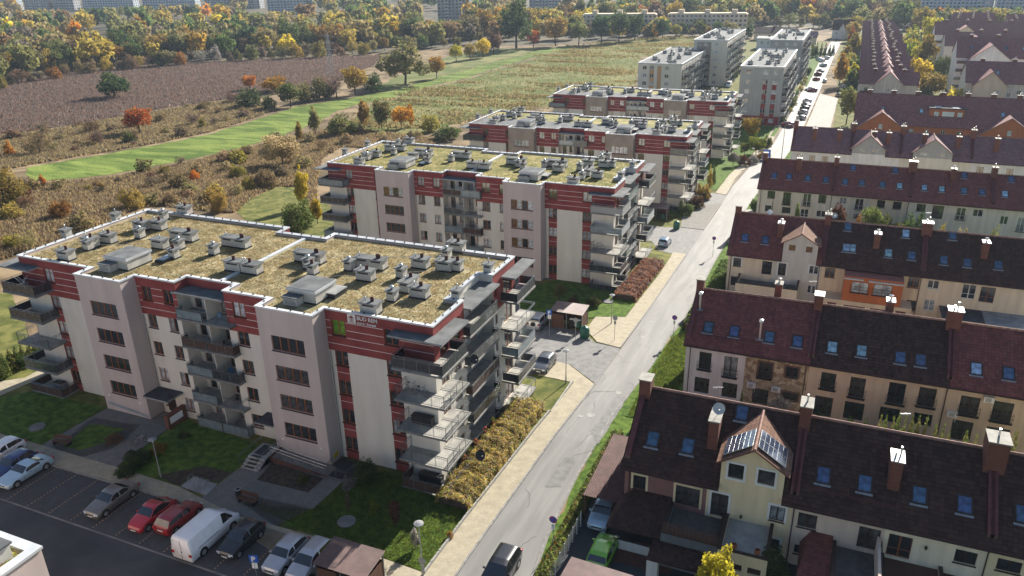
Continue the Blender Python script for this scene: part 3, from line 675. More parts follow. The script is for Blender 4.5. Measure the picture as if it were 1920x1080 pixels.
def inside(p, poly):
    x, y = p; c = False; n = len(poly)
    for i in range(n):
        (xa, ya), (xb, yb) = poly[i], poly[i-1]
        if (ya > y) != (yb > y) and x < (xb-xa)*(y-ya)/(yb-ya)+xa: c = not c
    return c
_in = offset(OUT, .6)
def clear(x, y):
    if 24.2 < x < 25.1 or (11 < x < 14.3 and 0 < y < 4.2) or (33.3 < x < 37.3 and -.5 < y < 4.3): return False
    return not any(abs(x-(cx+76.4)) < (2 if k[0] in 'LE' else 1) and -.1 < y-(cy-49.5) < 1.0 for cx, cy, k in CH)
def roof_pts(n):
    out = []
    while len(out) < n:
        x, y = random.uniform(.5, 47.7), random.uniform(-1.3, 16.7)
        if inside((x, y), _in) and clear(x, y): out.append((x, y, 14.7))
    return out
scatter_tufts('roof_grass', roof_pts(30000), .09, .065, ['leaf_straw', 'leaf_tan', 'leaf_olive', 'leaf_rust'], 4, B1, .6, [.58, .28, .07, .07])
scatter_tufts('roof_grass', roof_pts(16000), .07, .07, ['leaf_tan', 'leaf_olive', 'leaf_lime', 'leaf_rust'], 3, B2, .6, [.45, .35, .1, .1])

# raised lettering on the red band
def text_part(s, size, x, z, y, parent, m='render_white', align='LEFT', name='lettering', ext=.015, rz=0.0, bold=0.0, sx=1.0):
    cu = bpy.data.curves.new(name, 'FONT'); cu.body = s; cu.size = size; cu.extrude = ext; cu.align_x = align; cu.offset = bold
    tmp = bpy.data.objects.new(name, cu); C.objects.link(tmp)
    bpy.context.view_layer.update()
    me = bpy.data.meshes.new_from_object(tmp.evaluated_get(bpy.context.evaluated_depsgraph_get())); C.objects.unlink(tmp); bpy.data.objects.remove(tmp)
    me.materials.clear(); me.materials.append(M(m)); me.name = name
    o = put(name, me, parent, (x, y, z)); o.rotation_euler = (math.pi/2, 0, rz); o.scale = (sx, 1, 1)
    return o
text_part('BUD REM', .50, 40.98, 14.42, -.03, B1, bold=.006, sx=.97)
text_part('euro- Invest', .38, 40.98, 14.04, -.03, B1, bold=.004, sx=1.0)
em = MB(); em.box(40.05, -.03, 14.02, 40.85, -.004, 14.85, 0); em.box(40.2, -.045, 14.12, 40.7, -.03, 14.16, 1); em.box(40.28, -.045, 14.2, 40.34, -.03, 14.45, 1); em.box(40.56, -.045, 14.2, 40.62, -.03, 14.45, 1); em.box(40.42, -.045, 14.2, 40.48, -.03, 14.5, 1)
em.poly([(40.15, -.046, 14.5), (40.75, -.046, 14.5), (40.45, -.046, 14.74)], 1); em.build('emblem', ['render_white', 'render_red'], B1)
ys = MB(); ys.box(37.76, -1.2, .45, 37.82, -.55, .95, 0); ys.box(37.82, -1.1, .55, 37.826, -.65, .6, 1); ys.box(37.82, -1.1, .75, 37.826, -.65, .8, 1); ys.build('notice_box', ['sign_yellow', 'slot_dark'], B1)
hr = MB(); hr.tube((32.15, -1.85, .95), (37.6, -1.85, .38), .03, 5); hr.tube((32.15, -1.85, .78), (37.6, -1.85, .21), .03, 5)
for i in range(5): hr.tube((32.2+i*1.33, -1.75, .9-i*.137), (32.2+i*1.33, -1.86, .9-i*.137), .02, 4)
hr.build('handrail', 'metal_rail', B1)
hr = MB(); hr.tube((10.6, -1.85, .95), (15.9, -1.85, .45), .03, 5); hr.tube((10.6, -1.85, .78), (15.9, -1.85, .28), .03, 5); hr.build('handrail', 'metal_rail', B1)
for x, z in ((32.7, 1.72), (36.95, 1.71), (10.9, 1.75), (15.1, 1.75)):
    MB().lathe(0, 0, [(0, .08), (.08, .07), (.12, .03), (.12, 0)], 10).build('wall_lamp', 'plastic_white', B1, (x, -1.76, z)).rotation_euler = (math.pi/2, 0, 0)

# ---------------------------------------------------------------- ground, road, pavements, lots, meadows
gx = [-3500,-1500,-900,-500,-300,-150,-60,0,60,150,300,600,1500,3500]; gy = [-300,-60]+KYx[1:-1]+[700,1000,1600,2600,4500,7500]
b = MB(); 
for y in gy:
    for x in gx: b.v.append((x, y, gz(y)))
for j in range(len(gy)-1):
    for i in range(len(gx)-1): k = j*len(gx)+i; b.f.append((k, k+1, k+1+len(gx), k+len(gx))); b.m.append(0)
kind(b.build('ground', 'scrub_ground'))
# meadows west of the blocks
GREEN = [(-190.35,131.55),(-189.86,147.88),(-186.22,170.64),(-184.98,190.56),(-191.90,229.92),(-195.29,248.10),(-189.11,265.76),(-185.17,287.37),(-181.60,301.18),(-182.94,340.57),(-183.15,373.96),(-182.65,410.39),(-179.86,441.41),(-182.67,481.61),(-168.89,501.97),(-164.14,485.79),(-168.81,435.47),(-170.08,381.91),(-168.12,344.63),(-171.97,319.78),(-172.12,294.85),(-172.15,269.79),(-175.15,260.22),(-173.56,242.20),(-166.48,223.42),(-163.39,205.23),(-159.99,190.14),(-161.02,167.49),(-162.56,149.09),(-163.60,133.84),(-172.61,119.36)]
sheet('meadow', GREEN, .05, 'meadow_green', jit=1.6)
REED = [(-380.23,245.31),(-368.66,252.79),(-380.45,271.67),(-380.87,301.32),(-368.92,334.95),(-353.02,354.36),(-315.70,388.27),(-286.31,406.99),(-261.87,421.78),(-241.76,377.65),(-224.43,321.45),(-227.90,293.04),(-229.83,266.57),(-235.96,253.60),(-237.96,246.94),(-242.15,227.28),(-242.44,210.55),(-243.64,182.33),(-244.24,169.89),(-258.15,162.42)]
sheet('reed_bed', REED, .04, 'reed_field', jit=2.5)
OLIVE = [(-86.24,342.31),(-102.37,284.02),(-119.82,253.98),(-120.48,226.45),(-121.98,204.80),(-131.10,201.28),(-152.39,215.55),(-169.32,262.13),(-169.72,290.65),(-169.61,315.31),(-165.69,339.58),(-167.41,375.87),(-165.87,427.87),(-164.54,489.07),(-155.59,526.05),(-124.17,579.35),(-93.72,576.80),(-85.07,506.63),(-110.20,446.93)]
sheet('rough_meadow', OLIVE, .03, 'meadow_olive', jit=2.0)
EDGE = [(-183.16,301.53),(-185.17,287.37),(-201.62,327.76),(-215.02,389.46),(-222.16,443.40),(-209.89,472.09),(-185.06,487.92),(-180.95,444.09),(-183.69,412.75),(-184.12,375.96),(-183.84,342.28)]
sheet('meadow_margin', EDGE, .035, 'meadow_olive', jit=1.5)
PATCH = [(-109.35,115.77),(-115.37,127.55),(-117.90,139.54),(-112.74,140.59),(-101.84,133.62),(-90.05,124.39),(-78.43,101.24),(-91.43,106.44)]
sheet('grass_patch', PATCH, .05, 'lawn_dry', jit=1.0)
sheet('lawn', [(-108.45,63.24),(-107.32,67.17),(-88.47,56.15),(-77.96,51.41),(-77.45,47.70),(-76.52,41.08)], .045, 'lawn_dry', jit=.6)
# ground around the blocks on both sides of the street
sheet('courtyard_ground', [(-84,26),(-23,26),(-23,62),(-23,96),(-23,150),(-23,205),(-23,262),(-84,262)], .02, 'lawn_dry', jit=.8)
sheet('garden_ground', [(-16.3,30),(60,30),(60,250),(-13.2,250),(-14.2,200),(-16.1,160),(-16.2,120),(-15.9,94),(-16.4,86),(-16.5,78),(-17.4,66),(-17.4,55),(-17.0,46),(-16.4,42)], .02, 'lawn', jit=.5)
# carriageway
ROADW = [(-21.84,20),(-21.84,41.7),(-21.4,60),(-21.0,70),(-20.95,79.5),(-20.9,93),(-21.0,112),(-21.2,150),(-21.4,180),(-20.2,205),(-17.6,235),(-17.4,258),(-17.1,346),(-15.4,466),(-14,560)]
ROADE = [(-8,560),(-9.5,466),(-10.5,346),(-11.5,258),(-12,235),(-14.0,200),(-15.2,180),(-16.0,160),(-16.1,120),(-15.6,95),(-16.3,88),(-16.4,78),(-17.3,66),(-17.4,55),(-17.0,46),(-16.5,42),(-16.2,20)]
sheet('road', ROADW+ROADE, .05, 'asphalt_old')
for i, q in enumerate(([(-20.9,88),(-19.2,88),(-19.0,94.5),(-20.8,95)], [(-19.6,52),(-18.2,52.5),(-18.3,57),(-19.5,57)], [(-20.8,70),(-18.8,70.6),(-18.6,76),(-20.7,76.4)], [(-17.2,60),(-18.6,62),(-18.0,70),(-17.0,70)])):
    sheet('road_patch', q, .063, 'asphalt_patch' if i % 2 else 'asphalt_old', jit=.12)
ck = MB()
for _ in range(26):
    x, y = random.uniform(-21, -16.6), random.uniform(40, 120); a = random.choice([0, 1.57])+random.gauss(0, .25)
    for s in range(random.randint(4, 9)):
        x2, y2 = x+math.cos(a)*.45, y+math.sin(a)*.45
        if not (-21.2 < x2 < -16.8): break
        nx, ny = -math.sin(a)*.012, math.cos(a)*.012; z = .066
        ck.poly([(x-nx, y-ny, gz(y)+z), (x2-nx, y2-ny, gz(y2)+z), (x2+nx, y2+ny, gz(y2)+z), (x+nx, y+ny, gz(y)+z)]); x, y = x2, y2; a += random.gauss(0, .35)
kind(ck.build('road_cracks', 'asphalt_dark'))
# pavement west of the street, with side mouths
sheet('pavement', [(-24.2,20),(-22.0,20),(-22.0,41.7),(-21.55,60),(-21.15,70.5),(-21.1,71.5),(-25.2,75.0),(-27.6,75.4),(-27.6,71.2),(-23.3,71),(-23.4,64),(-24.1,46),(-24.2,38.8)], .12, 'paver_yellow', .2)
sheet('pavement', [(-21.15,82.0),(-21.05,93),(-21.15,112),(-21.2,124),(-23.5,124.2),(-23.3,121),(-23.0,112),(-23.1,92),(-26.8,90.5),(-26.6,85.8),(-24.2,82.6)], .12, 'paver_yellow', .2)
sheet('pavement', [(-24.2,34.0),(-24.3,38.9),(-27,39.05),(-33,39.25),(-42.3,39.0),(-49.2,40.2),(-56.7,40.35),(-66.5,40.3),(-72.3,40.25),(-90,40.5),(-90,38.4),(-62.5,38.4),(-45.2,38.7),(-32.7,38.7),(-27,38.3),(-25.8,34.0)], .10, 'paver_yellow', .18)
sheet('pavement', [(-21.35,141),(-21.6,163),(-24.4,160.5),(-26.8,149),(-25.6,141)], .12, 'paver_grey', .2)
sheet('side_road', [(-21.0,122.6),(-21.15,142),(-25.4,141.5),(-28,140),(-60,140),(-60,130),(-28.4,129.6),(-26,124.3)], .056, 'asphalt_patch')
sheet('pavement', [(-21.6,171),(-21.9,188),(-20.8,205),(-18.3,235),(-18.0,300),(-17.5,400),(-19.2,400),(-19.8,300),(-20.2,235),(-22.5,207),(-23.8,192),(-24,172)], .12, 'paver_yellow', .2)
for y0_, y1_ in ((246,262),(272,286),(294,312),(320,350)): sheet('verge', [(-19.7,y0_),(-18.4,y0_),(-18.2,y1_),(-19.6,y1_)], .16, 'lawn', jit=.2)
sheet('kerbside_parking', [(-10.9,258),(-3.5,256),(-3,330),(-10,340)], .055, 'concrete')
strip('kerb', densify([(-21.93,20),(-21.93,41.7),(-21.5,60),(-21.07,70.5),(-21.12,71.6)]), .16, .0, .15, 'kerb')
strip('kerb', densify([(-21.13,82.0),(-20.98,93),(-21.08,112),(-21.2,124)]), .16, .0, .15, 'kerb')
strip('kerb', densify([(-16.4,20),(-16.7,42),(-17.2,46),(-17.5,55),(-17.45,66),(-16.5,78),(-16.5,88),(-15.9,94),(-16.2,120),(-16.1,160)]), .16, .0, .13, 'kerb')
strip('kerb', densify([(-21.3,141),(-21.5,163)]), .16, .0, .15, 'kerb')
strip('kerb', densify([(-21.6,171),(-21.5,188),(-20.4,205),(-17.8,235),(-17.6,346)]), .16, .0, .14, 'kerb')
strip('kerb', densify([(-90,38.3),(-62.5,38.3),(-45.2,38.6),(-32.7,38.6),(-27,38.2)]), .12, .0, .115, 'kerb')
# side mouth and lot between first and second block; lot in front
sheet('side_road', [(-21.0,71.7),(-21.0,81.9),(-24.4,82.4),(-27,85.3),(-60,85.3),(-75,84),(-75,76),(-50,75.6),(-28,75.5),(-25.2,75.2)], .052, 'asphalt_patch')
sheet('side_road', [(-21.3,163),(-21.4,171),(-24,171.8),(-60,172),(-60,163.5),(-24,160.9)], .052, 'asphalt_patch')
sheet('parking_bays', [(-75,69.5),(-30,69.5),(-27.7,71.5),(-27.8,75.3),(-75,75.3)], .056, 'paver_dark')
sheet('parking_bays', [(-90,33.3),(-36,33.1),(-31,33.1),(-31,38.55),(-90,38.25)], .056, 'paver_dark')
sheet('parking_road', [(-90,16),(-24.4,16),(-25.8,33.9),(-27,38.1),(-30.9,38.4),(-31,33.0),(-90,33.2)], .05, 'asphalt_dark')
# bay markings: rows of pale setts
bm_ = MB()
for i in range(24):
    x = -87+i*2.52
    if x > -32: break
    for k in range(17):
        y = 33.4+k*.3; bm_.box(x-.05, y, gz(y)+.05, x+.05, y+.13, gz(y)+.068)
kind(bm_.build('bay_marking', 'road_line'))
strip('drain_line', [(-90,33.25),(-31,33.1)], .14, .0, .07, 'concrete_dark')
# paths and lawns in front of the first block
sheet('path', [(-38.0,39.1),(-42.5,40.4),(-41.9,41.6),(-36.5,42.05),(-36.3,46.4),(-38.3,47.6),(-46.2,47.6),(-46.3,39.1)], .085, 'paver_grey', .12)
sheet('path', [(-61.2,40.3),(-56.9,40.35),(-57.4,47.5),(-57.4,49.4),(-61,49.4),(-66.3,47.6),(-66.5,40.2),(-64.9,40.3),(-66.2,45.8),(-60.4,46.5),(-59.6,42.3)], .085, 'paver_grey', .12)
sheet('path', [(-86,42.0),(-79.3,45.3),(-78.9,48.8),(-79.6,60),(-81.2,60),(-80.5,49.2),(-86,44.2)], .085, 'paver_yellow', .12)
sheet('lawn', [(-77.5,40.4),(-66.6,40.45),(-66.6,47.7),(-76.8,47.4),(-78.9,45.2),(-86,42),(-86,40.6)], .075, 'lawn', jit=.15)
sheet('lawn', [(-56.7,40.5),(-49.3,40.4),(-49.1,41.9),(-46.3,41.75),(-46.1,44.5),(-47.2,48.0),(-56.9,49.0),(-57.3,47.5)], .075, 'lawn', jit=.15)
sheet('lawn', [(-42.4,40.45),(-41.9,41.4),(-36.4,41.95),(-36.2,46.4),(-33.7,48.9),(-28.0,49.0),(-24.4,49.2),(-24.3,39.0),(-27,39.2),(-32.8,39.4),(-38,39.6)], .08, 'lawn', jit=.1)
sheet('flower_bed', [(-64.8,40.45),(-61.4,40.4),(-59.8,42.4),(-60.5,46.4),(-66.1,45.7)], .078, 'soil', jit=.1)
sheet('lawn', [(-64.4,40.9),(-62.3,41.1),(-61.0,43.0),(-61.4,45.4),(-65.3,44.8)], .092, 'lawn', jit=.15)
sheet('flower_bed', [(-43.5,43.5),(-38.2,43.7),(-38.1,45.9),(-44.0,46.2)], .10, 'soil', jit=.05)
sheet('flower_bed', [(-52.5,40.6),(-49.4,40.4),(-49.2,42.0),(-46.5,41.9),(-46.3,43.6),(-49.5,43.4)], .088, 'soil', jit=.15)
sheet('bicycle_stand_slab', [(-49.15,40.3),(-49.1,41.85),(-46.3,41.7),(-46.1,40.1)], .13, 'felt_pale', .1)
sheet('lawn', [(-36.5,88),(-31,87.5),(-26.9,90.6),(-23.25,92.2),(-23.2,97.2),(-27,102.5),(-37,102.5),(-40,95)], .08, 'lawn', jit=.15)
sheet('path', [(-44,88),(-36.6,88),(-40,95),(-41.4,102),(-37,102.5),(-37,102.8),(-48,102.8)], .085, 'paver_grey', .12)
sheet('lawn', [(-27.6,63.5),(-23.5,64),(-23.4,70.9),(-27.5,71.1)], .085, 'lawn_dry', jit=.1)
sheet('lawn', [(-32,150),(-28,150),(-25,156),(-24.6,160),(-30,162)], .08, 'lawn', jit=.3)
sheet('lawn', [(-60,176),(-24,175),(-24,192),(-22.7,207),(-20.4,235),(-20,262),(-60,262)], .08, 'lawn', jit=.3)
sheet('lawn', [(-25.9,117),(-23.1,112),(-23.1,106),(-25.9,106)], .08, 'lawn', jit=.2)
sheet('lawn', [(-16.1,66.2),(-16.2,78),(-16.1,88),(-15.3,92),(-13.2,92),(-12.2,73.4),(-12.2,66)], .09, 'lawn', jit=.15)
sheet('verge', [(-15.8,96),(-13.2,96),(-12.5,118),(-13.2,140),(-15.9,132)], .085, 'lawn', jit=.2)
sheet('driveway', [(-15.7,38),(-12.2,38),(.2,38),(24,38),(24,49.9),(-12.1,49.9),(-12.3,58.5),(-15.3,58.5)], .08, 'asphalt_dark')
sheet('driveway', [(-15.2,88),(45,88),(45,95.5),(-15.4,95.5)], .07, 'asphalt_patch')
sheet('driveway', [(-12.3,95.5),(45,95.5),(45,106),(-12.3,106)], .075, 'paver_grey')
sheet('parking_bays', [(-15.9,134),(-12.6,138),(-12.4,163),(-16.0,160)], .07, 'concrete')
pr = MB(); 
for i in range(24):
    a = 2*math.pi*i/24; pr.v.append((-9.6+2.4*math.cos(a), 46.2+2.0*math.sin(a), gz(46)+.088))
pr.f.append(tuple(range(24))); pr.m.append(0); kind(pr.build('paved_circle', 'paver_red'))
sheet('gardens', [(-2.5,240),(150,240),(150,700),(-6,700),(-8,466),(-3.2,330)], .025, 'lawn_dry')
sheet('gardens', [(-80,262),(-19.9,262),(-19.3,346),(-17.6,466),(-16,560),(-80,560)], .026, 'lawn_dry')
# manholes and gullies
for x, y, r in ((-19.47,65.01)+(.42,), (-20.34,64.41)+(.3,), (-19.43,91.92)+(.4,), (-19.39,86.53)+(.35,), (-48.58,36.51)+(.4,), (-18.94,113.46)+(.4,), (-19.07,172.56)+(.45,), (-18.17,70.71)+(.35,)):
    z = gz(y)+.062 if y > 40 else gz(y)+.07
    MB().lathe(0, 0, [(r,.0),(r,.012),(r*.82,.014),(r*.8,.008),(0,.008)], 18).build('manhole', 'concrete', None, (x, y, z))['kind'] = 'structure'
for x, y in ((-69.73,42.37), (-32.87,41.62), (-26.87,96.68)): MB().lathe(0, 0, [(.75,.0),(.75,.14),(.68,.15),(0,.16)], 18).build('manhole', 'concrete_dark', None, (x, y, gz(y)+.07))['kind'] = 'structure'
# distant ground: allotments, streets, car parks, woods floor
sheet('verge', [(-16,355),(-35,440),(-38,500),(-20,520),(-15.6,440)], .06, 'lawn', jit=.6)

# ---------------------------------------------------------------- rows of gabled houses east of the street
def skylight(T, x, y, z, s, w_=.86, h_=1.25, tint='glass_blue', ox=0, oy=0, oz=0):
    b = MB(); t = .09
    b.box(-w_/2-t, -h_/2-t, .0, w_/2+t, -h_/2, .09); b.box(-w_/2-t, h_/2, .0, w_/2+t, h_/2+t, .09); b.box(-w_/2-t, -h_/2, .0, -w_/2, h_/2, .09); b.box(w_/2, -h_/2, .0, w_/2+t, h_/2, .09)
    b.box(-w_/2-t-.05, -h_/2-t-.16, -.01, w_/2+t+.05, -h_/2-t, .045, 1); b.box(-w_/2, -h_/2, .06, w_/2, h_/2, .07, 0)
    key = ('sky', w_, h_)
    if key not in WIN:
        p = MB().box(-w_/2+.04, -h_/2+.04, .0, w_/2-.04, h_/2-.04, .02)
        WIN[key] = (b.mesh('skylight', ['frame_dark', 'galvanised']), {}, p)
    me, pm, p = WIN[key]
    if tint not in pm: pm[tint] = p.mesh('pane', tint)
    o = put('skylight', me, T, (x-ox, y-oy, z-oz+.06)); o.rotation_euler = (math.atan(s), 0, 0)
    put('pane', pm[tint], o, (0, 0, .072)); return o

def house_chimney(T, x, y, zb, zt, w_=.75, d=1.25, cap='cap_concrete', brick='brick_red', top='pipe'):
    b = MB(); b.box(x-w_/2, y, zb-1.4, x+w_/2, y+d, zt, 0)
    uv = lambda p: ((p.x+p.y)*1.0, p.z)
    o = b.build('chimney', brick, T, uv=uv)
    c = MB(); c.box(x-w_/2-.08, y-.08, zt, x+w_/2+.08, y+d+.08, zt+.09); c.build('chimney_cap', cap, o)
    f = MB()
    if top == 'pipe': f.cyl(x, y+d*.6, zt+.09, zt+.65, .07, n=8)
    elif top == 'two': f.cyl(x-.15, y+d*.4, zt+.09, zt+.5, .08, n=8); f.cyl(x+.18, y+d*.6, zt+.09, zt+.75, .07, n=8)
    elif top == 'cowl': f.cyl(x, y+d*.5, zt+.09, zt+.3, .11, n=8); f.lathe(x, y+d*.5, [(.11,zt+.3),(.22,zt+.38),(.22,zt+.55),(0,zt+.66)], 10)
    if f.v: f.build('chimney_pipe', 'metal_bright', o)
    return o

def juliet(T, x0, z0, x1, y, d=.38, h=.95, belly=True):
    b = MB(); x0 -= .12; x1 += .12
    b.box(x0, y-d, z0-.04, x1, y, z0)
    for z in (z0+h, z0+.1, z0+h*.55):
        b.tube((x0, y-d, z), (x1, y-d, z), .02, 4); b.tube((x0, y-d, z), (x0, y, z), .02, 4); b.tube((x1, y-d, z), (x1, y, z), .02, 4)
    n = max(4, int((x1-x0)/.13))
    for i in range(n+1):
        x = x0+(x1-x0)*i/n
        if belly: b.tube((x, y-d, z0), (x, y-d-.08, z0+h*.35), .011, 3); b.tube((x, y-d-.08, z0+h*.35), (x, y-d, z0+h), .011, 3)
        else: b.tube((x, y-d, z0), (x, y-d, z0+h), .012, 3)
    b.build('balcony', 'black_metal', T)

def row_house(label, x0, x1, yf, zg, ze, zr, roof, segs, wins, sky=(), chim=(), depth=11.0, ends=(False, False), pipes=(), party=(True, True), group=None, cat='house', dorm=(), guard=(), name='row_house', seams=True, ridge=True, zb=None, splitw=True, extra=None, backs=None):
    T = thing(name, label, cat, (x0, yf, zg), 0, group)
    h0, h1 = ze-zg, zr-zg; hd = depth/2; s = (h1-h0)/hd; W_ = x1-x0; L_ = math.hypot(1, s)
    wm = []; b = MB()
    for a, c, m in segs:
        if m not in wm: wm.append(m)
    zb_ = -1.5
    for a, c, m in segs:
        i = wm.index(m); ww = [q for q in wins if a-.01 <= (q[0]+q[2])/2-0 < c]
        holes = [(q[0]-x0, q[1]-zg, q[2]-x0, min(q[3]-zg, h0-.08)) for q in ww]
        top = h0
        wall(b, a-x0, c-x0, zb_, top, holes, lambda x, z: i, 0.0)
        for q, hq in zip(ww, holes):
            st = q[4] if len(q) > 4 else 'brown'; gl = q[5] if len(q) > 5 else None
            fr = {'b': 'frame_dark', 'w': 'frame_white', 'r': 'frame_brown'}[st[0]] if st[0] in 'bwr' else 'frame_dark'
            wq = hq[2]-hq[0]; n = 1 if wq < .85 else (3 if wq > 2.1 else 2)
            window(T, *hq, 0, n, frame=fr, sill=None if 'd' in st or 'j' in st else ('sill' if fr != 'frame_white' else 'frame_white'), glass=gl, split=splitw, bar='j' in st or 'd' in st, name='french_window' if 'j' in st or 'd' in st else 'window')
            if 'j' in st: juliet(T, hq[0], hq[1]+.02, hq[2], 0, belly='f' not in st)
            if 's' in st or 'c' in st or 'k' in st:
                t = .17; e = MB(); mt_ = 'render_white' if 's' in st else ('wall_yellow' if 'c' in st else 'brick_red')
                e.box(hq[0]-t, -.05, hq[1]-(0 if 'd' in st else .0), hq[0], .0, hq[3]+t); e.box(hq[2], -.05, hq[1], hq[2]+t, 0, hq[3]+t); e.box(hq[0], -.05, hq[3], hq[2], 0, hq[3]+t)
                e.build('window_surround', mt_, T)
    # gable ends and back wall
    gm = 0
    for x_, f_ in ((0, True), (W_, False)):
        p = [(x_, 0, zb_), (x_, 0, h0), (x_, hd, h1), (x_, depth, h0), (x_, depth, zb_)]
        if not f_: p.reverse()
        b.poly(p, gm if f_ else len(wm)-1)
    b.poly([(W_, depth, zb_), (0, depth, zb_), (0, depth, h0), (W_, depth, h0)], gm)
    b.build('wall', wm, T)
    # roof: front and back slopes with a thin edge; wall dormers cut a gap in the eaves
    o_ = .42; r = MB(); ex0 = .25 if ends[0] else 0; ex1 = .25 if ends[1] else 0
    A, B_ = -ex0, W_+ex1
    cutsx = sorted([A, B_]+[v-x0 for d_ in dorm for v in (d_[0], d_[1])])
    for xa, xb in zip(cutsx[:-1], cutsx[1:]):
        ind = any(abs(xa-(d_[0]-x0)) < .01 for d_ in dorm)
        ya = .02 if ind else -o_
        r.poly([(xa, ya, h0+ya*s+.1), (xb, ya, h0+ya*s+.1), (xb, hd, h1+.1), (xa, hd, h1+.1)])
        r.poly([(xa, ya, h0+ya*s-.04), (xb, ya, h0+ya*s-.04), (xb, ya, h0+ya*s+.1), (xa, ya, h0+ya*s+.1)], 1)
        r.poly([(xb, ya, h0+ya*s-.04), (xa, ya, h0+ya*s-.04), (xa, .0, h0-.04), (xb, .0, h0-.04)], 1)
    r.poly([(A, hd, h1+.1), (B_, hd, h1+.1), (B_, depth+o_, h0-o_*s+.1), (A, depth+o_, h0-o_*s+.1)])
    r.poly([(B_, depth+o_, h0-o_*s-.04), (A, depth+o_, h0-o_*s-.04), (A, depth+o_, h0-o_*s+.1), (B_, depth+o_, h0-o_*s+.1)], 1)
    for x_, f_ in ((A, 1), (B_, 0)):
        p = [(x_, -o_, h0-o_*s-.04), (x_, -o_, h0-o_*s+.1), (x_, hd, h1+.1), (x_, depth+o_, h0-o_*s+.1), (x_, depth+o_, h0-o_*s-.04), (x_, hd, h1-.04)]
        if not f_: p.reverse()
        r.poly(p, 1)
    r.build('roof', [roof, 'flash_wine'], T, uv=lambda p: (p.x, p.y*L_))
    if ridge:
        rb = MB(); n = int(W_/.36)
        for i in range(n):
            x = i*.36+.02; rb.tube((x, hd, h1+.12), (x+.36, hd, h1+.13), .105, 6, r2=.125)
        rb.build('ridge_tiles', 'ridge_tile', T)['kind'] = 'stuff'
    gt = MB(); 
    for xa, xb in zip(cutsx[:-1], cutsx[1:]):
        if not any(abs(xa-(d_[0]-x0)) < .01 for d_ in dorm): gt.tube((xa, -o_-.07, h0-o_*s+.0), (xb, -o_-.07, h0-o_*s+.0), .075, 6)
    g_ = gt.build('gutter', 'frame_dark', T)
    for xp in pipes:
        q = MB(); q.tube((xp-x0, -o_, h0-o_*s), (xp-x0, -.08, h0-.75), .045, 5); q.tube((xp-x0, -.08, h0-.75), (xp-x0, -.08, -.6), .045, 5); q.build('downpipe', 'frame_dark', T)
    for side_, on in zip((0, W_), party):
        if not on: continue
        q = MB(); xa, xb = (side_-.12, side_+.3) if side_ == 0 else (side_-.3, side_+.12)
        ys, yt = .25, hd
        for (ya, za), (yb, zb2) in (((ys, h0+ys*s), (hd, h1)), ((hd, h1), (depth-ys, h0+ys*s))):
            q.poly([(xa, ya, za+.38), (xb, ya, za+.38), (xb, yb, zb2+.38), (xa, yb, zb2+.38)])
            q.poly([(xa, ya, za-.1), (xa, ya, za+.38), (xa, yb, zb2+.38), (xa, yb, zb2-.1)]); q.poly([(xb, ya, za+.38), (xb, ya, za-.1), (xb, yb, zb2-.1), (xb, yb, zb2+.38)])
        q.poly([(xa, ys, h0+ys*s-.1), (xb, ys, h0+ys*s-.1), (xb, ys, h0+ys*s+.38), (xa, ys, h0+ys*s+.38)], 1)
        q.build('party_wall', ['flash_wine', 'brick_red'], T)
    for x, y, z, *rest in sky:
        tint = rest[0] if rest else 'glass_blue'; skylight(T, x, y, z, s, *(rest[1:3] if len(rest) > 2 else (.86, 1.2)), tint=tint, ox=x0, oy=yf, oz=zg)
    for x, y, zt, *rest in chim:
        kw = rest[0] if rest else {}
        yy = y-yf; zroof = h0+min(yy, depth-yy)*s
        house_chimney(T, x-x0, yy, zroof, zt-zg, **kw)
    for d_ in dorm:  # (xa, xb, z eaves, z apex, wall, roof)
        xa, xb, z1, z2, wmat, rmat = d_[:6]; dw = d_[6] if len(d_) > 6 else ()
        xa -= x0; xb -= x0; z1 -= zg; z2 -= zg; xm = (xa+xb)/2; yb1 = (z1-h0)/s; yb2 = (z2-h0)/s
        q = MB(); holes = [(v[0]-x0, v[1]-zg, v[2]-x0, v[3]-zg) for v in dw]
        wall(q, xa, xb, h0-.02, z1, holes, lambda x, z: 0, -.02)
        q.poly([(xa, -.02, z1), (xb, -.02, z1), (xm, -.02, z2)]); q.poly([(xa, 0, h0), (xa, 0, z1), (xa, yb1, z1)]); q.poly([(xb, yb1, z1), (xb, 0, z1), (xb, 0, h0)])
        dt = q.build('dormer', wmat, T)
        for v, hq in zip(dw, holes):
            window(T, *hq, -.02, 1, frame='frame_dark' if len(v) < 5 or 's' in v[4] else 'frame_white', sill=None, glass=v[5] if len(v) > 5 else None)
            if len(v) > 4 and 's' in v[4]:
                e = MB(); t = .17; e.box(hq[0]-t, -.07, hq[1]-t, hq[0], -.02, hq[3]+t); e.box(hq[2], -.07, hq[1]-t, hq[2]+t, -.02, hq[3]+t); e.box(hq[0], -.07, hq[3], hq[2], -.02, hq[3]+t); e.box(hq[0], -.07, hq[1]-t, hq[2], -.02, hq[1]); e.build('window_surround', 'render_white', T)
        e_ = .35; ds = (z2-z1)/(xm-xa); rr_ = MB(); zl = z1-e_*ds; ybl = max(.1, (zl-h0)/s)
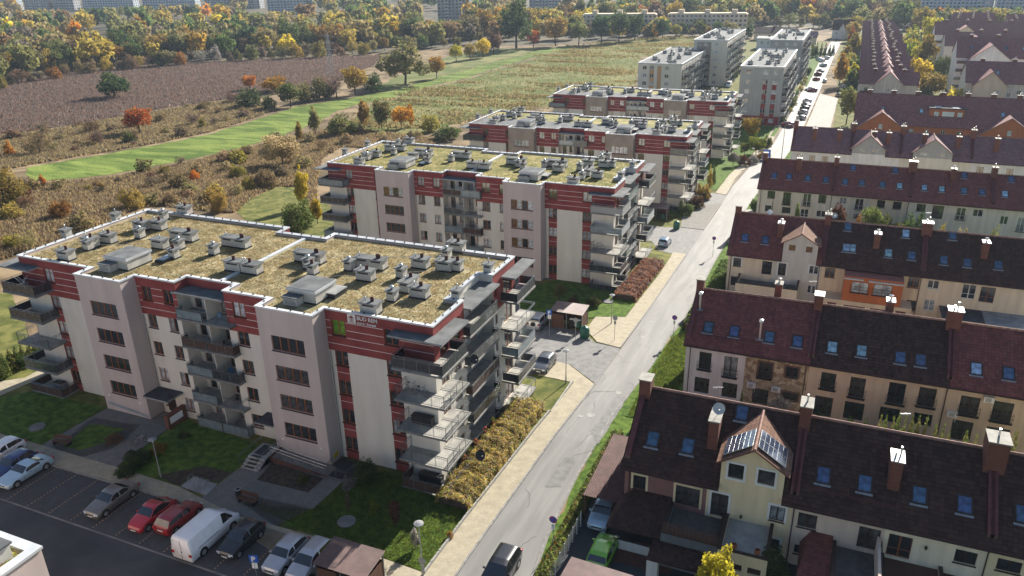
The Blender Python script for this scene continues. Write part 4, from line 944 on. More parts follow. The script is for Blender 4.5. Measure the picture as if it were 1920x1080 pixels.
        for sg, xe in ((-1, xa-e_), (1, xb+e_)):
            p = [(xe, -.4, zl+.08), (xm, -.4, z2+.08), (xm, yb2, z2+.08), (xe, ybl, zl+.08)]
            if sg < 0: p = [p[0], p[1], p[2], p[3]]; 
            else: p.reverse()
            rr_.poly(p); e1 = [(xe, -.4, zl-.06), (xm, -.4, z2-.06), (xm, -.4, z2+.08), (xe, -.4, zl+.08)]
            rr_.poly(e1, 1); rr_.poly([(xe, -.4, zl-.06), (xe, -.4, zl+.08), (xe, ybl, zl+.08), (xe, ybl, zl-.06)], 1); rr_.poly([(xe, -.4, zl-.06), (xm, -.4, z2-.06), (xm, 0, z2-.06), (xe, 0, zl-.06)], 1)
        rr_.build('dormer_roof', [rmat, 'flash_wine'], T, uv=lambda p: (p.y, p.x*1.2))
        rg = MB(); n = max(2, int((yb2+.4)/.3))
        for i in range(n): ya = -.42+i*(yb2+.4)/n; rg.tube((xm, ya, z2+.1), (xm, ya+(yb2+.4)/n, z2+.1), .12, 6, r2=.10)
        rg.build('ridge_tiles', 'ridge_tile', T)
    for ga in guard:  # snow guard along the eaves
        q = MB(); yy = .75; zz = h0+yy*s+.1
        for z in (.06, .16): q.tube((ga[0]-x0, yy, zz+z), (ga[1]-x0, yy, zz+z), .014, 4)
        k_ = int((ga[1]-ga[0])/.75)
        for i in range(k_+1): x = ga[0]-x0+(ga[1]-ga[0])*i/k_; q.tube((x, yy, zz-.02), (x, yy, zz+.18), .014, 4)
        q.build('snow_guard', 'flash_wine' if len(ga) < 3 else ga[2], T)
    return T

def ac_unit(T, x, z):
    b = MB(); b.box(x-.42, -.32, z, x+.42, -.04, z+.55, 0); b.lathe(0, 0, [], 8) if False else None
    for i in range(5): b.box(x-.3, -.333, z+.1+i*.08, x+.18, -.32, z+.13+i*.08, 1)
    b.tube((x+.35, -.1, z), (x+.35, -.1, z-.6), .025, 4); b.build('air_conditioner', ['plastic_white', 'slot_dark'], T)
g1, g2 = 'row houses nearest the camera', 'row houses behind the front row'
# ---- front row
DW1 = [(-11.40,3.53,-10.40,4.83,'bc','glass_dark'),(-8.06,3.00,-6.23,4.78,'bcd','glass_room'),(-5.37,2.72,-4.12,4.84,'bsd','glass_room'),(-1.13,3.54,-0.09,4.87,'bs','glass_curtain'),(-2.62,-0.22,-1.53,1.37,'bsd','glass_dark'),(-1.17,0.83,-0.17,1.92,'bs','glass_room')]
DD1 = [(-4.36,6.48,-3.26,7.74,'s','glass_dark'),(-2.25,6.50,-1.08,7.73,'s','glass_room')]
D1 = row_house('front-row end house by the street, half purple and half yellow, with a solar panelled dormer', -12.1, .37, 50, -.1, 5.72, 9.5, 'tiles_dark',
    [(-12.1,-5.75,'wall_purple'),(-5.75,.37,'wall_yellow')], DW1,
    [(-10.44,51.89,7.03),(-7.69,51.92,7.04),(-4.22,54.87,9.08,'glass_blue')], [(-5.92,51.99,9.63)+(dict(top=None,d=1.9),),(-11.9,54.6,10.6,dict(w_=.9,d=1.2,top=None))], dorm=[(-4.88,7.47)[:1]+(-0.43,7.24)[:1]+(-5.23,7.94)[1:]+(-2.73,9.40)[1:]+('wall_yellow','tiles_brown',DD1)], pipes=(-11.7,), group=g1, ends=(True, False))
DW2 = [(0.84,3.53,2.12,4.78,'b','glass_room'),(4.91,2.94,6.31,4.77,'bd','glass_room'),(0.88,1.08,1.80,1.87,'b','glass_dark'),(6.83,2.84,8.34,4.71,'rd','glass_dark'),(10.95,3.59,12.27,4.67,'b','glass_dark')]
D2 = row_house('second front-row house, pinkish and ivory, with a bright capped chimney and four skylights', .37, 12.85, 50, -.1, 5.72, 9.5, 'tiles_dark',
    [(.37,6.55,'wall_pinkish'),(6.55,12.85,'wall_ivory')], DW2,
    [(2.13,51.85,7.00),(4.90,51.86,7.01),(8.40,51.85,6.99),(11.19,51.83,6.99)], [(6.70,51.80,9.39)+(dict(cap='cap_bright',top='two',d=1.5),),(.37,54.4,10.9,dict(w_=.8,d=1.5))], pipes=(.5,12.8), guard=[(1.2,7.2)], group=g1)
D3 = row_house('third front-row house, yellow wall, cut by the right edge of the photo', 12.85, 25.3, 50, -.1, 5.72, 9.5, 'tiles_dark',
    [(12.85,19,'wall_yellow'),(19,25.3,'wall_ivory')], [(13.43,3.74,14.86,4.71,'b','glass_dark')]+[(19.8,2.8,21,4.2,'b')], [(14.65,51.98,7.09)], [(12.85,54.0,11.0,dict(w_=1.3,d=1.6))], group=g1)
# solar panels on the dormer of the end house
xa, xb, z1, z2 = (-4.88,7.47)[0], (-0.43,7.24)[0], (-5.23,7.94)[1], (-2.73,9.40)[1]
xm = (xa+xb)/2; 
for sg in (-1, 1):
    for k in range(2):
        b = MB(); dx = (xm-xa)+.1; dz = (z2-z1)*dx/(xm-xa)
        p0 = Vector((0, 0, 0)); L2 = math.hypot(dx, dz)*.86; W2 = 1.15
        b.box(0, 0, 0, L2, W2, .05, 1)
        for i in range(6):
            for j in range(4): b.box(.03+i*(L2-.04)/6, .03+j*(W2-.04)/4, .05, .03+(i+.92)*(L2-.04)/6, .03+(j+.92)*(W2-.04)/4, .056, 0)
        o = b.build('solar_panel', ['solar_cell', 'metal_bright'], D1)
        ang = math.atan2(dz, dx)
        if sg < 0: o.location = (xm+12.1-.16-L2*math.cos(ang), .05+k*1.2, z2+.1+.15-L2*math.sin(ang)-.02); o.rotation_euler = (0, -ang, 0)
        else: o.location = (xm+12.1+.16, .05+k*1.2, z2+.1+.13); o.rotation_euler = (0, ang, 0)
# ---- second row
CW1 = [(-10.45,2.48,-9.21,4.49,'bj'),(-7.92,2.13,-6.59,4.46,'bj'),(-10.72,-0.31,-9.21,1.49,'bd'),(-7.87,-0.29,-6.37,1.43,'bd'),(-4.51,2.67,-3.24,4.43,'bjk'),(-1.93,3.23,-0.77,4.39,'bk'),(-4.83,-0.38,-3.29,1.36,'bd'),(-1.94,0.66,-0.52,1.53,'bk')]
C1 = row_house('second-row end house by the street, white half beside a rubble stone half, wine red roof', -11.85, .18, 73.2, -.85, 5.4, 9.1, 'tiles_wine', [(-11.85,-5.85,'wall_white'),(-5.85,.18,'stone_wall')], CW1,
    [(-9.99,74.84,6.50),(-7.37,74.81,6.48),(-3.93,74.78,6.46),(-1.25,74.76,6.45)], [(-11.7,78.2,10.3,dict(w_=.75,d=1.0,top=None)),(-3.9,80.0,10.2,dict(w_=.7,d=1.0,top='cowl'))], pipes=(-11.4,-.1), guard=[(-11.2,-5,'frame_dark')], group=g2, ends=(True, False))
CW2 = [(1.36,2.62,2.72,4.43,'bj'),(4.01,2.23,5.37,4.43,'bj'),(7.39,2.27,8.85,4.53,'bj'),(9.96,2.51,11.42,4.53,'bj'),(1.10,-0.47,2.78,1.74,'bd'),(3.86,-0.25,5.63,1.69,'bd'),(7.00,0.22,8.72,1.75,'bd'),(9.94,0.45,11.53,1.76,'bd')]
C2 = row_house('tan second-row house with four small iron balconies and a near black roof', .18, 12.3, 73.2, -.85, 5.4, 9.1, 'tiles_dark', [(.18,12.3,'wall_tan')], CW2,
    [(1.99,74.73,6.42,'glass_pale_blue'),(4.63,74.78,6.46,'glass_pale_blue'),(8.03,74.71,6.41),(9.77,74.74,6.43)], [(.18,77.8,10.4,dict(w_=.8,d=1.2,top=None,cap='cap_bright')),(6.8,79.6,10.0,dict(w_=.7,d=1.1,top='cowl',cap='cap_bright'))], pipes=(12.2,), group=g2)
CW3 = [(13.43,2.38,15.00,4.35,'bjf','glass_room'),(16.08,2.28,17.67,4.35,'bj','glass_room'),(13.20,-0.40,14.91,1.72,'bd'),(16.01,-0.31,17.88,1.61,'bd')]
C3 = row_house('tan second-row house with two air conditioners, wine red roof, cut by the right edge', 12.3, 24.4, 73.2, -.85, 5.4, 9.1, 'tiles_wine', [(12.3,24.4,'wall_tan')], CW3,
    [(14.37,74.73,6.42,'glass_pale_blue'),(16.95,74.73,6.43)], [(12.3,77.8,10.6,dict(w_=1.2,d=1.2,top='two',cap='cap_bright'))], group=g2)
for T_, lst, x0_ in ((C1, ((-5.02,1.76), (-2.63,1.76)), -11.85), (C3, ((15.59,4.47), (13.00,2.37)), 12.3)):
    for x, z in lst: ac_unit(T_, x-x0_, z+.85-.3)
# ---- third row, across the inner lane
g3 = 'row houses with garages in the third row'
BW1 = [(-11.56,1.88,-10.50,3.10,'bs'),(-7.66,1.16,-6.37,3.11,'bd'),(-5.53,1.28,-4.51,3.10,'bsd'),(-1.56,2.05,-0.38,3.21,'ws'),(-1.45,-0.79,-0.46,0.33,'w'),(-11.66,-1.09,-10.75,0.29,'bd')]
BD1 = [(-4.54,4.95,-3.58,5.90,'w','glass_amber'),(-2.36,4.94,-1.41,5.89,'w','glass_amber')]
H1 = row_house('third-row end house by the street with a tall grey gabled dormer and a planted terrace', -12.3, -.08, 106, -2.85, 3.84, 8.0, 'tiles_wine', [(-12.3,-6.2,'wall_beige'),(-6.2,-.08,'wall_grey')], BW1,
    [(-10.50,108.06,5.40),(-7.76,108.02,5.37)], [(-5.98,108.54,7.83)+(dict(cap='cap_bright',top='cowl',d=1.3),),(-12.1,111,9.0,dict(w_=.8,d=1.0,top=None))], dorm=[(-5.18,6.06)[:1]+(-0.81,5.83)[:1]+(-5.27,6.24)[1:]+(-2.84,7.58)[1:]+('wall_grey','tiles_brown',BD1)], pipes=(-11.9,-.3), group=g3, ends=(True, False))
BW2 = [(0.46,1.87,1.71,3.20,'r'),(10.55,1.83,11.88,3.26,'r'),(10.84,-1.38,11.96,0.06,'b')]
H2 = row_house('third-row house with an orange boxed bay over two red garage doors', -.08, 12.1, 106, -2.85, 3.84, 8.0, 'tiles_dark', [(-.08,12.1,'wall_sand')], BW2,
    [(2.66,108.16,5.48,'glass_pale_blue'),(3.42,108.19,5.50,'glass_pale_blue'),(7.85,108.05,5.39,'glass_pale_blue'),(10.62,108.05,5.39),(2.55,110.93,7.57),(9.70,110.77,7.45,'glass_pale_blue')], [(6.28,108.40,7.73)+(dict(cap='cap_bright',top='cowl',d=1.2),),(-.08,110.6,9.1,dict(w_=.8,d=1.1,top='two'))], pipes=(12.0,), group=g3)
BW3 = [(12.86,2.03,14.15,3.11,'w'),(16.83,1.21,18.34,3.13,'wd'),(18.84,1.01,20.48,3.10,'rd'),(12.88,-1.03,14.12,0.44,'w')]
H3 = row_house('pale third-row house with white windows above a flat bitumen garage roof', 12.1, 24.3, 106, -2.85, 3.84, 8.0, 'tiles_dark', [(12.1,24.3,'wall_beige')], BW3,
    [(14.36,107.91,5.28),(17.02,107.90,5.28),(20.46,108.04,5.38),(15.20,111.08,7.69)], [(18.82,108.56,7.96)+(dict(cap='cap_bright',top='cowl',d=1.2),),(12.1,110.6,9.2,dict(w_=1.2,d=1.1,top='two',cap='cap_bright'))], group=g3)
# ---- fourth row
g4 = 'pale row houses of the fourth row'
AW = [(-11.01,0.77,-9.69,2.15,'b'),(-8.25,-0.22,-6.92,2.14,'bj'),(-4.78,-0.06,-3.47,2.20,'wj'),(-2.21,0.74,-0.93,2.19,'b'),(-11.19,-1.79,-10.09,-0.64,'bd'),(-8.20,-1.82,-6.74,-0.68,'bd'),(-4.92,-2.21,-3.60,-0.74,'wd'),(-2.23,-1.90,-0.64,-0.75,'w')]
A1 = row_house('fourth-row end house by the street, pale wall with a grey base strip', -12.7, -.08, 146, -5.4, 2.75, 6.75, 'tiles_wine', [(-12.7,-.08,'wall_pale')], AW,
    [(-10.37,148.28,4.41),(-7.75,148.32,4.44),(-4.54,148.25,4.39),(-1.44,148.22,4.36)], [(-12.5,150.8,7.9,dict(w_=.8,d=1.0,top=None)),(-6.4,149.6,7.6,dict(w_=.8,d=.9,top='two',cap='cap_bright'))], pipes=(-12.2,-.1), group=g4, ends=(True, False))
AW2 = [(1.34,0.88,2.47,2.00,'w'),(3.91,0.11,5.25,2.07,'wj'),(7.42,0.81,8.68,2.16,'b'),(9.97,0.81,11.30,2.14,'b'),(3.97,-1.50,4.87,-0.71,'b')]
A2 = row_house('fourth-row house with mixed white and dark windows, plum leaved tree before it', -.08, 12.4, 146, -5.4, 2.75, 6.75, 'tiles_wine', [(-.08,6.2,'wall_pale'),(6.2,12.4,'wall_beige')], AW2,
    [(1.79,148.15,4.31),(4.53,148.21,4.36),(7.91,148.17,4.33),(10.62,148.17,4.33,'glass_pale_blue'),(2.79,150.90,6.31),(9.69,150.97,6.37)], [(-.08,150.6,8.0,dict(w_=.8,d=1.1))], pipes=(12.3,), group=g4)
AW3 = [(13.68,0.79,15.05,2.08,'b'),(16.15,-0.29,17.86,2.07,'bd'),(19.79,-0.10,21.16,2.00,'wj'),(22.27,0.74,23.70,1.95,'w'),(25.86,0.77,27.12,1.95,'w')]
A3 = row_house('fourth-row house with one dark shuttered door and white framed windows', 12.4, 24.9, 146, -5.4, 2.75, 6.75, 'tiles_wine', [(12.4,24.9,'wall_pale')], AW3[:4],
    [(14.50,148.19,4.34,'glass_pale_blue'),(17.19,148.19,4.34,'glass_pale_blue'),(20.56,148.20,4.35),(23.26,148.21,4.36),(20.48,150.93,6.33)], [(12.4,150.6,8.2,dict(w_=1.3,d=1.1,top='two',cap='cap_bright')),(18.7,149.8,7.6,dict(w_=.7,d=.9,top='cowl',cap='cap_bright'))], group=g4)
A4 = row_house('fourth-row house at the right edge of the photo, wine roof with pale skylight', 24.9, 37.2, 146, -5.4, 2.75, 6.75, 'tiles_wine', [(24.9,37.2,'wall_pale')], [(26.4,-.2,27.5,1.2,'w'),(28.9,-1.2,30,1.2,'wj')],
    [(26.60,148.20,4.35,'glass_pale_blue'),(27.50,150.85,6.28)], [(24.9,150.6,8.1,dict(w_=.8,d=1.1))], group=g4)
# ---- fifth row: low slopes, stepped plates, two grey gabled bays
g5 = 'row houses with grey gabled bays of the fifth row'
S5 = (6.9-3.1)/5.5
for i, (xa_, xb_, dm) in enumerate(((-9.5,2.28,None),(2.28,11.87,(2.6,9.0)),(11.87,24.9,(14.2,21.4)),(24.9,37,None))):
    ww = [(xa_+1.2+q*2.6, .3, xa_+2.4+q*2.6, 2.0, 'b', 'glass_amber') for q in range(3)]
    row_house(('fifth-row end house by the street, weathered plum roof with snow boards', 'fifth-row house with the left grey gabled bay', 'fifth-row house with the right grey gabled bay', 'fifth-row house at the right edge of the photo')[i], xa_, xb_, 178, -6.8, 3.1, 6.9, 'tiles_wine_old', [(xa_,xb_,'wall_white' if i != 2 else 'wall_pale')],
        ww if not dm else [], (), [(xa_+.1,182.6,8.3,dict(w_=.9,d=1.2,top='two')),(xa_+4.2,180.2,7.3,dict(w_=.9,d=1.1)),(xb_-2.6,180.4,7.2,dict(w_=.9,d=1.0))], group=g5, ends=(i == 0, False), guard=[(xa_+.6, xb_-.6, 'flash_wine')], splitw=False,
        dorm=[(dm[0],dm[1],4.2,7.0,'wall_grey_block','tiles_wine_old',[(dm[0]+1.4,2.1+1.4,dm[0]+2.6,3.1+1.0,'w'),(dm[1]-2.6,3.5,dm[1]-1.4,4.1,'w')])] if dm else ())
# ---- projecting garages, terraces, bays
def block(T, name, x0, y0, x1, y1, z0, z1, m, ox, oy, oz, mt=None, parapet=None, openings=(), opm='frame_dark'):
    """flat-topped extension with recessed openings in its front and an optional parapet; returns the part"""
    b = MB(); x0 -= ox; x1 -= ox; y0 -= oy; y1 -= oy; z0 -= oz; z1 -= oz
    hs = [(q[0]-ox, q[1]-oz, q[2]-ox, q[3]-oz) for q in openings]
    wall(b, x0, x1, z0, z1, hs, lambda x, z: 0, y0)
    for q in hs: b.poly([(q[0], y0+.15, q[1]), (q[2], y0+.15, q[1]), (q[2], y0+.15, q[3]), (q[0], y0+.15, q[3])], 2)
    b.poly([(x0, y1, z0), (x0, y0, z0), (x0, y0, z1), (x0, y1, z1)]); b.poly([(x1, y0, z0), (x1, y1, z0), (x1, y1, z1), (x1, y0, z1)])
    if parapet:
        p = .22; zt = z1-parapet; b.poly([(x0+p, y0+p, zt), (x1-p, y0+p, zt), (x1-p, y1, zt), (x0+p, y1, zt)], 1)
        b.box(x0-.04, y0-.05, z1, x1+.04, y0+p, z1+.06, 3); b.box(x0-.04, y0+p, z1, x0+p, y1, z1+.06, 3); b.box(x1-p, y0+p, z1, x1+.04, y1, z1+.06, 3)
        b.poly([(x1-p, y0+p, zt), (x0+p, y0+p, zt), (x0+p, y0+p, z1), (x1-p, y0+p, z1)]); b.poly([(x0+p, y0+p, zt), (x0+p, y1, zt), (x0+p, y1, z1), (x0+p, y0+p, z1)]); b.poly([(x1-p, y1, zt), (x1-p, y0+p, zt), (x1-p, y0+p, z1), (x1-p, y1, z1)])
    else: b.poly([(x0, y0, z1), (x1, y0, z1), (x1, y1, z1), (x0, y1, z1)], 1)
    return b.build(name, [m, mt or 'tile_terrace', opm, 'frame_dark'], T)
def hip(T, name, x0, y0, x1, y1, z0, z1, m, ox=0, oy=0, oz=0, lean=False, posts=True, zg_=None):
    b = MB(); x0 -= ox; x1 -= ox; y0 -= oy; y1 -= oy; z0 -= oz; z1 -= oz
    if lean: a = (x0+(x1-x0)*.3, y1, z1); c = (x1, y1, z1)
    else: xm_, ym_ = (x0+x1)/2, (y0+y1)/2; a = c = (xm_, ym_, z1)
    b.poly([(x0, y0, z0), (x1, y0, z0), c] + ([a] if lean else [])); 
    b.poly([(x0, y1, z0), (x0, y0, z0), a]); 
    if lean: b.poly([(x1, y0, z0), (x1, y1, z0), c])
    else: b.poly([(x1, y0, z0), (x1, y1, z0), c]); b.poly([(x1, y1, z0), (x0, y1, z0), a])
    b.poly([(x0, y0, z0-.08), (x0, y1, z0-.08), (x1, y1, z0-.08), (x1, y0, z0-.08)], 1)
    for (pa, pb) in (((x0, y0), (x1, y0)), ((x1, y0), (x1, y1)), ((x1, y1), (x0, y1)), ((x0, y1), (x0, y0))): b.poly([(*pa, z0-.08), (*pb, z0-.08), (*pb, z0), (*pa, z0)], 1)
    if posts and zg_ is not None:
        for x, y in ((x0+.2, y0+.2), (x1-.2, y0+.2), (x0+.2, y1-.2), (x1-.2, y1-.2)): b.box(x-.07, y-.07, zg_-oz, x+.07, y+.07, z0-.08, 1)
    return b.build(name, [m, 'frame_dark'], T, uv=lambda p: (p.x, p.y*1.2))
o1 = (-12.1, 50, -.1)
block(D1, 'terrace', -8.3, 46.2, -4.2, 50, -.6, 3.1, 'wall_graphite', *o1, parapet=.55)
hip(D1, 'canopy_roof', -12.5, 46.3, -8.3, 50, 2.35, 3.5, 'tiles_dark', *o1, lean=True)
block(D1, 'wood_store', -12.0, 46.8, -9.2, 47.0, -.2, .9, 'wall_white', *o1)
MB().prism([(-8.8+12.1,44.0-50),(-4.0+12.1,44.0-50),(-4.0+12.1,46.15-50),(-8.8+12.1,46.15-50)], 2.3, 2.45).build('porch_roof', 'tiles_dark', D1, uv=lambda p: (p.x, p.y))
MB().box(3.3,-5.9,-.5,4.1,-5.2,2.3).build('porch_pillar', 'wall_white', D1)
block(D1, 'terrace', -4.15, 45.9, -.75, 50, -.6, 3.2, 'wall_yellow', *o1, parapet=.35, mt='concrete', openings=[(-3.5,1.6,-2.4,2.2),(-2.0,1.6,-1.1,2.2)])
ac_unit(D1, 9.0, 1.0)
o2 = (.37, 50, -.1)
block(D2, 'terrace', 3.4, 45.6, 6.5, 50, -.6, 3.0, 'wall_pinkish', *o2, parapet=.4, mt='tile_terrace')
hip(D2, 'canopy_roof', 1.2, 46.0, 3.35, 50, 2.2, 3.4, 'tiles_wine', *o2, lean=True)
block(D2, 'terrace', 6.55, 45.6, 10.4, 50, -.6, 2.9, 'wall_sand', *o2, parapet=.3, mt='wood_brown')
MB().prism([(10.1,-4.5),(14.0,-4.5),(14.0,-.02),(10.1,-.02)], 2.4, 2.56).build('porch_roof', 'tiles_dark', D2, uv=lambda p: (p.x, p.y))
for T_, pts in ((D1, [(9.0, 3.4), ]), (D2, [(5.0, 4.3), (8.8, 4.4)])):
    for x, z in pts:
        q = MB(); q.lathe(x, -.18, [(.03,z-.18),(.09,z-.08),(.11,z+.08),(.02,z+.18)], 6); q.tube((x, 0, z), (x, -.18, z-.1), .02, 4); q.build('wall_lantern', 'black_metal', T_)
o3 = (-.08, 106, -2.85)
OX = (2.90,-0.59,9.92,3.33)
block(H2, 'bay', OX[0], 103.4, OX[2], 106, -.1, 3.35, 'wall_orange', *o3, mt='tiles_wine')
for q in [(3.88,1.20,5.89,2.74,'w'),(6.48,1.17,8.67,2.79,'w')]:
    a_ = (q[0]-o3[0], max(q[1], .15)-o3[2], q[2]-o3[0], q[3]-o3[2]); b = MB(); b.box(a_[0], -2.66, a_[1], a_[2], -2.6, a_[3], 0); b.box(a_[0]+.08, -2.68, a_[1]+.08, (a_[0]+a_[2])/2-.05, -2.66, a_[3]-.08, 1); b.box((a_[0]+a_[2])/2+.05, -2.68, a_[1]+.08, a_[2]-.08, -2.66, a_[3]-.08, 1)
    b.build('french_window', ['frame_brown', 'glass_net'], H2); juliet(H2, a_[0], a_[1], a_[2], -2.66, d=.25, belly=False)
block(H2, 'garage', OX[0]-2.2, 103.35, OX[2]+1.4, 106, -3.6, -.12, 'wall_sand', *o3, mt='wall_sand', openings=[(OX[0]-1.6,-2.8,OX[0]-.5,-.6),(OX[0]+.4,-2.8,OX[0]+3.0,-.7),(OX[0]+3.6,-2.8,OX[0]+6.0,-.7),(OX[2]-.4,-2.8,OX[2]+.8,-.6)], opm='flash_wine')
aw = MB(); aw.prism([(OX[0]-o3[0]-.05,-2.95),(OX[0]-o3[0]+2.3,-2.95),(OX[0]-o3[0]+2.3,-2.6),(OX[0]-o3[0]-.05,-2.6)], 5.85, 6.0); aw.prism([(OX[0]-o3[0]+2.9,-2.95),(OX[2]-o3[0]+.05,-2.95),(OX[2]-o3[0]+.05,-2.6),(OX[0]-o3[0]+2.9,-2.6)], 5.8, 5.95); aw.build('awning_box', 'cap_bright', H2)
o4 = (-12.3, 106, -2.85)
block(H1, 'garage_terrace', -10.6, 102.3, -2.6, 106, -3.6, .85, 'wall_beige', *o4, parapet=.75, mt='tile_terrace', openings=[(-9.9,-2.8,-7.6,-.7),(-6.6,-2.8,-4.2,-.7)])
tp = scatter_tufts('terrace_plants', [(random.uniform(5.9, 9.4), random.uniform(-3.3, -2.7), 3.0) for _ in range(160)], .45, .3, ['leaf_green', 'leaf_lime'], 4, H1, .6); del tp['kind']
o5 = (12.1, 106, -2.85)
block(H3, 'garage', 14.6, 101.8, 19.4, 106, -3.6, -.15, 'wall_sand', *o5, mt='felt_dark', openings=[(15.0,-2.8,16.3,-.6),(16.8,-2.8,19.1,-.7)])
block(H3, 'garage', 19.45, 101.6, 24.2, 106, -3.6, -.1, 'wall_beige', *o5, mt='felt_pale', openings=[(19.9,-2.8,22.3,-.7),(22.9,-2.8,23.9,-.6)], opm='frame_dark')
# garden pavilions between the second and third rows
for (x, y, sx, sy, m, lb) in ((-8.6, 89.5, 4.6, 4.0, 'flash_wine', 'dull red pavilion roof behind the white second-row house'), (-3.2, 87.6, 5.2, 4.6, 'tiles_brown', 'streaked brown pavilion roof behind the stone faced house')):
    T_ = thing('garden_pavilion', lb, 'pavilion', (x, y, gz(y)))
    hip(T_, 'roof', -sx/2, -sy/2, sx/2, sy/2, 2.3, 3.7, m, zg_=0)
    MB().box(-sx/2+.3, sy/2-.3, 0, sx/2-.3, sy/2-.2, 2.2).build('back_wall', 'wood_brown', T_)
# carport beside the front row, its fence and the second shelter
T_ = thing('carport', 'wine red corrugated carport roof beside the purple house, over a silver blue car', 'carport', (-15.2, 49.0, gz(49)))
b = MB()
for i in range(20):
    x = i*.15; b.poly([(x, 0, 2.55), (x+.075, 0, 2.63), (x+.075, 8.8, 2.9+.08), (x, 8.8, 2.9)]); b.poly([(x+.075, 0, 2.63), (x+.15, 0, 2.55), (x+.15, 8.8, 2.9), (x+.075, 8.8, 2.98)])
b.build('roof', 'sheet_wine', T_)
for x, y in ((.1,.3),(2.8,.3),(.1,8.4),(2.8,8.4),(.1,4.3)): MB().box(x-.06, y-.06, 0, x+.06, y+.06, 2.55+y*.04).build('post', 'wood_brown', T_)
T_ = thing('garden_shelter', 'dark flat shelter roof cut by the bottom edge, in front of the lime green car', 'shelter', (-13.9, 38.2, gz(40)))
MB().prism([(0,0),(4.8,0),(4.8,3.4),(.2,3.6)], 2.55, 2.68).build('roof', 'sheet_wine', T_); 
for x, y in ((.3,.3),(4.5,.3),(.4,3.2),(4.5,3.2)): MB().box(x-.06, y-.06, 0, x+.06, y+.06, 2.55).build('post', 'wood_brown', T_)

rail('balustrade', [(3.9, -3.75), (7.85, -3.75)], 3.35, .75, D1, None, .9, 'wood_brown', True)
for i in range(4): MB().box(4.0,-3.82,3.3+i*.17,7.8,-3.78,3.38+i*.17).build('balustrade_board', 'wood_brown', D1)
rail('balustrade', [(3.05, -4.35), (6.1, -4.35), (6.1, -.1)], 3.1, .95, D2, None, 1.0, 'black_metal')
MB().box(5.75,-4.3,2.9,5.95,-.1,4.4).build('screen_wall', 'wall_pinkish', D2)
for x, w_ in ((9.0, .5), (10.6, .7)): MB().lathe(x, -3.6, [(.12,3.2),(.2,3.3),(.22,3.6),(.15,3.62)], 8).build('planter', 'terracotta', D1)

# ---------------------------------------------------------------- trees, shrubs, hedges
LOBES = dict(
    round=[(0,0,.62,.46,.46,.36),(.16,.1,.5,.32,.32,.26),(-.18,-.08,.52,.30,.32,.26),(.02,-.2,.72,.26,.24,.22),(-.1,.2,.7,.24,.24,.2)],
    wide=[(-.2,0,.55,.28,.3,.3),(.22,.05,.5,.26,.28,.28),(0,-.1,.7,.3,.28,.28),(.08,.2,.6,.26,.26,.26),(-.1,-.25,.4,.24,.2,.22),(.3,-.15,.34,.18,.18,.2),(-.34,.08,.36,.16,.2,.2)],
    tall=[(0,0,.4,.36,.36,.26),(.05,.02,.6,.32,.3,.24),(-.04,0,.78,.22,.22,.2),(.14,-.1,.46,.26,.26,.2),(-.16,.1,.5,.24,.24,.2),(.02,0,.92,.1,.1,.09)],
    cone=[(0,0,.14,.5,.5,.15),(0,0,.3,.42,.42,.17),(0,0,.46,.33,.33,.17),(0,0,.62,.24,.24,.16),(0,0,.78,.15,.15,.14),(0,0,.92,.07,.07,.09)],
    bush=[(0,0,.4,.46,.44,.42),(.2,.1,.36,.3,.3,.34),(-.22,-.06,.34,.28,.3,.34),(.05,-.2,.6,.24,.24,.32),(-.1,.15,.68,.2,.2,.3)],
    bare=[(0,0,.55,.46,.46,.42),(.2,0,.6,.3,.3,.32),(-.2,.1,.5,.28,.28,.34)])
CROWN = {}
def crown_arrays(shape, n, leaf, seed):
    g = np.random.default_rng(seed); lo = np.array(LOBES[shape]); lo = lo+g.normal(0, .035 if shape != 'cone' else .015, lo.shape)*[1,1,1,.6,.6,.6]; lo[:, 3:] = np.abs(lo[:, 3:])*(.9 if shape != 'cone' else 1)
    # secondary clumps on the lobes give an uneven outline
    extra = []
    for q in lo:
        for _ in range(7 if shape != 'cone' else 3):
            d = g.normal(size=3); d /= np.linalg.norm(d); c = q[:3]+d*q[3:]*g.uniform(.75, 1.08); r = q[3:]*g.uniform(.16, .48)
            if c[2] > .08: extra.append([*c, *r])
    A = np.vstack([lo, np.array(extra)]); vol = (A[:, 3]*A[:, 4]*A[:, 5])**.67; pick = g.choice(len(A), n, p=vol/vol.sum()); a = A[pick]
    d = g.normal(size=(n, 3)); d /= np.linalg.norm(d, axis=1)[:, None]
    rr = g.uniform(.35 if shape == 'bare' else .68, 1.0, n)[:, None]; c = a[:, :3]+d*a[:, 3:]*rr
    nrm = d*1.0+g.normal(0, .75, (n, 3)); nrm /= np.linalg.norm(nrm, axis=1)[:, None]
    t = np.cross(nrm, g.normal(size=(n, 3))); t /= np.linalg.norm(t, axis=1)[:, None]; bt = np.cross(nrm, t)
    s = (leaf*g.uniform(.5, 1.3, n))[:, None]*(.35 if shape == 'bare' else 1)
    k = 3.2 if shape == 'bare' else 1.0
    v = np.empty((n, 4, 3)); v[:, 0] = c-t*s*k; v[:, 1] = c-bt*s*.8; v[:, 2] = c+t*s*k; v[:, 3] = c+bt*s*.8
    v[:, :, 2] = np.maximum(v[:, :, 2], 0.0)
    return v.reshape(-1, 3)
def quad_mesh(name, v, mats, idx=None):
    N = len(v)//4; me = bpy.data.meshes.new(name); me.vertices.add(N*4); me.vertices.foreach_set('co', v.ravel())
    me.loops.add(N*4); me.loops.foreach_set('vertex_index', np.arange(N*4)); me.polygons.add(N); me.polygons.foreach_set('loop_start', np.arange(0, N*4, 4))
    for m_ in mats: me.materials.append(M(m_))
    if idx is not None: me.polygons.foreach_set('material_index', idx.astype(np.int32))
    me.update(calc_edges=True); return me
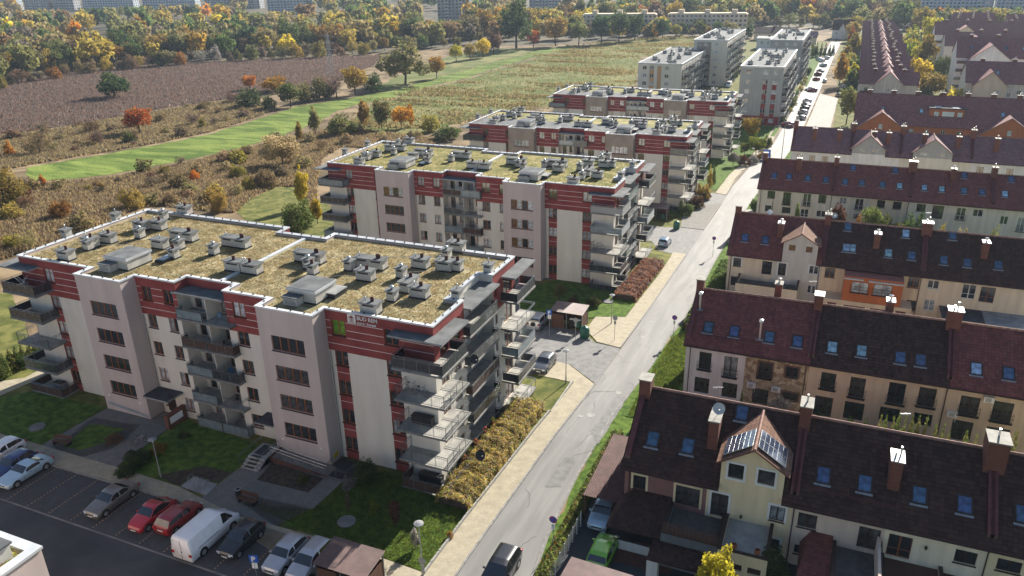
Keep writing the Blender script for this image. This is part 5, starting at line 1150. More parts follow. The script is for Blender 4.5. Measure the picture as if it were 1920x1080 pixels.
MIX = dict(gold=('leaf_gold','leaf_olive'), yellow=('leaf_yellow','leaf_gold'), orange=('leaf_orange','leaf_gold'), redor=('leaf_redor','leaf_orange'), olive=('leaf_olive','leaf_green'), green=('leaf_green','leaf_olive'),
           deep=('leaf_deep','leaf_green'), tan=('leaf_tan','leaf_olive'), rust=('leaf_rust','leaf_brown'), brown=('leaf_brown','leaf_rust'), lime=('leaf_lime','leaf_green'), purple=('leaf_purple','leaf_rust'), silver=('leaf_silver','leaf_green'), straw=('leaf_straw','leaf_tan'), bronze=('leaf_bronze','leaf_gold'), hedge=('leaf_hedge','leaf_bronze'))
def crown_mesh(shape, leafk, lod, var):
    key = (shape, leafk, lod, var)
    if key not in CROWN:
        n, lf = {2: (5200, .024), 1: (1900, .036), 0: (750, .055)}[lod]
        v = crown_arrays(shape, n, lf, hash((len(shape)*7+ord(shape[0])*3+lod*11+var*101)) % 100000)
        g = np.random.default_rng(var+5); idx = (g.random(n) < .28)
        CROWN[key] = quad_mesh('crown', v, MIX[leafk], idx)
    return CROWN[key]
TRK = {}
def trunk_mesh(shape, bark, var):
    key = (shape, bark, var)
    if key not in TRK:
        r = random.Random(var*31+len(shape)); b = MB(); h = .55 if shape in ('bush', 'bare') else .8; rad_ = .028
        pts = [(0,0,-.02)]+[(r.gauss(0, .015), r.gauss(0, .015), h*(i+1)/3) for i in range(3)]
        for i in range(3): b.tube(pts[i], pts[i+1], rad_*(1-i*.28), 6, r2=rad_*(1-(i+1)*.28))
        for i in range(9 if shape != 'cone' else 0):
            z = r.uniform(.18, .6); a = r.uniform(0, 6.28); l = r.uniform(.2, .4)
            p = Vector((0, 0, z)); q = p+Vector((math.cos(a)*l*.7, math.sin(a)*l*.7, l*.75)); b.tube(p, q, .013, 4, r2=.004)
            for _ in range(2): b.tube(p.lerp(q, .55), q+Vector((r.gauss(0, .1), r.gauss(0, .1), r.uniform(0, .14))), .006, 3, r2=.002)
        TRK[key] = b.mesh('trunk', bark)
    return TRK[key]
def tree(x, y, w_, h_, shape, leafk, label, group=None, lod=1, cat=None, bark='bark', z=None, name=None, rnd=random):
    nm = name or {'bush': 'shrub', 'cone': 'conifer', 'bare': 'shrub'}.get(shape, 'tree'); 
    T = thing(nm, label, cat or nm, (x, y, gz(y) if z is None else z), rnd.uniform(0, 6.28), group)
    T.scale = (w_, w_, h_); var = rnd.randint(0, 2)
    put('crown' if nm in ('tree', 'conifer') else 'foliage', crown_mesh(shape, leafk, lod, var), T)
    put('trunk' if nm in ('tree', 'conifer') else 'stems', trunk_mesh(shape, bark, var), T)
    return T
CN = dict(gold='yellow green', yellow='bright yellow', orange='orange', redor='orange red', olive='olive green', green='green', deep='dark green', tan='tan', rust='rust brown', brown='brown', lime='light green', purple='dark plum', silver='silvery', straw='pale straw coloured', bronze='bronze', hedge='russet')
SPEC = [(-283.9,242.8,16.2,10.3,'wide','deep','dark leaning willow alone in the brown reed field'),(-206.5,183.3,9.9,8.9,'round','orange','round orange red tree beside the reed field, nearest the long grass strip'),(-210.4,142.1,3.2,4.6,'cone','orange','small pointed orange tree at the left edge above the grass strip'),(-164.5,116.6,2.0,3.3,'tall','orange','slim orange sapling standing on the near edge of the grass strip'),(-204.6,146.7,8.3,6.4,'bare','tan','thin pale shrub with bare branches above the left end of the grass strip'),(-156.6,102.1,9.4,8.4,'bush','gold','large yellow brown bush at the left edge below the grass strip'),(-130.8,110.6,5.6,4.4,'bush','gold','rounded yellow bush just behind the nearest apartment roof'),(-136.7,98.9,4.5,3.9,'bush','bronze','bronze bush left of the rounded yellow bush'),(-112.6,115.3,4.1,4.5,'bush','gold','yellow bush to the right behind the nearest roof, left of the grassy patch'),(-119.4,137.6,5.4,4.7,'bush','rust','dark rusty bush in the scrub left of the yellow poplar'),(-139.7,136.9,2.5,2.8,'bush','redor','small red orange bush in the middle of the brown scrub'),(-132.0,159.9,10.8,8.2,'round','straw','wide pale straw coloured willow left of the second block'),(-148.7,188.8,3.5,6.6,'tall','gold','slim yellow green tree right of the pale willow top'),(-150.9,199.5,5.0,9.8,'tall','tan','tall tan tree between grass strip and second block'),(-133.1,144.1,4.4,3.4,'bush','gold','low yellow bush in the scrub left of the rusty bush'),(-120.7,133.3,3.1,3.6,'bush','gold','small yellow bush below the rusty bush'),(-152.0,139.8,2.9,2.4,'bush','gold','tiny yellow bush at the lower edge of the grass strip'),(-196.2,169.5,4.2,3.8,'bush','green','green bush at the foot of the round orange tree'),(-196.1,199.4,2.8,3.8,'bush','gold','small yellow bush between reed field and grass strip'),(-88.4,108.6,6.4,6.9,'bush','green','large dark green willow bush behind the notch of the nearest roof'),(-99.2,124.2,3.9,9.2,'tall','yellow','bright yellow poplar beside the left balconies of the second block'),(-89.3,115.6,3.0,5.8,'tall','yellow','yellow green tree hugging the left balconies of the second block'),(-144.4,204.1,10.4,7.3,'bush','olive','broad olive bush above the left corner of the second roof'),(-143.4,215.6,6.6,10.2,'tall','gold','upright golden tree behind the second roof'),(-138.0,217.5,7.6,9.2,'round','olive','olive tree left of the pair of orange trees'),(-133.0,221.2,6.6,7.6,'round','orange','round orange tree behind the second roof'),(-131.5,224.7,3.9,7.6,'tall','redor','narrow red orange tree right of the round orange one'),(-121.0,219.4,7.2,5.7,'bush','gold','yellow bush right of the orange pair'),(-109.5,209.6,9.1,4.8,'bush','green','low green bramble left of the third block'),(-186.9,317.3,22.9,18.2,'wide','tan','very large tan green willow at the bend of the grass strip'),(-182.1,338.9,8.7,10.3,'round','bronze','bronze tree touching the large willow'),(-203.3,402.6,8.3,9.7,'round','yellow','first yellow tree on the far margin of the grass strip, nearest the large willow'),(-200.2,414.0,7.9,9.3,'round','gold','golden green tree between two yellow ones on the strip margin'),(-197.5,425.7,9.9,10.6,'round','yellow','second yellow tree on the strip margin'),(-199.6,445.7,10.9,11.7,'round','rust','rust coloured tree right of the yellow ones on the strip margin'),(-198.0,267.4,11.3,9.7,'bush','olive','olive thicket left of the lattice mast foot'),(-193.0,272.1,10.5,10.6,'bare','brown','leafless grey brown tree by the lattice mast foot'),(-190.9,282.3,11.7,12.1,'round','bronze','bronze green tree right of the lattice mast'),(-187.8,291.6,10.1,8.4,'bush','deep','dark green bush left of the large willow'),(-243.3,279.2,7.1,6.8,'round','orange','round orange tree at the right end of the reed field'),(-229.3,278.4,12.1,6.7,'wide','orange','spreading orange tree beyond the dark thicket'),(-211.5,241.4,11.1,8.0,'bush','deep','dark thicket below the round orange tree'),(-201.1,239.5,5.7,5.9,'bush','green','small round green bush in front of the dark thicket'),(-196.5,246.4,10.7,9.1,'round','green','green tree at the right end of the dark thicket'),(-198.8,258.2,6.8,8.2,'bush','olive','olive bush between thicket and lattice mast'),(-198.4,478.1,27.2,30.6,'wide','deep','tallest dark green poplar group at the far end of the grass strip'),(-190.1,486.8,10.3,11.1,'round','orange','orange tree at the foot of the tallest poplars'),(-179.5,499.7,17.4,18.4,'round','gold','broad yellow tree right of the tallest poplars'),(-167.0,509.3,14.0,15.3,'round','olive','olive tree between yellow tree and dark poplars'),(-154.2,519.1,14.8,18.7,'round','deep','left one of the three dark poplars beyond the meadow'),(-146.1,531.7,15.0,19.6,'round','deep','middle one of the three dark poplars beyond the meadow'),(-138.5,544.5,13.8,17.2,'round','deep','right one of the three dark poplars beyond the meadow'),(-122.7,559.2,11.1,14.0,'round','deep','single dark round poplar right of the little orange tree'),(-129.5,565.9,5.2,9.9,'tall','orange','little orange tree between dark poplars'),(-3.6,362.5,8.5,13.8,'tall','yellow','yellow birch at the roadside far up the street'),(0.2,458.5,9.5,14.4,'tall','gold','golden birch behind the roadside yellow birch'),(-1.9,518.5,6.9,13.1,'tall','orange','orange birch farther up the street'),(-1.4,564.4,10.9,12.3,'round','gold','golden crown at the top left of the terrace rows'),(1.0,274.8,7.6,12.4,'round','olive','tall olive tree in front of the far terrace, left of the orange gabled building'),(-24.8,240.9,6.7,6.3,'round','bronze','bronze yellow tree in the garden below the grey block'),(-20.6,218.2,5.8,4.9,'round','lime','clipped bright green dome tree in the street garden'),(-23.5,217.2,2.6,3.5,'round','green','smaller clipped green tree beside the bright dome tree'),(-24.4,202.0,3.3,3.7,'round','silver','small silvery lollipop tree at the lawn corner'),(-22.0,203.6,3.6,3.0,'bush','purple','dark plum shrub on the garden lawn'),(-20.0,207.2,3.0,2.2,'bush','silver','grey green shrub right of the plum shrub'),(-18.0,212.9,3.7,2.6,'bush','bronze','bronze shrub by the blue advertising board'),(-18.6,226.9,3.3,3.9,'bush','green','green shrub left of the tall street pole'),(-26.3,177.7,1.5,5.2,'cone','gold','left one of the two slim cypresses by the third block'),(-25.9,180.7,1.2,4.8,'cone','olive','right one of the two slim cypresses by the third block'),(-25.8,165.9,3.9,3.5,'bush','gold','yellow flowering bush below the slim cypresses'),(-25.0,165.7,2.1,1.9,'bush','purple','dark shrub at the foot of the yellow bush'),(-25.4,158.0,3.3,3.0,'bush','purple','plum and grey shrub right of the third block'),(-26.6,150.8,3.8,2.9,'bush','green','green juniper beside the second bin shelter'),(-14.2,159.3,2.4,2.9,'bush','deep','dark shrub at the corner of the fourth row'),(41.2,217.8,4.9,4.6,'round','yellow','yellow tree at the right edge above the fourth row'),(-3.6,41.9,4.3,6.7,'tall','yellow','bright yellow birch cut by the bottom edge of the photo'),(-0.5,47.0,2.9,3.7,'bush','deep','dark green conifer beside the yellow birch'),(2.2,50.2,1.3,1.2,'bush','green','low green shrub right of the dark conifer'),(-34.2,46.9,2.2,2.5,'bush','deep','dark evergreen shrub against the nearest block, by the basement steps'),(-35.3,45.7,1.6,1.0,'bush','silver','low grey shrub with pale stones beside the dark evergreen'),(-28.8,42.6,1.1,2.7,'round','purple','small plum coloured tree on the shaded lawn'),(-33.5,42.9,0.6,2.2,'tall','brown','thin young tree on the shaded lawn'),(-31.5,43.7,1.0,1.1,'bush','lime','light green shrub on the shaded lawn'),(-26.1,41.0,1.0,2.2,'tall','silver','silvery sapling in the sunlit corner of the lawn'),(-24.2,43.1,0.6,0.8,'bush','bronze','little bronze bush by the pavement edging'),(-39.5,44.8,1.2,0.9,'bush','olive','green plant in the soil bed by the steps'),(-55.5,41.7,2.5,1.4,'bush','deep','dark juniper mat left of the lamp post by the car park'),(-54.9,43.6,1.7,1.2,'bush','bronze','bronze shrub behind the nearest lamp post'),(-55.0,39.9,2.1,1.2,'bush','deep','low juniper at the lawn tip by the car park'),(-54.7,46.4,1.2,0.9,'bush','green','green shrub below the middle balconies'),(-60.5,43.5,2.1,0.8,'bush','rust','rusty low shrub in the bed before the left tower'),(-33.2,94.4,2.1,2.7,'round','olive','olive shrub tree on the lawn below the second block'),(-30.5,92.2,1.9,2.1,'bush','purple','dark plum shrub on the lawn below the second block'),(-28.3,94.2,2.2,1.8,'bush','green','round green shrub left of the second lamp on the lawn'),(40.5,610.0,17.9,19.5,'round','gold','large golden tree between terrace rows and big gabled blocks'),(41.1,540.0,13.9,16.7,'round','yellow','bright yellow tree right of the large golden one'),(30.0,525.5,11.8,9.5,'bush','lime','light green tree by the end of the far terrace'),(32.1,424.3,11.6,17.7,'tall','gold','tall yellow green tree between terrace and gabled blocks'),(35.7,380.0,8.1,12.1,'round','deep','blue green spruce like tree in front of the gabled blocks'),(28.9,334.8,10.0,10.8,'round','gold','yellow tree in front of the far terrace end, right side'),(16.6,331.2,6.0,6.6,'round','olive','small olive tree before the far terrace gable'),(22.0,330.2,4.8,4.7,'bush','olive','low olive tree right of the far terrace gable'),(33.3,326.2,3.9,4.5,'round','rust','small rust tree behind the orange gabled building'),(5.9,313.1,7.7,3.8,'bush','orange','orange hedge like shrub before the far terrace'),(46.3,263.8,5.3,3.6,'bush','olive','round olive shrub at the right edge by the orange gabled building'),(42.8,266.0,2.5,4.3,'tall','yellow','small yellow tree between orange gabled building and big block'),(-115.1,677.3,4.3,12.3,'cone','deep','lone dark spruce among the far gardens'),(-29.3,314.9,3.3,5.2,'bush','green','green shrub by the balconies of the grey block'),(-18.1,300.0,5.0,5.3,'bush','olive','olive shrubs at the foot of the grey block'),(-23.1,347.6,3.1,5.6,'bush','deep','dark shrub between the two grey blocks'),(-49.2,369.9,5.8,6.0,'bush','deep','dark trees left of the white camper')]
SPEC += [(1.4,139.0,3.3,7.8,'round','purple','plum leaved tree in the gardens of the fourth row'),(7.1,139.0,4.1,8.0,'round','green','large green garden tree behind the third row roof'),(10.1,138.0,4.8,7.0,'bush','green','wide green garden shrub right of the large green tree'),(12.9,139.0,4.6,7.8,'bush','deep','dark green garden shrub farther right behind the third row'),(4.9,139.0,2.3,6.6,'bush','bronze','coppery shrub right of the plum leaved tree'),(17.0,137.0,2.7,6.4,'bush','gold','yellow shrub behind the third row ridge'),(19.9,137.0,2.4,6.3,'bush','straw','pale feathery shrub behind the third row ridge'),(24.7,138.0,1.7,7.1,'bush','olive','thin olive shrub before the white framed windows'),(-5.3,141.0,1.5,6.9,'tall','lime','young light green tree in front of the fourth row end house'),(-9.8,144.0,0.7,6.7,'cone','deep','slim dark cypress against the fourth row end house'),(-2.1,69.0,2.4,3.6,'round','silver','silvery pink shrub tree in front of the stone faced house'),(-5.5,69.0,0.9,3.9,'cone','green','small cone shaped conifer behind the front row ridge'),(-4.4,68.0,1.3,3.2,'bush','lime','lime yellow low shrub beside the small conifer'),(4.3,68.0,1.5,3.6,'bush','lime','lime yellow shrub behind the front row ridge, left of the thujas'),(5.6,68.0,1.2,3.8,'bush','lime','second lime yellow shrub, touching the thujas'),(1.6,71.0,1.1,2.1,'bush','deep','dark shrub below the stone faced house corner')]
for i, (x, y, w_, h_, sh, lf, lb) in enumerate(SPEC):
    d = math.hypot(x, y); rr = random.Random(i)
    tree(x, y, w_, h_, sh, lf, lb, lod=2 if d < 230 and w_ > 2 else 1, bark='birch_bark' if 'birch' in lb else 'bark', rnd=rr)
# thuja rows
for i, (x, y, w_, h_) in enumerate([(6.6,66.5,0.7,4.6),(7.0,66.5,0.7,4.8),(7.6,66.5,0.6,4.7),(8.0,66.5,0.8,5.2),(8.5,66.5,0.6,5.0),(9.0,66.5,0.8,5.1),(9.5,66.5,0.8,5.2),(10.1,66.5,0.7,5.2),(10.9,66.5,0.8,4.7),(11.5,66.5,0.7,4.8),(12.0,66.5,0.6,4.4),(13.2,66.5,0.9,4.6),(14.0,66.5,0.6,4.4),(15.2,66.5,0.8,4.4),(16.7,66.5,1.1,5.3)]):
    tree(x, y, w_*1.7, h_*1.1, 'cone', 'green', 'green thuja in the hedge row behind the front row houses', group='thujas behind the front row', cat='conifer', lod=1)
for i, (x, y, w_, h_) in enumerate([(-82.7,48.0,1.3,2.9),(-83.0,48.9,1.3,2.9),(-83.1,49.8,1.3,2.9),(-83.0,50.5,1.3,2.9),(-83.1,51.3,1.4,2.8),(-83.0,52.1,1.2,2.7),(-83.1,52.8,1.2,2.6),(-83.0,53.4,1.1,2.4)]):
    tree(x, y, w_*1.3, h_, 'cone', 'green', 'green thuja in the hedge left of the nearest block', group='thujas left of the nearest block', cat='conifer', lod=1)
for i, (x, y, w_, h_) in enumerate([(-20.4,468.8,2.6,7.2),(-18.4,471.9,2.6,7.8),(-16.3,475.1,2.6,7.3),(-14.2,475.6,2.6,7.3),(-11.9,473.5,2.6,6.7),(-10.3,482.0,2.7,6.2)]):
    tree(x, y, w_, h_, 'cone', 'deep', 'dark spruce in the row before the dark roofed villa', group='spruces by the villa', cat='conifer', lod=0)
# wild shrubs of the scrubland
def in_poly_pts(poly, n, rnd=random):
    xs = [p[0] for p in poly]; ys = [p[1] for p in poly]; out = []
    while len(out) < n:
        p = (rnd.uniform(min(xs), max(xs)), rnd.uniform(min(ys), max(ys)))
        if inside(p, poly): out.append(p)
    return out
SCRUB1 = [(-179.30,111.83),(-168.43,116.73),(-160.04,131.17),(-157.98,143.93),(-158.32,164.52),(-156.51,185.80),(-154.78,196.07),(-154.66,218.88),(-133.98,212.12),(-112.87,208.31),(-106.69,190.24),(-133.77,188.26),(-128.16,170.09),(-95.37,122.01),(-113.46,141.54),(-117.90,139.54),(-115.37,127.55),(-109.35,115.77),(-130.04,113.98),(-122.35,81.89),(-122.10,72.64)]
SCRUB2 = [(-249.16,159.71),(-241.88,168.68),(-239.61,179.32),(-240.33,208.62),(-238.15,223.33),(-233.83,242.47),(-230.28,250.92),(-197.29,239.45),(-196.33,232.13),(-187.87,193.68),(-188.92,173.27),(-192.71,150.26),(-193.02,133.54),(-191.10,119.92)]
rr = random.Random(3)
for x, y in in_poly_pts(SCRUB1, 70, rr):
    k = rr.choice(['tan', 'straw', 'brown', 'gold', 'tan', 'rust']); s = rr.uniform(1.4, 3.8)
    tree(x, y, s*1.3, s, rr.choice(['bush', 'bush', 'bare']), k, 'wild %s shrub in the scrub between grass strip and blocks' % CN[k], group='wild shrubs near the blocks', lod=0, rnd=rr, cat='shrub')
for x, y in in_poly_pts(SCRUB2, 46, rr):
    k = rr.choice(['tan', 'rust', 'brown', 'straw', 'tan']); s = rr.uniform(1.6, 4.8)
    tree(x, y, s*1.3, s, rr.choice(['bush', 'bare', 'bare']), k, 'wild %s shrub between reed field and grass strip' % CN[k], group='wild shrubs by the reed field', lod=0, rnd=rr, cat='shrub')
for i in range(16):
    x, y = rr.uniform(-44, -23), rr.uniform(232, 261); s = rr.uniform(1.5, 4.5); k = rr.choice(['green','olive','lime','gold','deep'])
    tree(x, y, s*1.1, s, rr.choice(['bush', 'round', 'bush']), k, '%s shrub in the street garden before the grey block' % CN[k], group='garden shrubs before the grey block', lod=1, rnd=rr, cat='shrub', name='garden_shrub')
for i in range(14):
    x, y = rr.uniform(-18.6, -17.4), 268+i*11+rr.uniform(-3, 3); s = rr.uniform(1.2, 3.2); k = rr.choice(['green','olive','gold','deep'])
    tree(x, y, s, s, 'bush', k, '%s shrub at the foot of the grey block by the street' % CN[k], group='shrubs along the grey blocks', lod=0, rnd=rr, cat='shrub', name='street_shrub')
# ground cover of the fields
def field_tufts(name, poly, n, h, w_, mats, wts, rnd=random, blades=3):
    p = in_poly_pts(poly, n, rnd); return scatter_tufts(name, [(x, y, gz(y)) for x, y in p], h, w_, mats, blades, None, .45, wts)
field_tufts('scrub_growth', SCRUB1, 36000, .75, .42, ['leaf_rust', 'leaf_tan', 'leaf_brown', 'leaf_straw'], [.16, .36, .26, .22], rr)
field_tufts('scrub_growth', SCRUB2, 26000, .8, .5, ['leaf_rust', 'leaf_tan', 'leaf_brown', 'leaf_straw'], [.12, .30, .30, .28], rr)
field_tufts('reeds', REED, 60000, 1.0, .5, ['leaf_brown', 'leaf_rust', 'leaf_silver'], [.9, .08, .02], rr, 2)
field_tufts('meadow_tufts', OLIVE, 16000, .3, .6, ['leaf_olive', 'leaf_straw', 'leaf_tan', 'leaf_green'], [.55, .07, .18, .2], rr, 2)
field_tufts('grass_blades', GREEN, 30000, .09, .3, ['meadow_green'], [1.0], rr, 2)
CLUMPS = [(x, y) for x, y in in_poly_pts(OLIVE, 170, rr)]
pp = []
for x, y in CLUMPS:
    for _ in range(rr.randint(20, 90)): s = rr.uniform(1.5, 5); q = (x+rr.gauss(0, s*1.8), y+rr.gauss(0, s*.5)); pp.append((q[0], q[1], gz(q[1])))
scatter_tufts('dry_reed_clumps', pp, .8, .7, ['leaf_straw', 'leaf_olive', 'leaf_tan'], 3, None, .4, [.3, .3, .4])
# hedges along the pavement
def hedge(name, label, x0, x1, y0, y1, h, mats, n, leaf=.11, wts=None, cat='hedge', taper=.25):
    T = thing(name, label, cat, ((x0+x1)/2, (y0+y1)/2, gz((y0+y1)/2)))
    g = np.random.default_rng(int(abs(x0*10+y0))); cx, cy = (x1-x0)/2, (y1-y0)/2
    u = g.uniform(-1, 1, (n, 2)); top = g.random(n) < .55
    bump = .07*np.sin(u[:, 1]*cy*1.9+1)+.07*np.sin(u[:, 1]*cy*4.3+u[:, 0]*2)+.07*np.sin(u[:, 0]*6+u[:, 1]*cy*.8)+.05*np.sin(u[:, 1]*cy*9+u[:,0]*4)
    x = u[:, 0]*cx*(1+bump*.5); z = np.where(top, h*(1+bump*.9)*np.sqrt(np.clip(1-.45*u[:, 0]**2, 0, 1))+g.normal(0, .07, n), g.uniform(.02, 1, n)*h); 
    x = np.where(top, x, np.sign(u[:, 0])*cx*(1+bump*.5)*(1-.12*z/h)+g.normal(0, .06, n)); y = u[:, 1]*cy*(1+.01*g.normal(size=n))
    c = np.c_[x, y, z]; c[:, 2] += np.interp(y+(y0+y1)/2, KYx, KYz)-gz((y0+y1)/2)
    nr = np.c_[x/cx*.6, np.zeros(n), np.ones(n)*1.3]+g.normal(0, .6, (n, 3)); nr /= np.linalg.norm(nr, axis=1)[:, None]
    t = np.cross(nr, g.normal(size=(n, 3))); t /= np.linalg.norm(t, axis=1)[:, None]; bt = np.cross(nr, t); s = (leaf*g.uniform(.5, 1.3, n))[:, None]
    v = np.empty((n, 4, 3)); v[:, 0] = c-t*s; v[:, 1] = c-bt*s*.7; v[:, 2] = c+t*s; v[:, 3] = c+bt*s*.7
    put('foliage', quad_mesh('foliage', v.reshape(-1, 3), mats, g.choice(len(mats), n, p=wts)), T)
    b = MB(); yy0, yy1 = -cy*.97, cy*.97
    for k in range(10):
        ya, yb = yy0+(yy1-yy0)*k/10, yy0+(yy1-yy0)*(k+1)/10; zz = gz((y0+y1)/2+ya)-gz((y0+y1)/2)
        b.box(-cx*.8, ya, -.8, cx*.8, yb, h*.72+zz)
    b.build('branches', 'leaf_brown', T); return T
hedge('hedge', 'russet and yellow hedge along the pavement below the nearest block', -27.3, -24.15, 46.4, 64.2, 1.1, ['leaf_hedge','leaf_straw','leaf_rust','leaf_gold','leaf_silver','leaf_lime'], 38000, .075, [.36,.10,.26,.12,.09,.07])
hedge('hedge', 'brown pink hedge along the pavement below the second block', -26.6, -23.4, 98.2, 116.5, 1.1, ['leaf_hedge','leaf_rust','leaf_silver'], 18000, .10, [.5,.25,.25])
hedge('hedge', 'clipped green hedge at the corner of the third row', -14.9, -12.9, 99.5, 119, 1.5, ['leaf_green','leaf_lime'], 14000, .10, [.7,.3])
hedge('hedge', 'dark hedge between the second row end house and the lane', -15.2, -13.2, 90.3, 96.5, 1.5, ['leaf_green','leaf_deep','leaf_gold'], 6000, .10, [.5,.35,.15])
hedge('climbing_plants', 'leafy weeds and climbing vines between road and carport', -16.35, -15.35, 36, 62, .7, ['leaf_green','leaf_lime','leaf_tan','leaf_redor'], 15000, .10, [.55,.25,.17,.03], cat='shrubs')
for T_ in []: pass
hedge('hedge', 'low hedge under the balconies facing the pavement, first block', -28.0, -27.45, 50, 66, .45, ['leaf_green','leaf_silver'], 3000, .09, [.6,.4])
# lawn blades near the camera
LW = [(-42.4,40.45),(-36.4,41.95),(-36.2,46.4),(-33.7,48.9),(-28.0,47.2),(-24.4,47.2),(-24.3,39.0),(-27,39.2),(-32.8,39.4)]
scatter_tufts('lawn_blades', [(x, y, gz(y)+.08) for x, y in in_poly_pts(LW, 16000, rr)], .09, .05, ['leaf_green', 'leaf_lime'], 3, None, .4, [.7, .3])
LW2 = [(-16.0,66.4),(-16.1,78),(-16.0,88),(-13.4,91.5),(-12.4,84),(-12.4,66.4)]
scatter_tufts('lawn_blades', [(x, y, gz(y)+.09) for x, y in in_poly_pts(LW2, 8000, rr)], .14, .08, ['leaf_green', 'leaf_lime'], 3, None, .4, [.6, .4])
# ---- the woods beyond the fields
FY = [(-150,182),(0,163),(133,138),(348,119),(518,110),(640,105),(720,100),(800,98),(860,88),(960,70),(1090,72),(1200,66),(1330,60)]

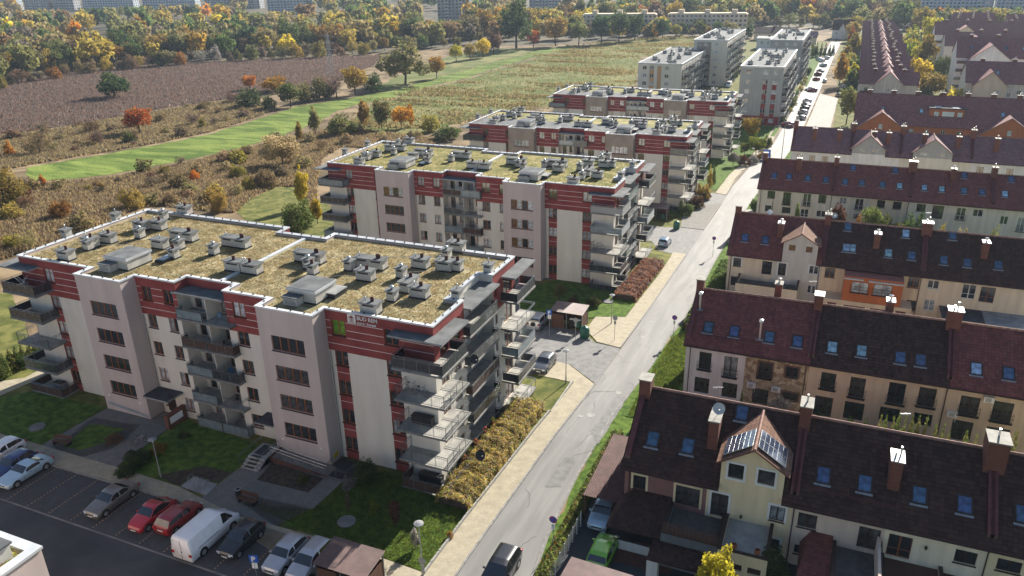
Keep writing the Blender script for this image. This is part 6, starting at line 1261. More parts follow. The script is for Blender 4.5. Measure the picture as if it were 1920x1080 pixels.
WOOD = [(-366.7,230.1,5.7,5.9,'round','tan'),(-370.2,237.4,5.3,6.5,'bare','silver'),(-362.5,237.4,7.4,7.3,'bush','bronze'),(-367.3,246.5,3.8,5.2,'bush','rust'),(-359.3,247.4,7,6.5,'bush','gold'),(-367.6,258.1,4.8,5.6,'bush','brown'),(-367.5,263.1,9.5,8.1,'bare','rust'),(-367.8,268.3,4.5,5.9,'bush','rust'),(-367,273,3.9,5.2,'round','brown'),(-368,281.5,7.8,6.7,'bush','bronze'),(-370,290,6.7,7.9,'bare','rust'),(-374.4,302.2,6.3,8,'bush','tan'),(-370.6,305.8,7.4,7.1,'bush','tan'),(-372.1,316.3,7.6,8.3,'bush','bronze'),(-367.3,321.5,6.2,5.5,'bush','brown'),(-363.8,325.4,8.9,8.7,'bush','rust'),(-371.5,339.2,7.2,6.7,'bare','gold'),(-362.2,336.4,6.6,6.5,'bare','brown'),(-358.5,340.6,8.9,9.3,'bush','olive'),(-354.5,343.3,10,9.2,'round','tan'),(-350.1,347.9,8.2,7.8,'bush','bronze'),(-353.1,359.3,4.7,6.3,'round','brown'),(-351.2,365.7,8.6,7.6,'bare','silver'),(-342.2,367.2,7.7,9.8,'bush','silver'),(-333.7,369.2,5,6.7,'bush','brown'),(-333.2,375.8,6,6.7,'bush','olive'),(-325.5,378.6,10.1,9.8,'bush','olive'),(-327.9,391.5,6.6,7.6,'bush','brown'),(-321,390.7,5.5,6.3,'bush','olive'),(-309.6,386.9,10.1,8.9,'bare','olive'),(-307.1,395.4,10.8,9.7,'bush','bronze'),(-307.7,407.7,7.9,8.8,'bush','brown'),(-293.6,400.4,11.3,10,'bush','gold'),(-297.1,418.2,7.7,8.2,'bush','rust'),(-287.1,412.7,7.2,6.2,'bush','rust'),(-285.8,424,9.4,8.3,'bare','gold'),(-274.6,420.1,8.9,8.3,'bush','gold'),(-275.1,431.7,6.8,8,'round','tan'),(-274.8,443.5,7.8,8.9,'round','gold'),(-264.8,443.1,10.5,10,'round','green'),(-257,443.5,11.3,10.3,'bush','tan'),(-257,459.8,10.3,10.2,'bush','green'),(-255.2,469.6,9.6,9.3,'bare','green'),(-244.6,467.7,5.3,6.6,'round','tan'),(-238.3,474.5,6.1,7.6,'bush','olive'),(-239.7,495.5,10.7,9.8,'round','olive'),(-236.1,505.5,5.7,7.8,'bush','tan'),(-235.1,519.5,9.1,8.7,'round','rust'),(-233.2,538.2,9,11.7,'round','tan'),(-234.3,558.1,8.8,11.9,'bare','rust'),(-230.1,572,9.1,8.7,'round','olive'),(-220.1,567.9,7,8,'bare','green'),(-216.3,586.8,7.4,9.5,'bare','tan'),(-203.2,579.3,7.5,10.1,'bush','olive'),(-198.6,586.9,10.1,9.4,'bush','gold'),(-184.8,571.9,12.2,11,'bush','tan'),(-179.3,584.6,10.5,11.3,'bare','rust'),(-173.8,596.4,8.2,8.5,'bare','rust'),(-163.2,587.7,13.3,11.7,'bare','gold'),(-157.5,606.8,10.2,10.4,'bush','gold'),(-148.2,604.1,8,10.7,'bush','olive'),(-138.5,609.2,6.4,8.2,'bush','gold'),(-133.2,623.1,13.6,12.5,'bare','tan'),(-121.5,607.3,10.4,9.2,'bare','tan'),(-113.4,606.4,6.5,7.6,'bush','olive'),(-107.4,611.2,9.6,10.9,'round','green'),(-103.4,625.1,8.9,11.3,'bare','rust'),(-95,630.5,9,12.1,'round','tan'),(-86.1,637.9,8.7,10.4,'round','gold'),(-77.6,644.5,13.5,11.9,'bare','green'),(-74.8,679.1,10.1,12.3,'round','olive'),(-68.4,682.5,7.8,8.6,'bush','tan'),(-58.1,674.8,9.1,9,'bush','olive'),(-48.3,668.1,14.6,12.6,'bare','olive'),(-40.1,681.2,6.9,8.9,'bush','olive'),(-31,669.3,10.3,10.4,'round','gold'),(-24.2,667.1,14.1,12,'bush','olive'),(-15.2,660.9,6.2,8,'bush','tan'),(-8,662.6,7.8,8.6,'round','olive'),(-0.3,650.3,10.1,11.1,'round','gold'),(8.5,642.7,6.8,8.9,'round','tan'),(17.9,647.5,9.5,11.2,'round','olive'),(25,653.7,13.2,11.7,'bush','green'),(32,653.5,8.3,10.8,'bare','green'),(36.9,646.3,9.1,8.9,'bush','rust'),(45.6,641.6,9.1,10.3,'round','tan'),(52.8,650.8,12.2,11.9,'bush','olive'),(58.9,663.9,10.9,10.3,'bush','green'),(62.4,642.1,7.2,7.9,'bare','olive'),(112.6,577.8,8.5,9,'bush','gold'),(-388.1,239.9,10.7,12,'wide','olive'),(-386.5,244.6,8.5,10,'round','deep'),(-385.2,249.8,9.5,12,'tall','gold'),(-385.4,254.3,13.5,12.5,'wide','deep'),(-384.1,259.3,12.3,11.8,'wide','olive'),(-391.2,269.2,11.1,9.5,'round','rust'),(-390.2,272.7,7.2,9.6,'tall','olive'),(-390.7,277.7,9.1,8.8,'wide','deep'),(-391,283.6,9.8,10.3,'round','olive'),(-397.5,294.8,14.8,13.4,'round','tan'),(-395.8,299.2,12.1,13.4,'bush','bronze'),(-395.3,305.8,15.1,13.2,'wide','green'),(-401.1,317.4,10.8,11.1,'bush','green'),(-401.1,325.5,11.9,11.1,'tall','olive'),(-404.9,336.8,13.2,13.9,'wide','tan'),(-395.4,334.6,12.2,11.6,'round','green'),(-392.6,339.7,14.9,13.2,'wide','bronze'),(-390.2,346.9,10,11.5,'bush','green'),(-386.2,350.7,10.7,11.9,'round','green'),(-389.7,363.7,11.1,12.2,'bush','olive'),(-385.6,366.7,16.7,14.8,'round','gold'),(-379,366.8,9.4,10.8,'round','olive'),(-372.8,369.6,11.6,15,'round','olive'),(-383.3,387.5,11.6,14.5,'round','tan'),(-371,382.5,14.6,15.1,'round','tan'),(-366,388.4,9.8,12.3,'round','deep'),(-364.8,399.3,14.4,13.1,'round','bronze'),(-360.5,406.5,19,16.5,'bush','deep'),(-352.2,404.3,12.6,11,'tall','rust'),(-349.6,414.7,10.6,13,'round','gold'),(-343.4,416.6,15.6,16.6,'wide','tan'),(-338.4,423.3,9,11.8,'bush','green'),(-330.2,426,10.4,12.7,'bush','green'),(-321.3,427.2,12.2,14.6,'wide','olive'),(-316.6,435.5,17.3,17.1,'bush','bronze'),(-313.7,442,19,16.9,'bush','gold'),(-313.4,451.3,15.5,17,'tall','gold'),(-308.2,455.9,14.1,14.7,'round','gold'),(-302.9,459.1,10.3,10.9,'tall','green'),(-298.1,466.2,9.7,12.1,'wide','gold'),(-294.7,477.4,12.9,12.1,'bush','deep'),(-287.7,477.5,12.3,16.8,'tall','yellow'),(-287.6,488.9,14,13.3,'round','olive'),(-282.5,491.7,16.5,16.9,'round','deep'),(-278.4,499.5,14.2,18.4,'tall','yellow'),(-265.3,490.6,17.1,14.8,'wide','bronze'),(-266.3,505,12.9,13.7,'wide','tan'),(-261.2,508.7,17.1,16.5,'round','tan'),(-265.8,530.7,15.6,14.8,'bush','gold'),(-254,527.9,19,18.4,'bush','tan'),(-253.4,547.1,19,19.6,'round','bronze'),(-259,575.2,12.8,14.2,'wide','olive'),(-260.1,600.4,17.1,19.3,'round','yellow'),(-248.3,596.7,14.2,14,'tall','olive'),(-246.6,621.1,14.4,18.6,'tall','gold'),(-244.5,640.4,18.3,20.6,'bush','yellow'),(-227.3,616.1,14.9,14.4,'round','green'),(-222.2,632.1,16.4,18.8,'tall','tan'),(-212.9,634.8,11.9,13.5,'round','gold'),(-199.2,619.8,18.8,17.3,'bush','yellow'),(-197.4,639.8,15.6,18,'bush','gold'),(-189.3,637.8,19,19.4,'tall','deep'),(-184.3,644,19,19.1,'round','olive'),(-175.2,648.7,18.5,16.2,'round','green'),(-170.2,664.2,16.9,20.1,'bush','deep'),(-159.2,659.3,17.8,15.7,'wide','redor'),(-153.2,664.7,17.9,20.7,'tall','rust'),(-146.4,672.4,14.9,14.9,'round','tan'),(-134.6,652.2,19,21.6,'wide','bronze'),(-129,678,19,21.5,'round','deep'),(-117.4,662.4,12.9,13.3,'round','olive'),(-109.1,665.8,15.1,15.4,'round','gold'),(-102.1,686.6,16.2,17,'wide','olive'),(-93.4,692.8,19,19.6,'round','tan'),(-88.8,725.5,19,22.4,'round','yellow'),(-77.9,729.4,18.2,18.8,'round','green'),(-70.7,726.4,19,20.5,'bush','tan'),(-60.5,729.7,19,22,'round','gold'),(-49.6,731.2,19,22.7,'tall','olive'),(-40.9,746.7,19,22.7,'wide','redor'),(-32.8,756.3,18,21.6,'bush','tan'),(-24.5,721.6,14.3,18,'bush','rust'),(-19.1,745.2,13.9,16,'round','gold'),(-10.1,721.8,14.4,18,'tall','bronze'),(-3.6,701.5,18,20.6,'round','deep'),(3.1,724.1,19,20.8,'wide','olive'),(10.7,716.8,13.9,17.2,'bush','rust'),(19.1,690.2,15.9,14.1,'round','olive'),(28.4,692.9,17.6,20.5,'tall','green'),(38.2,695.3,17.4,18.9,'wide','olive'),(46.4,690,15.3,14.5,'wide','deep'),(54.9,712,19,18.2,'tall','deep'),(64.9,719.5,11.9,14.2,'round','olive'),(68.5,692.7,15.1,19.6,'round','rust'),(74.4,687.5,15.3,14.1,'wide','olive'),(80.5,688.2,14.2,13.5,'tall','olive'),(84.7,678.2,16.5,15.4,'round','green'),(86,644.8,19,17,'round','gold'),(94.2,656,16.8,15.2,'bush','bronze'),(99.5,644.3,16.7,15.5,'round','olive'),(115.3,618.5,16.3,14.5,'tall','olive'),(-406.8,257.2,11.4,10.8,'round','yellow'),(-399.5,259.2,10.8,11.1,'tall','tan'),(-409.6,270.4,11.1,10.7,'bush','yellow'),(-409.5,277.2,11.5,11.2,'round','deep'),(-404.4,278.5,13.6,12.3,'round','tan'),(-404.2,284.4,13.1,12.5,'tall','bronze'),(-408.6,295,11.6,14.5,'round','green'),(-406.5,299.6,9.2,11.9,'round','deep'),(-415.7,311.9,10.9,9.3,'bush','tan'),(-414.2,316.8,10.6,12.6,'tall','green'),(-417.9,326.4,15.6,15.5,'round','olive'),(-421,338.5,14.1,14.3,'bush','rust'),(-430.4,352.8,18,15.6,'round','gold'),(-426,355.8,10,12.3,'tall','deep'),(-418.4,357,14.8,13.9,'round','green'),(-422.8,370.1,13.3,16.1,'round','green'),(-407.1,363.2,16.4,16.2,'wide','deep'),(-410.6,375.5,12.1,14.6,'round','olive'),(-400.8,377.2,13.5,12.6,'round','tan'),(-397.9,382.5,9.9,12.8,'wide','rust'),(-396.5,392.4,13.1,15,'round','deep'),(-392.9,396.4,10.9,14.6,'round','gold'),(-394.7,409.3,14,14.4,'round','gold'),(-394.6,417.3,10.6,12.3,'round','tan'),(-381,412.7,10.3,13.2,'bush','green'),(-379.2,418.5,11,10.9,'wide','deep'),(-382.1,429.9,16.9,17.2,'round','green'),(-379.2,439.9,13,12.8,'round','olive'),(-362.2,430.7,16.4,14.3,'wide','gold'),(-356.7,438,13.3,12.4,'tall','green'),(-355.3,449.7,19,17.8,'wide','green'),(-352.6,458.8,12.3,16.5,'wide','green'),(-348.2,468.6,12.1,13.4,'wide','yellow'),(-337.7,465.6,9.8,13.1,'wide','green'),(-334.3,472.1,13.4,16.4,'bush','green'),(-323.4,472.8,12,11.5,'round','gold'),(-322,485.5,13.4,14.6,'round','gold'),(-321.7,498.6,14.1,18.8,'bush','olive'),(-308.6,492.5,11.3,15.1,'wide','deep'),(-302.5,499,9.8,13.4,'round','deep'),(-294.9,502.1,19,18.1,'bush','olive'),(-300.1,529.3,15.8,18.5,'round','olive'),(-287.1,524.7,18.1,17.4,'tall','bronze'),(-280.2,530.4,15.6,15.9,'wide','green'),(-279.4,548.8,16.7,16.4,'tall','green'),(-282.8,577.6,19,20.3,'wide','tan'),(-271.9,574.5,18.2,19.2,'round','olive'),(-282.8,613.9,15.1,15.7,'round','tan'),(-270.7,611.2,17.2,16.6,'tall','olive'),(-276.3,652.4,17.9,19.4,'bush','tan'),(-276.7,675.6,13.2,16.1,'wide','deep'),(-263,663.2,14.2,14.3,'tall','bronze'),(-254.9,665.7,17,16.5,'tall','green'),(-241.3,660,11.4,15.1,'bush','gold'),(-245.3,693.8,13.3,17.8,'round','deep'),(-227.9,666.3,19,18.1,'tall','bronze'),(-220.1,675.2,19,21.2,'tall','green'),(-210.5,682.2,12.6,15.5,'wide','olive'),(-206.1,700.1,17.9,15.9,'bush','gold'),(-189.6,680.1,13.8,16.5,'wide','green'),(-184.9,700.4,11.6,15.7,'round','tan'),(-172.5,687.1,16.5,15.2,'round','redor'),(-168.6,709.4,19,22,'bush','olive'),(-158.9,718.1,13.7,16.8,'tall','gold'),(-153.1,736,19,22.8,'round','olive'),(-143.1,737.3,18.1,21.1,'bush','olive'),(-129.3,717,11.8,14.2,'round','bronze'),(-124.5,737,19,16.8,'wide','deep'),(-113.7,741.6,19,21.8,'round','olive'),(-102.8,740.9,19,16.7,'bush','olive'),(-95.3,749.1,19,21.4,'wide','gold'),(-90.2,784.2,13.9,18.1,'bush','bronze'),(-80,772.9,18.2,22,'bush','tan'),(-73.2,785.1,14.8,18.4,'tall','green'),(-66.9,793.6,18.3,20,'bush','gold'),(-57.3,814.7,12.6,15.5,'bush','olive'),(-43,788.2,19,18.9,'round','gold'),(-32.6,813.8,17.8,23.3,'wide','green'),(-21.1,806.1,14.9,20.1,'round','tan'),(-13.8,795.9,18.3,20.7,'round','green'),(-3.8,773.1,16.8,15.2,'round','bronze'),(5,761.6,19,21.6,'bush','green'),(13.8,758.6,14.2,14.1,'bush','green'),(19.8,732.1,15.7,16.1,'wide','gold')]
WEDGE = [(-371,218),(-369,253),(-383,303),(-355,356),(-318,391),(-288,415),(-272,438),(-251,456),(-240,479),(-208,494),(-167,516),(-135,545),(-98,601),(-77,642),(-41,678),(12,638),(54,646),(105,573)]
DMAX = [(-70,2500),(-54,2500),(-53.6,985),(-42,985),(-41.6,2500),(-40.6,2500),(-40.4,765),(-37.2,765),(-37,2500),(-31.5,2500),(-31.3,845),(-30.6,845),(-30.4,2500),(-29.4,2500),(-29.2,590),(-26,590),(-25.8,2500),(-22.2,2500),(-22,720),(-19.4,720),(-19.2,2500),(-18,2500),(-17.8,585),(-6.8,600),(-6.6,2500),(3.3,2500),(3.5,690),(30,690)]
def clip_h(x, y, h):
    d = math.hypot(x, y); D_ = float(np.interp(math.degrees(math.atan2(x, y)), [a for a, b in DMAX], [b for a, b in DMAX]))
    az_ = math.degrees(math.atan2(x, y))
    if d > D_*1.6 or (-18 < az_ < -6.7 and d > 650) or (az_ < -42 and d > 1290): return h
    return min(h, 42-d*38/D_+10)
kind(sheet('wood_floor', WEDGE+[(x*3.2, y*3.2) for x, y in reversed(WEDGE)], .03, 'wood_litter'))
WOOD2 = []
rr = random.Random(5); f_ = 1.0
for k in range(26):
    f_ *= 1.05
    for (xa, ya), (xb, yb) in zip(WEDGE[:-1], WEDGE[1:]):
        L_ = math.hypot(xb-xa, yb-ya)*f_; n = max(1, int(L_/(6+8*f_)))
        for i in range(n):
            t = (i+rr.random())/n; q = f_*(1+rr.uniform(-.03, .03)); x, y = (xa+(xb-xa)*t)*q, (ya+(yb-ya)*t)*q
            if (-18 < x < 118 and y < 655) or (-75 < x < -15 and y < 535) or y < 420 and x > -160 or (x > -180 and y < 500): continue
            if rr.random() < .12: continue
            hh = rr.uniform(11, 20)
            hh = clip_h(x, y, hh)
            if hh < 5: continue
            WOOD2.append((x, y, max(hh, 9)*rr.uniform(.75, 1.1), hh, rr.choice([0, 1, 2, 0]), rr.choices(range(12), [30,14,14,10,1,18,3,3,5,0,4,0])[0]))
rr = random.Random(21)
for x, y, w_, h_, sh, k in WOOD:
    h_ = clip_h(x, y, h_)
    if h_ < 4: continue
    reg = 'left of the lattice mast' if x < -330 else ('behind the large willow' if x < -180 else ('beyond the grey blocks' if x < 0 else 'beyond the far terraces'))
    tree(x, y, w_, h_, sh, k, '%s %s in the wood %s' % (CN[k], {'bush': 'thicket', 'bare': 'thicket', 'tall': 'slender tree', 'wide': 'spreading tree', 'round': 'round tree'}[sh], reg), group='trees of the wood beyond the fields', lod=1, rnd=rr, cat='tree', name='woodland_tree')
sh_ = ['round','tall','wide','bush','bare']; kd_ = ['olive','gold','green','deep','orange','tan','yellow','rust','bronze','redor','brown','silver']
V = []; IX = []
base = {s: [crown_arrays(s, 300, .085, 900+i) for i in range(3)]+[crown_arrays(s, 120, .135, 950+i) for i in range(3)] for s in sh_}
for x, y, w_, h_, s, k in WOOD2:
    v = base[sh_[s]][rr.randint(0, 2)+(3 if x*x+y*y > 700**2 else 0)]; a = rr.uniform(0, 6.28); ca, sa = math.cos(a), math.sin(a)
    q = np.empty_like(v); q[:, 0] = x+(v[:, 0]*ca-v[:, 1]*sa)*w_; q[:, 1] = y+(v[:, 0]*sa+v[:, 1]*ca)*w_; q[:, 2] = gz(y)+v[:, 2]*h_
    V.append(q); IX.append(np.full(len(v)//4, k))
kind(put('distant_wood', quad_mesh('distant_wood', np.vstack(V), ['leaf_'+k for k in kd_], np.concatenate(IX))), 'stuff')

# ---------------------------------------------------------------- grey blocks up the street
def plain_block(label, x0, x1, y0, y1, zg, zt, wallm, floors, front, side=None, accents=(), cat='apartment block', group=None, balc=True, roofbits=18, name='apartment_building', seed=1, base=None, winr='frame_white', wz=1.35, lods=True, balx='r'):
    rr = random.Random(seed); T = thing(name, label, cat, (x0, y0, zg), 0, group); W_, D_, H_ = x1-x0, y1-y0, zt-zg; fh = H_/floors
    b = MB(); hol = [(x-x0-.75, fh*k+.9, x-x0+.75, fh*k+.9+wz) for k in range(floors) for x in front]
    acc = [(a-x0, c-x0) for a, c in accents]
    def col(x, z):
        if base and z < fh: return 2
        if any(a < x < c for a, c in acc) and z < H_-(fh*1.2 if base else .5): return 1
        return 0
    wall(b, 0, W_, -1, H_, hol, col, 0, cuts=[('z', fh), ('z', H_-(fh*1.2 if base else .5))]+[('x', v) for a in acc for v in a])
    for p in ([(0,D_,-1),(0,0,-1),(0,0,H_),(0,D_,H_)], [(W_,0,-1),(W_,D_,-1),(W_,D_,H_),(W_,0,H_)], [(W_,D_,-1),(0,D_,-1),(0,D_,H_),(W_,D_,H_)]): b.poly(p)
    b.build('wall', [wallm, base or ('render_tan' if wallm != 'render_cream' else 'wall_apricot'), base or wallm], T)
    for q in hol: window(T, *q, 0, 2, frame=winr, sill=None, glass=rr.choice(['glass_net','glass_curtain','glass_net','glass_room']), split=False)
    r = MB(); r.box(-.15, -.15, H_, W_+.15, D_+.15, H_+.25, 1); r.poly([(.3,.3,H_+.26),(W_-.3,.3,H_+.26),(W_-.3,D_-.3,H_+.26),(.3,D_-.3,H_+.26)], 0)
    r.box(-.2,-.2,H_+.25,W_+.2,.25,H_+.5,1); r.box(-.2,.25,H_+.25,.25,D_,H_+.5,1); r.box(W_-.25,.25,H_+.25,W_+.2,D_,H_+.5,1); r.box(-.2,D_,H_+.25,W_+.2,D_+.2,H_+.5,1)
    r.build('roof', ['roof_felt','coping'], T)
    for i in range(roofbits):
        k = rr.choice(['D','L','D','SF','ST']); chimney(T, k, rr.uniform(2, W_-2.5), 2+(D_-5)*i/roofbits, H_+.26)
    if side:
        for sx, sg in (((W_, 1),) if balx == 'r' else ((W_, 1), (0, -1))):
            ny = int(D_/6.2)
            for j in range(ny):
                yc = 1.6+j*(D_-3)/ny
                for k in range(floors):
                    z = fh*k+.05; xo = sx+sg*1.5; xa, xb = sorted((sx, xo))
                    s = MB(); s.box(xa, yc, z-.12, xb, yc+3.6, z+.06); s.build('balcony_slab', 'concrete', T)
                    q = MB(); q.box(xo-.03, yc, z+.1, xo+.03, yc+3.6, z+1.05); q.box(xa, yc-.02, z+.1, xb, yc+.02, z+1.05); q.build('balcony_railing', rr.choice(['tinted_panel','clear_panel','galvanised','felt_pale','tinted_panel']), T)
            w2 = MB()
            for j in range(ny*2):
                for k in range(floors): yc = 2.0+j*(D_-3)/ny/2; w2.box(min(sx, sx+sg*.03), yc, fh*k+.3, max(sx, sx+sg*.03), yc+1.3, fh*k+2.3)
            w2.build('side_windows', 'glass_room', T)['kind'] = 'stuff'
    return T
gg = 'grey apartment blocks up the street'
plain_block('nearest grey apartment block by the street, with a red base', -32.4, -19.2, 265, 317, -8.9, 9.2, 'wall_grey_block', 6, [-29.9,-24.5,-21.6], True, [(-25.2,-23.8),(-22.3,-20.9)], group=gg, base='render_red', seed=1)
plain_block('farther grey apartment block beside the street, behind the one with the red base', -33.5, -20.3, 366.6, 420, -9.5, 8.1, 'wall_grey_block', 6, [-30.8,-26.6,-23.2], True, group=gg, seed=2)
plain_block('pale block with many roof vents, left of the grey pair', -74.1, -57.7, 298.5, 356, -9.3, 5.1, 'render_cream', 5, [-71.6,-68.9,-63.2], True, [(-69.8,-68.0),(-66.8,-65.2)], group=gg, seed=3)
plain_block('tan grey block behind the pale one, tallest of the left pair', -63, -49, 349, 406, -9.5, 9.1, 'wall_pale', 6, [-60.4,-57.9,-53.5], True, [(-61.6,-55.6)], group=gg, seed=4)
# ---------------------------------------------------------------- orange gabled building
def gable_block(label, x0, x1, y0, y1, zg, ze, zr, wallm, roof, wins, floors=3, axis='y', gables=(), cat='house', group=None, sky=0, chim=4, name='gabled_building', seed=2, balc=None, side_wins=True, gback=.5):
    """ridge along the axis; wins: (x, z) centres on the front wall; gables: extra gabled bays (xa, xb, z eaves, z apex, depth)"""
    rr = random.Random(seed); T = thing(name, label, cat, (x0, y0, zg), 0, group); W_, D_, h0, h1 = x1-x0, y1-y0, ze-zg, zr-zg
    b = MB(); hol = [(x-x0-.55, z-zg-.6, x-x0+.55, z-zg+.7) for x, z in wins]
    wall(b, 0, W_, -1, h0, [q for q in hol if q[3] < h0], lambda x, z: 0, 0)
    b.poly([(0,D_,-1),(0,0,-1),(0,0,h0),(0,D_,h0)]); b.poly([(W_,0,-1),(W_,D_,-1),(W_,D_,h0),(W_,0,h0)]); b.poly([(W_,D_,-1),(0,D_,-1),(0,D_,h0),(W_,D_,h0)])
    for q in hol: window(T, *q, 0, 2, frame='frame_white', sill=None, split=False, glass=rr.choice(['glass_room','glass_net','glass_curtain','glass_dark']))
    r = MB(); o_ = .5
    if axis == 'y':
        m_ = W_/2; b.poly([(0,0,h0),(W_,0,h0),(m_,0,h1)]); b.poly([(W_,D_,h0),(0,D_,h0),(m_,D_,h1)]); s = (h1-h0)/m_
        r.poly([(-o_,-.4,h0-o_*s+.1),(m_,-.4,h1+.1),(m_,D_+.4,h1+.1),(-o_,D_+.4,h0-o_*s+.1)]); r.poly([(m_,-.4,h1+.1),(W_+o_,-.4,h0-o_*s+.1),(W_+o_,D_+.4,h0-o_*s+.1),(m_,D_+.4,h1+.1)])
        for xa, xb in ((-o_, m_), (W_+o_, m_)): r.poly([(xa,-.4,h0-o_*s-.1),(xb,-.4,h1-.1),(xb,-.4,h1+.1),(xa,-.4,h0-o_*s+.1)], 1)
    else:
        m_ = D_/2; b.poly([(0,D_,h0),(0,0,h0),(0,m_,h1)]); b.poly([(W_,0,h0),(W_,D_,h0),(W_,m_,h1)]); s = (h1-h0)/m_
        r.poly([(-.3,-o_,h0-o_*s+.1),(W_+.3,-o_,h0-o_*s+.1),(W_+.3,m_,h1+.1),(-.3,m_,h1+.1)]); r.poly([(-.3,m_,h1+.1),(W_+.3,m_,h1+.1),(W_+.3,D_+o_,h0-o_*s+.1),(-.3,D_+o_,h0-o_*s+.1)])
        for xa in (-.3, W_+.3): r.poly([(xa,-o_,h0-o_*s-.1),(xa,m_,h1-.1),(xa,m_,h1+.1),(xa,-o_,h0-o_*s+.1)], 1)
        r.poly([(-.3,-o_,h0-o_*s-.1),(W_+.3,-o_,h0-o_*s-.1),(W_+.3,-o_,h0-o_*s+.1),(-.3,-o_,h0-o_*s+.1)], 1)
        for i in range(sky): skylight(T, 2+(W_-4)*(i+.5)/sky, m_*.45, h0+m_*.45*s+.05, s, tint=rr.choice(['glass_pale_blue','glass_blue']))
    b.build('wall', wallm, T); r.build('roof', [roof,'flash_wine'], T, uv=lambda p: (p.x+p.y*.0, (p.y if axis != 'y' else p.x)*1.2))
    for i in range(chim):
        if axis == 'y': house_chimney(T, m_+rr.choice([-1, .6])*rr.uniform(.6, m_*.5), D_*(i+.5)/chim, h1-1.2, h1+.5, .9, .9, top='pipe', cap='cap_concrete')
        else: house_chimney(T, W_*(i+.5)/chim, m_-.4, h1-.6, h1+.9, 1.3, .8, top='two')
    for xa, xb, g0, g1_, dep, gm, gw in gables:
        xa -= x0; xb -= x0; g0 -= zg; g1_ -= zg; q = MB(); xm_ = (xa+xb)/2; hh = [(x-x0-.5, z-zg-.6, x-x0+.5, z-zg+.7) for x, z in gw]
        wall(q, xa, xb, -1, g0, [v for v in hh if v[3] < g0], lambda x, z: 0, -dep); q.poly([(xa,-dep,g0),(xb,-dep,g0),(xm_,-dep,g1_)]); q.poly([(xa,D_*.5,-1),(xa,-dep,-1),(xa,-dep,g0),(xa,D_*.5,g0)]); q.poly([(xb,-dep,-1),(xb,D_*.5,-1),(xb,D_*.5,g0),(xb,-dep,g0)])
        q.build('gabled_bay', gm, T); sl = (g1_-g0)/(xm_-xa); rq = MB(); e_ = .45
        rq.poly([(xa-e_,-dep-.4,g0-e_*sl+.1),(xm_,-dep-.4,g1_+.1),(xm_,D_*gback,g1_+.1),(xa-e_,D_*gback,g0-e_*sl+.1)]); rq.poly([(xm_,-dep-.4,g1_+.1),(xb+e_,-dep-.4,g0-e_*sl+.1),(xb+e_,D_*gback,g0-e_*sl+.1),(xm_,D_*gback,g1_+.1)])
        for xe in (xa-e_, xb+e_): rq.poly([(xe,-dep-.4,g0-e_*sl-.1),(xm_,-dep-.4,g1_-.1),(xm_,-dep-.4,g1_+.1),(xe,-dep-.4,g0-e_*sl+.1)], 1)
        rq.build('bay_roof', [roof,'ridge_tile'], T, uv=lambda p: (p.y, p.x*1.2))
        for v in hh: window(T, v[0], v[1], v[2], v[3], -dep-.15, 2, frame='frame_white', sill=None, split=False, glass='glass_net')
    for q in (balc or ()):  # balcony: x0, x1, z
        s_ = MB().box(q[0]-x0, -1.4, q[2]-zg-.1, q[1]-x0, 0, q[2]-zg+.05).build('balcony_slab', 'concrete_dark', T)
        MB().box(q[0]-x0, -1.43, q[2]-zg+.1, q[1]-x0, -1.37, q[2]-zg+1.05).build('balcony_railing', rr.choice(['tinted_panel','wood_brown']), s_)
    return T
OB = gable_block('orange walled building with plum roof, two front gables and a box dormer', 3.0, 47.0, 246, 261.5, -8.6, -2.6, 4.4, 'wall_orange', 'tiles_plum', [(x, -4.6) for x in (18,22,26,30,34)], axis='x', chim=7, cat='building', sky=4,
   gables=[(2.6,17.2,-4.4,.9,3.0,'wall_orange',[(9.9,-3.2)]),(33.6,49.0,-4.4,.9,3.0,'wall_orange',[(41.4,-3.2)])], seed=4)
d_ = MB(); d_.box(19.0,2.4,6.5,27.6,7.6,10.2,0); d_.box(18.8,2.2,10.2,27.8,7.6,10.5,1); d_.box(20.2,2.36,7.8,21.4,2.4,9.4,2); d_.box(22.2,2.36,7.8,25.2,2.4,9.5,3); d_.box(26.0,2.36,7.8,27.2,2.4,9.4,2)
d_.box(20.2,2.5,10.5,21.8,7.5,10.56,3); d_.box(24.6,2.5,10.5,26.2,7.5,10.56,3); d_.build('box_dormer', ['wall_orange','felt_dark','glass_net','render_white'], OB)
# ---------------------------------------------------------------- terrace of gables in line up the right side
gt = 'gabled terrace houses up the right side'
yy = 316.5; k_ = 0
for i in range(20):
    wd = (19.2, 18.0, 17.2, 17.8)[i % 4]
    gable_block(('nearest gabled terrace house up the right side, tan with two balconies' if i == 0 else 'gabled terrace house in the plum roofed row right of the upper street'), 3.6, 3.6+wd, yy, yy+10.2, -9.5, -1.3, 2.2, 'wall_pale', 'tiles_plum', [(6,-3.6),(9.5,-3.6),(6,-6.6),(13.2,-3.8)] if i == 0 else [(6,-3.6),(17,-3.6)], axis='x', chim=2, seed=i, cat='terrace house', group=gt if i else None,
        gables=[(8.8,17.8,-1.4,(2.9,2.3,3.1,2.6)[i % 4],1.4,'wall_pale',[(13.3,-3.6)])], balc=[(4.0,8.4,-5.0),(4.0,8.4,-8.0)] if i == 0 else None, gback=.92)
    yy += 13.2
